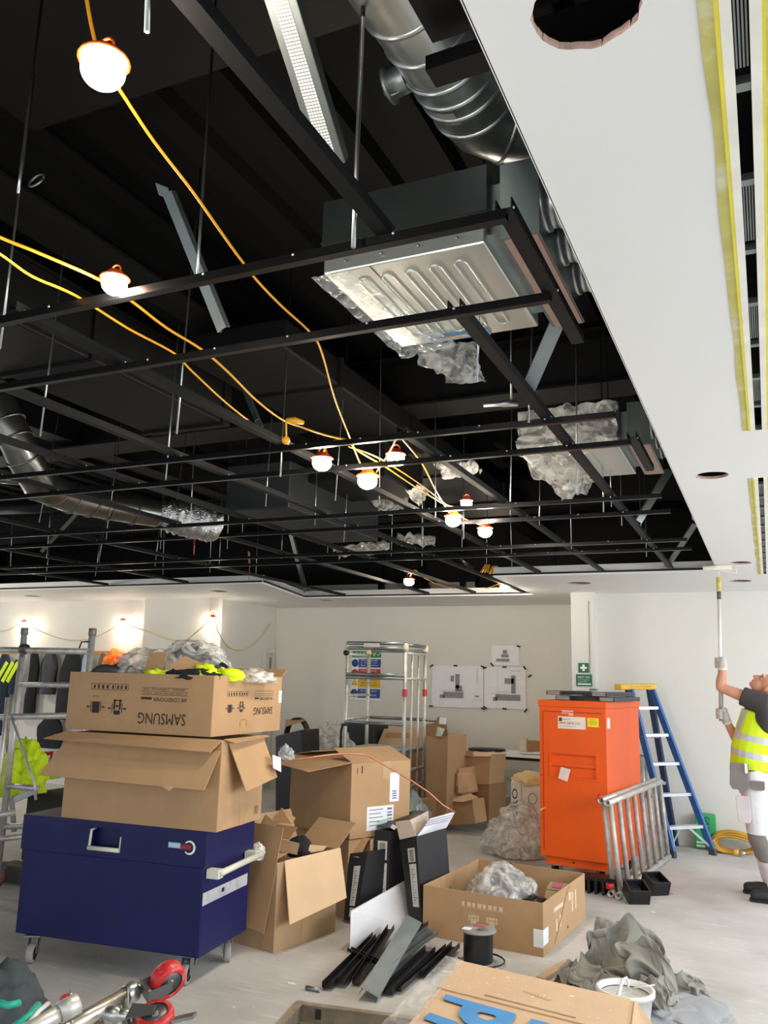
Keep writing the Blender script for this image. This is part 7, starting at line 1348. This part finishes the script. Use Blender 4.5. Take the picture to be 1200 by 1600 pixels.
# ================================================================ PAINTER
SKIN = mat('skin', '#c98f74', .55, var=.06, scale=20, spec=.4); 
TSH = mat('tshirt_charcoal', '#3d3a3a', .9, var=.12, scale=10, bump=.2); TRW = mat('painter_white', '#dcdbe0', .85, var=.05, scale=12, bump=.2); TRG = mat('knee_grey', '#7b7570', .85, var=.1, scale=12)
GLV = mat('glove_knit', '#bdb8b0', .9, var=.08, scale=40, bump=.2); BOOT = mat('boot_black', '#2b2d30', .6, var=.15, scale=14)
SH = V(-.045, 7.36, 1.475); EL = V((-0.362,7.38,1.6)); WR = V((-0.342,7.42,1.748)); 
SH2 = V(-.04, 7.64, 1.46); EL2 = V((-0.242,7.62,1.123)); WR2 = V((-0.334,7.52,1.325)); PEL = V(-.13, 7.5, .93)
HD = V(*(-0.149,7.5,1.631))+V(.123, 0, -.026)
man = thing('person', 'painter in hi-vis vest and white trousers, looking up and holding a roller pole', 'person', (-.05, 7.55, 0))
tilt = Matrix.Rotation(math.radians(53), 3, 'Y')     # head thrown back while he looks up (faces -X)
def hd(x, y, z): return HD+tilt @ V(x, y, z)
caps = [('c', [PEL, V(-.13, 7.5, 1.15), V(-.07, 7.5, 1.35)], [.13, .125, .15]), ('c', [SH+V(.01, .04, -.01), SH2+V(.01, -.04, -.01)], [.06, .06]),
 ('c', [V(-.02, 7.5, 1.46), HD+V(.01, 0, -.03)], [.064, .06]),
 ('c', [SH, SH.lerp(EL, .5), EL], [.055, .048, .038]), ('c', [EL, EL.lerp(WR, .35), WR], [.038, .042, .028]), ('c', [SH2, SH2.lerp(EL2, .5), EL2], [.055, .047, .038]), ('c', [EL2, EL2.lerp(WR2, .35), WR2], [.038, .04, .028]),
 ('e', hd(.012, 0, .035), (.098, .076, .10), tilt), ('e', hd(-.045, 0, -.035), (.055, .052, .062), tilt), ('e', hd(-.082, 0, -.068), (.026, .026, .022), tilt),
 ('c', [hd(-.088, 0, .03), hd(-.118, 0, -.012)], [.012, .016]), ('e', hd(-.094, 0, -.038), (.014, .026, .008), tilt), ('e', hd(-.094, 0, -.05), (.014, .022, .008), tilt),
 ('e', hd(-.085, -.03, .045), (.018, .026, .012), tilt), ('e', hd(-.085, .03, .045), (.018, .026, .012), tilt),
 ('e', hd(.012, -.078, -.002), (.020, .010, .034), tilt), ('e', hd(.012, .078, -.002), (.020, .010, .034), tilt),
 ('c', [V(-.13, 7.41, .9), V(-.12, 7.40, .48), V(-.02, 7.42, .12)], [.085, .06, .045]), ('c', [V(-.13, 7.59, .9), V(-.14, 7.62, .48), V(-.07, 7.66, .12)], [.085, .06, .045])]
body = organic('body', caps, SKIN, man, .0075, 3)
for y in (-.03, .03):
    mb = MB(); mb.ball(hd(-.076, y, .020), .0115, 12, 8); e = obj('eye', mb, mat('eye_white', '#b7a59a', .3), man); mb = MB(); mb.ball(hd(-.0865, y, .024), .005, 10, 6); obj('iris', mb, INK, e)
    mb = MB(); mb.tube([hd(-.092, y-.018, .046), hd(-.1, y, .051), hd(-.092, y+.018, .046)], .0035, 6); obj('eyebrow', mb, mat('brow', '#7a5a48', .8), man)
mb = MB(); mb.tube([hd(-.100, -.02, -.044), hd(-.109, 0, -.0435), hd(-.100, .02, -.044)], .003, 6); obj('mouth', mb, mat('lip', '#9c5a4c', .6), man)
mb = MB(); mb.ball((0, 0, 0), 1, 24, 14); vv = []
for v in mb.v:
    p = V(*v); vv.append(hd(.018+p.x*.101, p.y*.079, .040+p.z*.102))
keep = [f for f in mb.f if sum((V(*mb.v[i]).x*.5+V(*mb.v[i]).z*.72) for i in f)/4 > .32]
m2 = MB(); m2.add(vv, keep, True); obj('short_hair', m2, mat('cropped_hair', '#8d7866', .9, var=.2, scale=60), man)
tsh = organic('tshirt', [('c', [V(-.13, 7.5, .97), V(-.13, 7.5, 1.15), V(-.07, 7.5, 1.37)], [.145, .14, .155]), ('c', [SH+V(.0, .05, -.01), SH2+V(0, -.05, -.01)], [.075, .075]), ('c', [SH+V(.02, .0, 0), SH.lerp(EL, .30), SH.lerp(EL, .52)], [.085, .08, .076], 1, 'flat'), ('c', [SH+V(.01, .015, -.0), SH+V(.0, -.0, -.12), SH+V(-.0, .03, -.2)], [.085, .075, .05]),
   ('c', [SH2, SH2.lerp(EL2, .35), SH2.lerp(EL2, .6)], [.082, .075, .07], 1, 'flat'), ('c', [V(-.03, 7.5, 1.42), V(-.015, 7.5, 1.52)], [.085, .074], 1, 'flat')], TSH, man, .009, 4)
def vf(p):     # print of the vest: two silver hoops, a silver brace and the yellow cloth
    z = p.z+.18*(p.x+.15)
    if 1.055 < z < 1.105 or 1.185 < z < 1.235: return 1
    if p.z > 1.22 and abs(abs(p.y-7.5)-.085) < .026: return 1
    if p.z < .992 + 0*p.x and p.z+.10*(p.x) < .955: return 2
    return 0
vest_ = organic('hi_vis_vest', [('c', [V(-.15, 7.5, .955), V(-.145, 7.5, 1.12), V(-.10, 7.5, 1.28), V(-.065, 7.5, 1.40)], [.185, .172, .168, .160], 1, 'flat'), ('c', [V(-.045, 7.42, 1.38), V(-.015, 7.425, 1.515)], [.09, .062], 1, 'flat'), ('c', [V(-.045, 7.58, 1.38), V(-.015, 7.575, 1.515)], [.09, .062], 1, 'flat')], [HIVIS, REFL, INK], man, .0085, 2, vf)
def tf_(p):
    if p.y < 7.52:
        if .30 < p.z < .50 and p.x < -.085+(p.z-.42)*-.35+ .02: return 1
    else:
        if .28 < p.z < .50 and p.x < -.10: return 1
    return 0
HL = V(-.14, 7.41, .90); HR = V(-.14, 7.59, .90)
trs = organic('trousers', [('c', [V(-.14, 7.5, .99), V(-.14, 7.5, .86)], [.152, .155]), ('c', [HL, V(-.145, 7.40, .66), V(-.135, 7.39, .46), V(-.055, 7.40, .27), V(-.03, 7.42, .135)], [.12, .105, .088, .08, .078], 1), ('c', [HR, V(-.16, 7.60, .66), V(-.15, 7.63, .46), V(-.10, 7.66, .27), V(-.075, 7.68, .14)], [.115, .10, .085, .078, .076], 1)], [TRW, TRG], man, .009, 4, tf_)
mb = MB(); mb.blob((0, 0, 0), (1, 1, 1), 1, .05, 1, 3, flat=False, sharp=False)
def pocket(c, sx, sz, m, nm, r=.0, p=None):
    mb = MB(); loop = [(-1, 1), (1, 1), (1, -.7), (.7, -1), (-.7, -1), (-1, -.7)]; R = Matrix.Rotation(r, 3, 'Y')
    mb.slab([V(*c)+R @ V(a*sx/2, 0, b*sz/2) for a, b in loop], (0, .012, 0)); return obj(nm, mb, m, p or trs, bevel=.004)
pocket((-0.256,7.27,0.927), .135, .20, TRG, 'holster_pocket', .06); pocket((-0.128,7.27,0.866), .10, .07, TRG, 'grey_pocket'); pocket((-0.237,7.285,0.682), .10, .20, mat('pocket_offwhite', '#c9c0c0', .85), 'thigh_pocket', -.04)
mb = MB(); c = V((-0.213,7.262,0.955)); mb.slab([c, c+V(.02, 0, 0), c+V(.02, 0, .07), c+V(0, 0, .07)], (0, .006, 0)); obj('folded_rule', mb, WHITE, trs)
for c, r in ((V(-.03, 7.42, 0), 0), (V(-.085, 7.68, 0), 0)):
    b = organic('boot', [('c', [c+V(.02, 0, .19), c+V(.015, 0, .10), c+V(.02, 0, .055)], [.058, .055, .05], 1), ('c', [c+V(.05, 0, .045), c+V(-.08, -.004, .05), c+V(-.165, -.008, .045)], [.042, .047, .04], 1)], BOOT, man, .007, 3)
    for v in b.data.vertices:
        if v.co.z < .012: v.co.z = .012
    mb = MB(); mb.slab([c+V(x, y, 0) for x, y in ((.085, -.035), (.085, .035), (-.06, .05), (-.19, .035), (-.205, 0), (-.19, -.045), (-.06, -.05))], (0, 0, .022)); obj('boot_sole', mb, mat('sole_black', '#1b1c1e', .8), b)
# pole and roller (held, so a thing of its own)
pb = V((-0.372,7.46,1.366)); pt_ = V((-0.335,7.42,2.497)); d = (pt_-pb).normalized()
rt = thing('paint_roller', 'paint roller on a white extension pole held up to the ceiling by the painter', 'paint roller', tuple(pt_))
def pol(nm, f0, f1, r, m): mb = MB(); mb.tube([pb.lerp(pt_, f0), pb.lerp(pt_, f1)], r, 14); return obj(nm, mb, m, rt)
pol('pole', .0, .84, .014, mat('pole_white', '#dedcd4', .4)); pol('pole_sleeve', -.03, .30, .018, mat('pole_grey', '#a9a7a6', .4, .3)); pol('grip_green', .84, .895, .017, mat('grip_green', '#4d6358', .6)); 
pol('grip_yellow', .895, 1.0, .019, mat('grip_yellow', '#c9c06c', .6, var=.25, scale=30)); pol('locking_collar', .30, .33, .021, GALVD)
rc_ = V((-0.344,7.42,2.605)); rc_.z = 2.575
L0 = V((-0.454,7.42,2.608)); L1 = V((-0.23,7.42,2.606)); L0.z = L1.z = 2.577
mb = MB(); mb.lathe([(0, 0), (.021, 0), (.022, .004), (.022, (L1-L0).length-.004), (.021, (L1-L0).length), (0, (L1-L0).length)], L0, L1-L0, 20); obj('roller_sleeve', mb, mat('roller_nap', '#ece8da', .95, bump=.5, scale=60), rt)
mb = MB(); mb.tube([L1, L1+V(.03, 0, 0), L1+V(.035, 0, -.05), pt_+V(.02, 0, .06), pt_+V(0, 0, .05), pt_], .005, 8); obj('roller_wire', mb, mat('wire_white', '#dcdad6', .4), rt)
# gloves: palm, four fingers and a thumb closed round the pole
def glove(wr, c, side, nm):
    """wr wrist, c point on the pole; fingers wrap the far side of the pole, the thumb lies along it"""
    c = V(*c); wr = V(*wr); up = d; out = (c-wr); out = (out-up*out.dot(up)); out = out.normalized() if out.length > 1e-4 else V(-1, 0, 0); lat = up.cross(out)*side; r = .022
    palm = c-out*.034+up*-.0; caps = [('c', [wr, wr.lerp(palm, .5), palm], [.033, .036, .036]), ('c', [palm+up*.026, palm-up*.026], [.030, .028])]
    for k, L_ in enumerate((.9, 1.0, .95, .78)):
        o = up*(.033-.022*k); kn = palm+o+lat*.030+out*(.016-.003*k)
        caps.append(('c', [palm+o+lat*.012, kn, c+o+lat*.036+out*.010*L_, c+o+lat*.022+out*.032*L_, c+o-lat*.010+out*.034*L_, c+o-lat*.022+out*.018*L_], [.011, .0105, .010, .0098, .0092, .0085]))
    caps.append(('c', [palm+up*.01-lat*.020, c-lat*.028+up*.020-out*.006, c-lat*.022+up*.052+out*.004], [.013, .0115, .0095]))
    g_ = organic(nm, caps, GLV, man, .0045, 2); mb = MB(); q = (wr-palm).normalized(); mb.lathe([(.034, -.008), (.037, -.006), (.037, .008), (.034, .01)], wr+q*.0, q, 18); obj('glove_cuff', mb, mat('cuff_cream', '#d8cfc0', .9), g_); return g_
glove(WR, pb.lerp(pt_, .38), 1, 'glove'); glove(WR2, pb.lerp(pt_, .02), -1, 'glove')
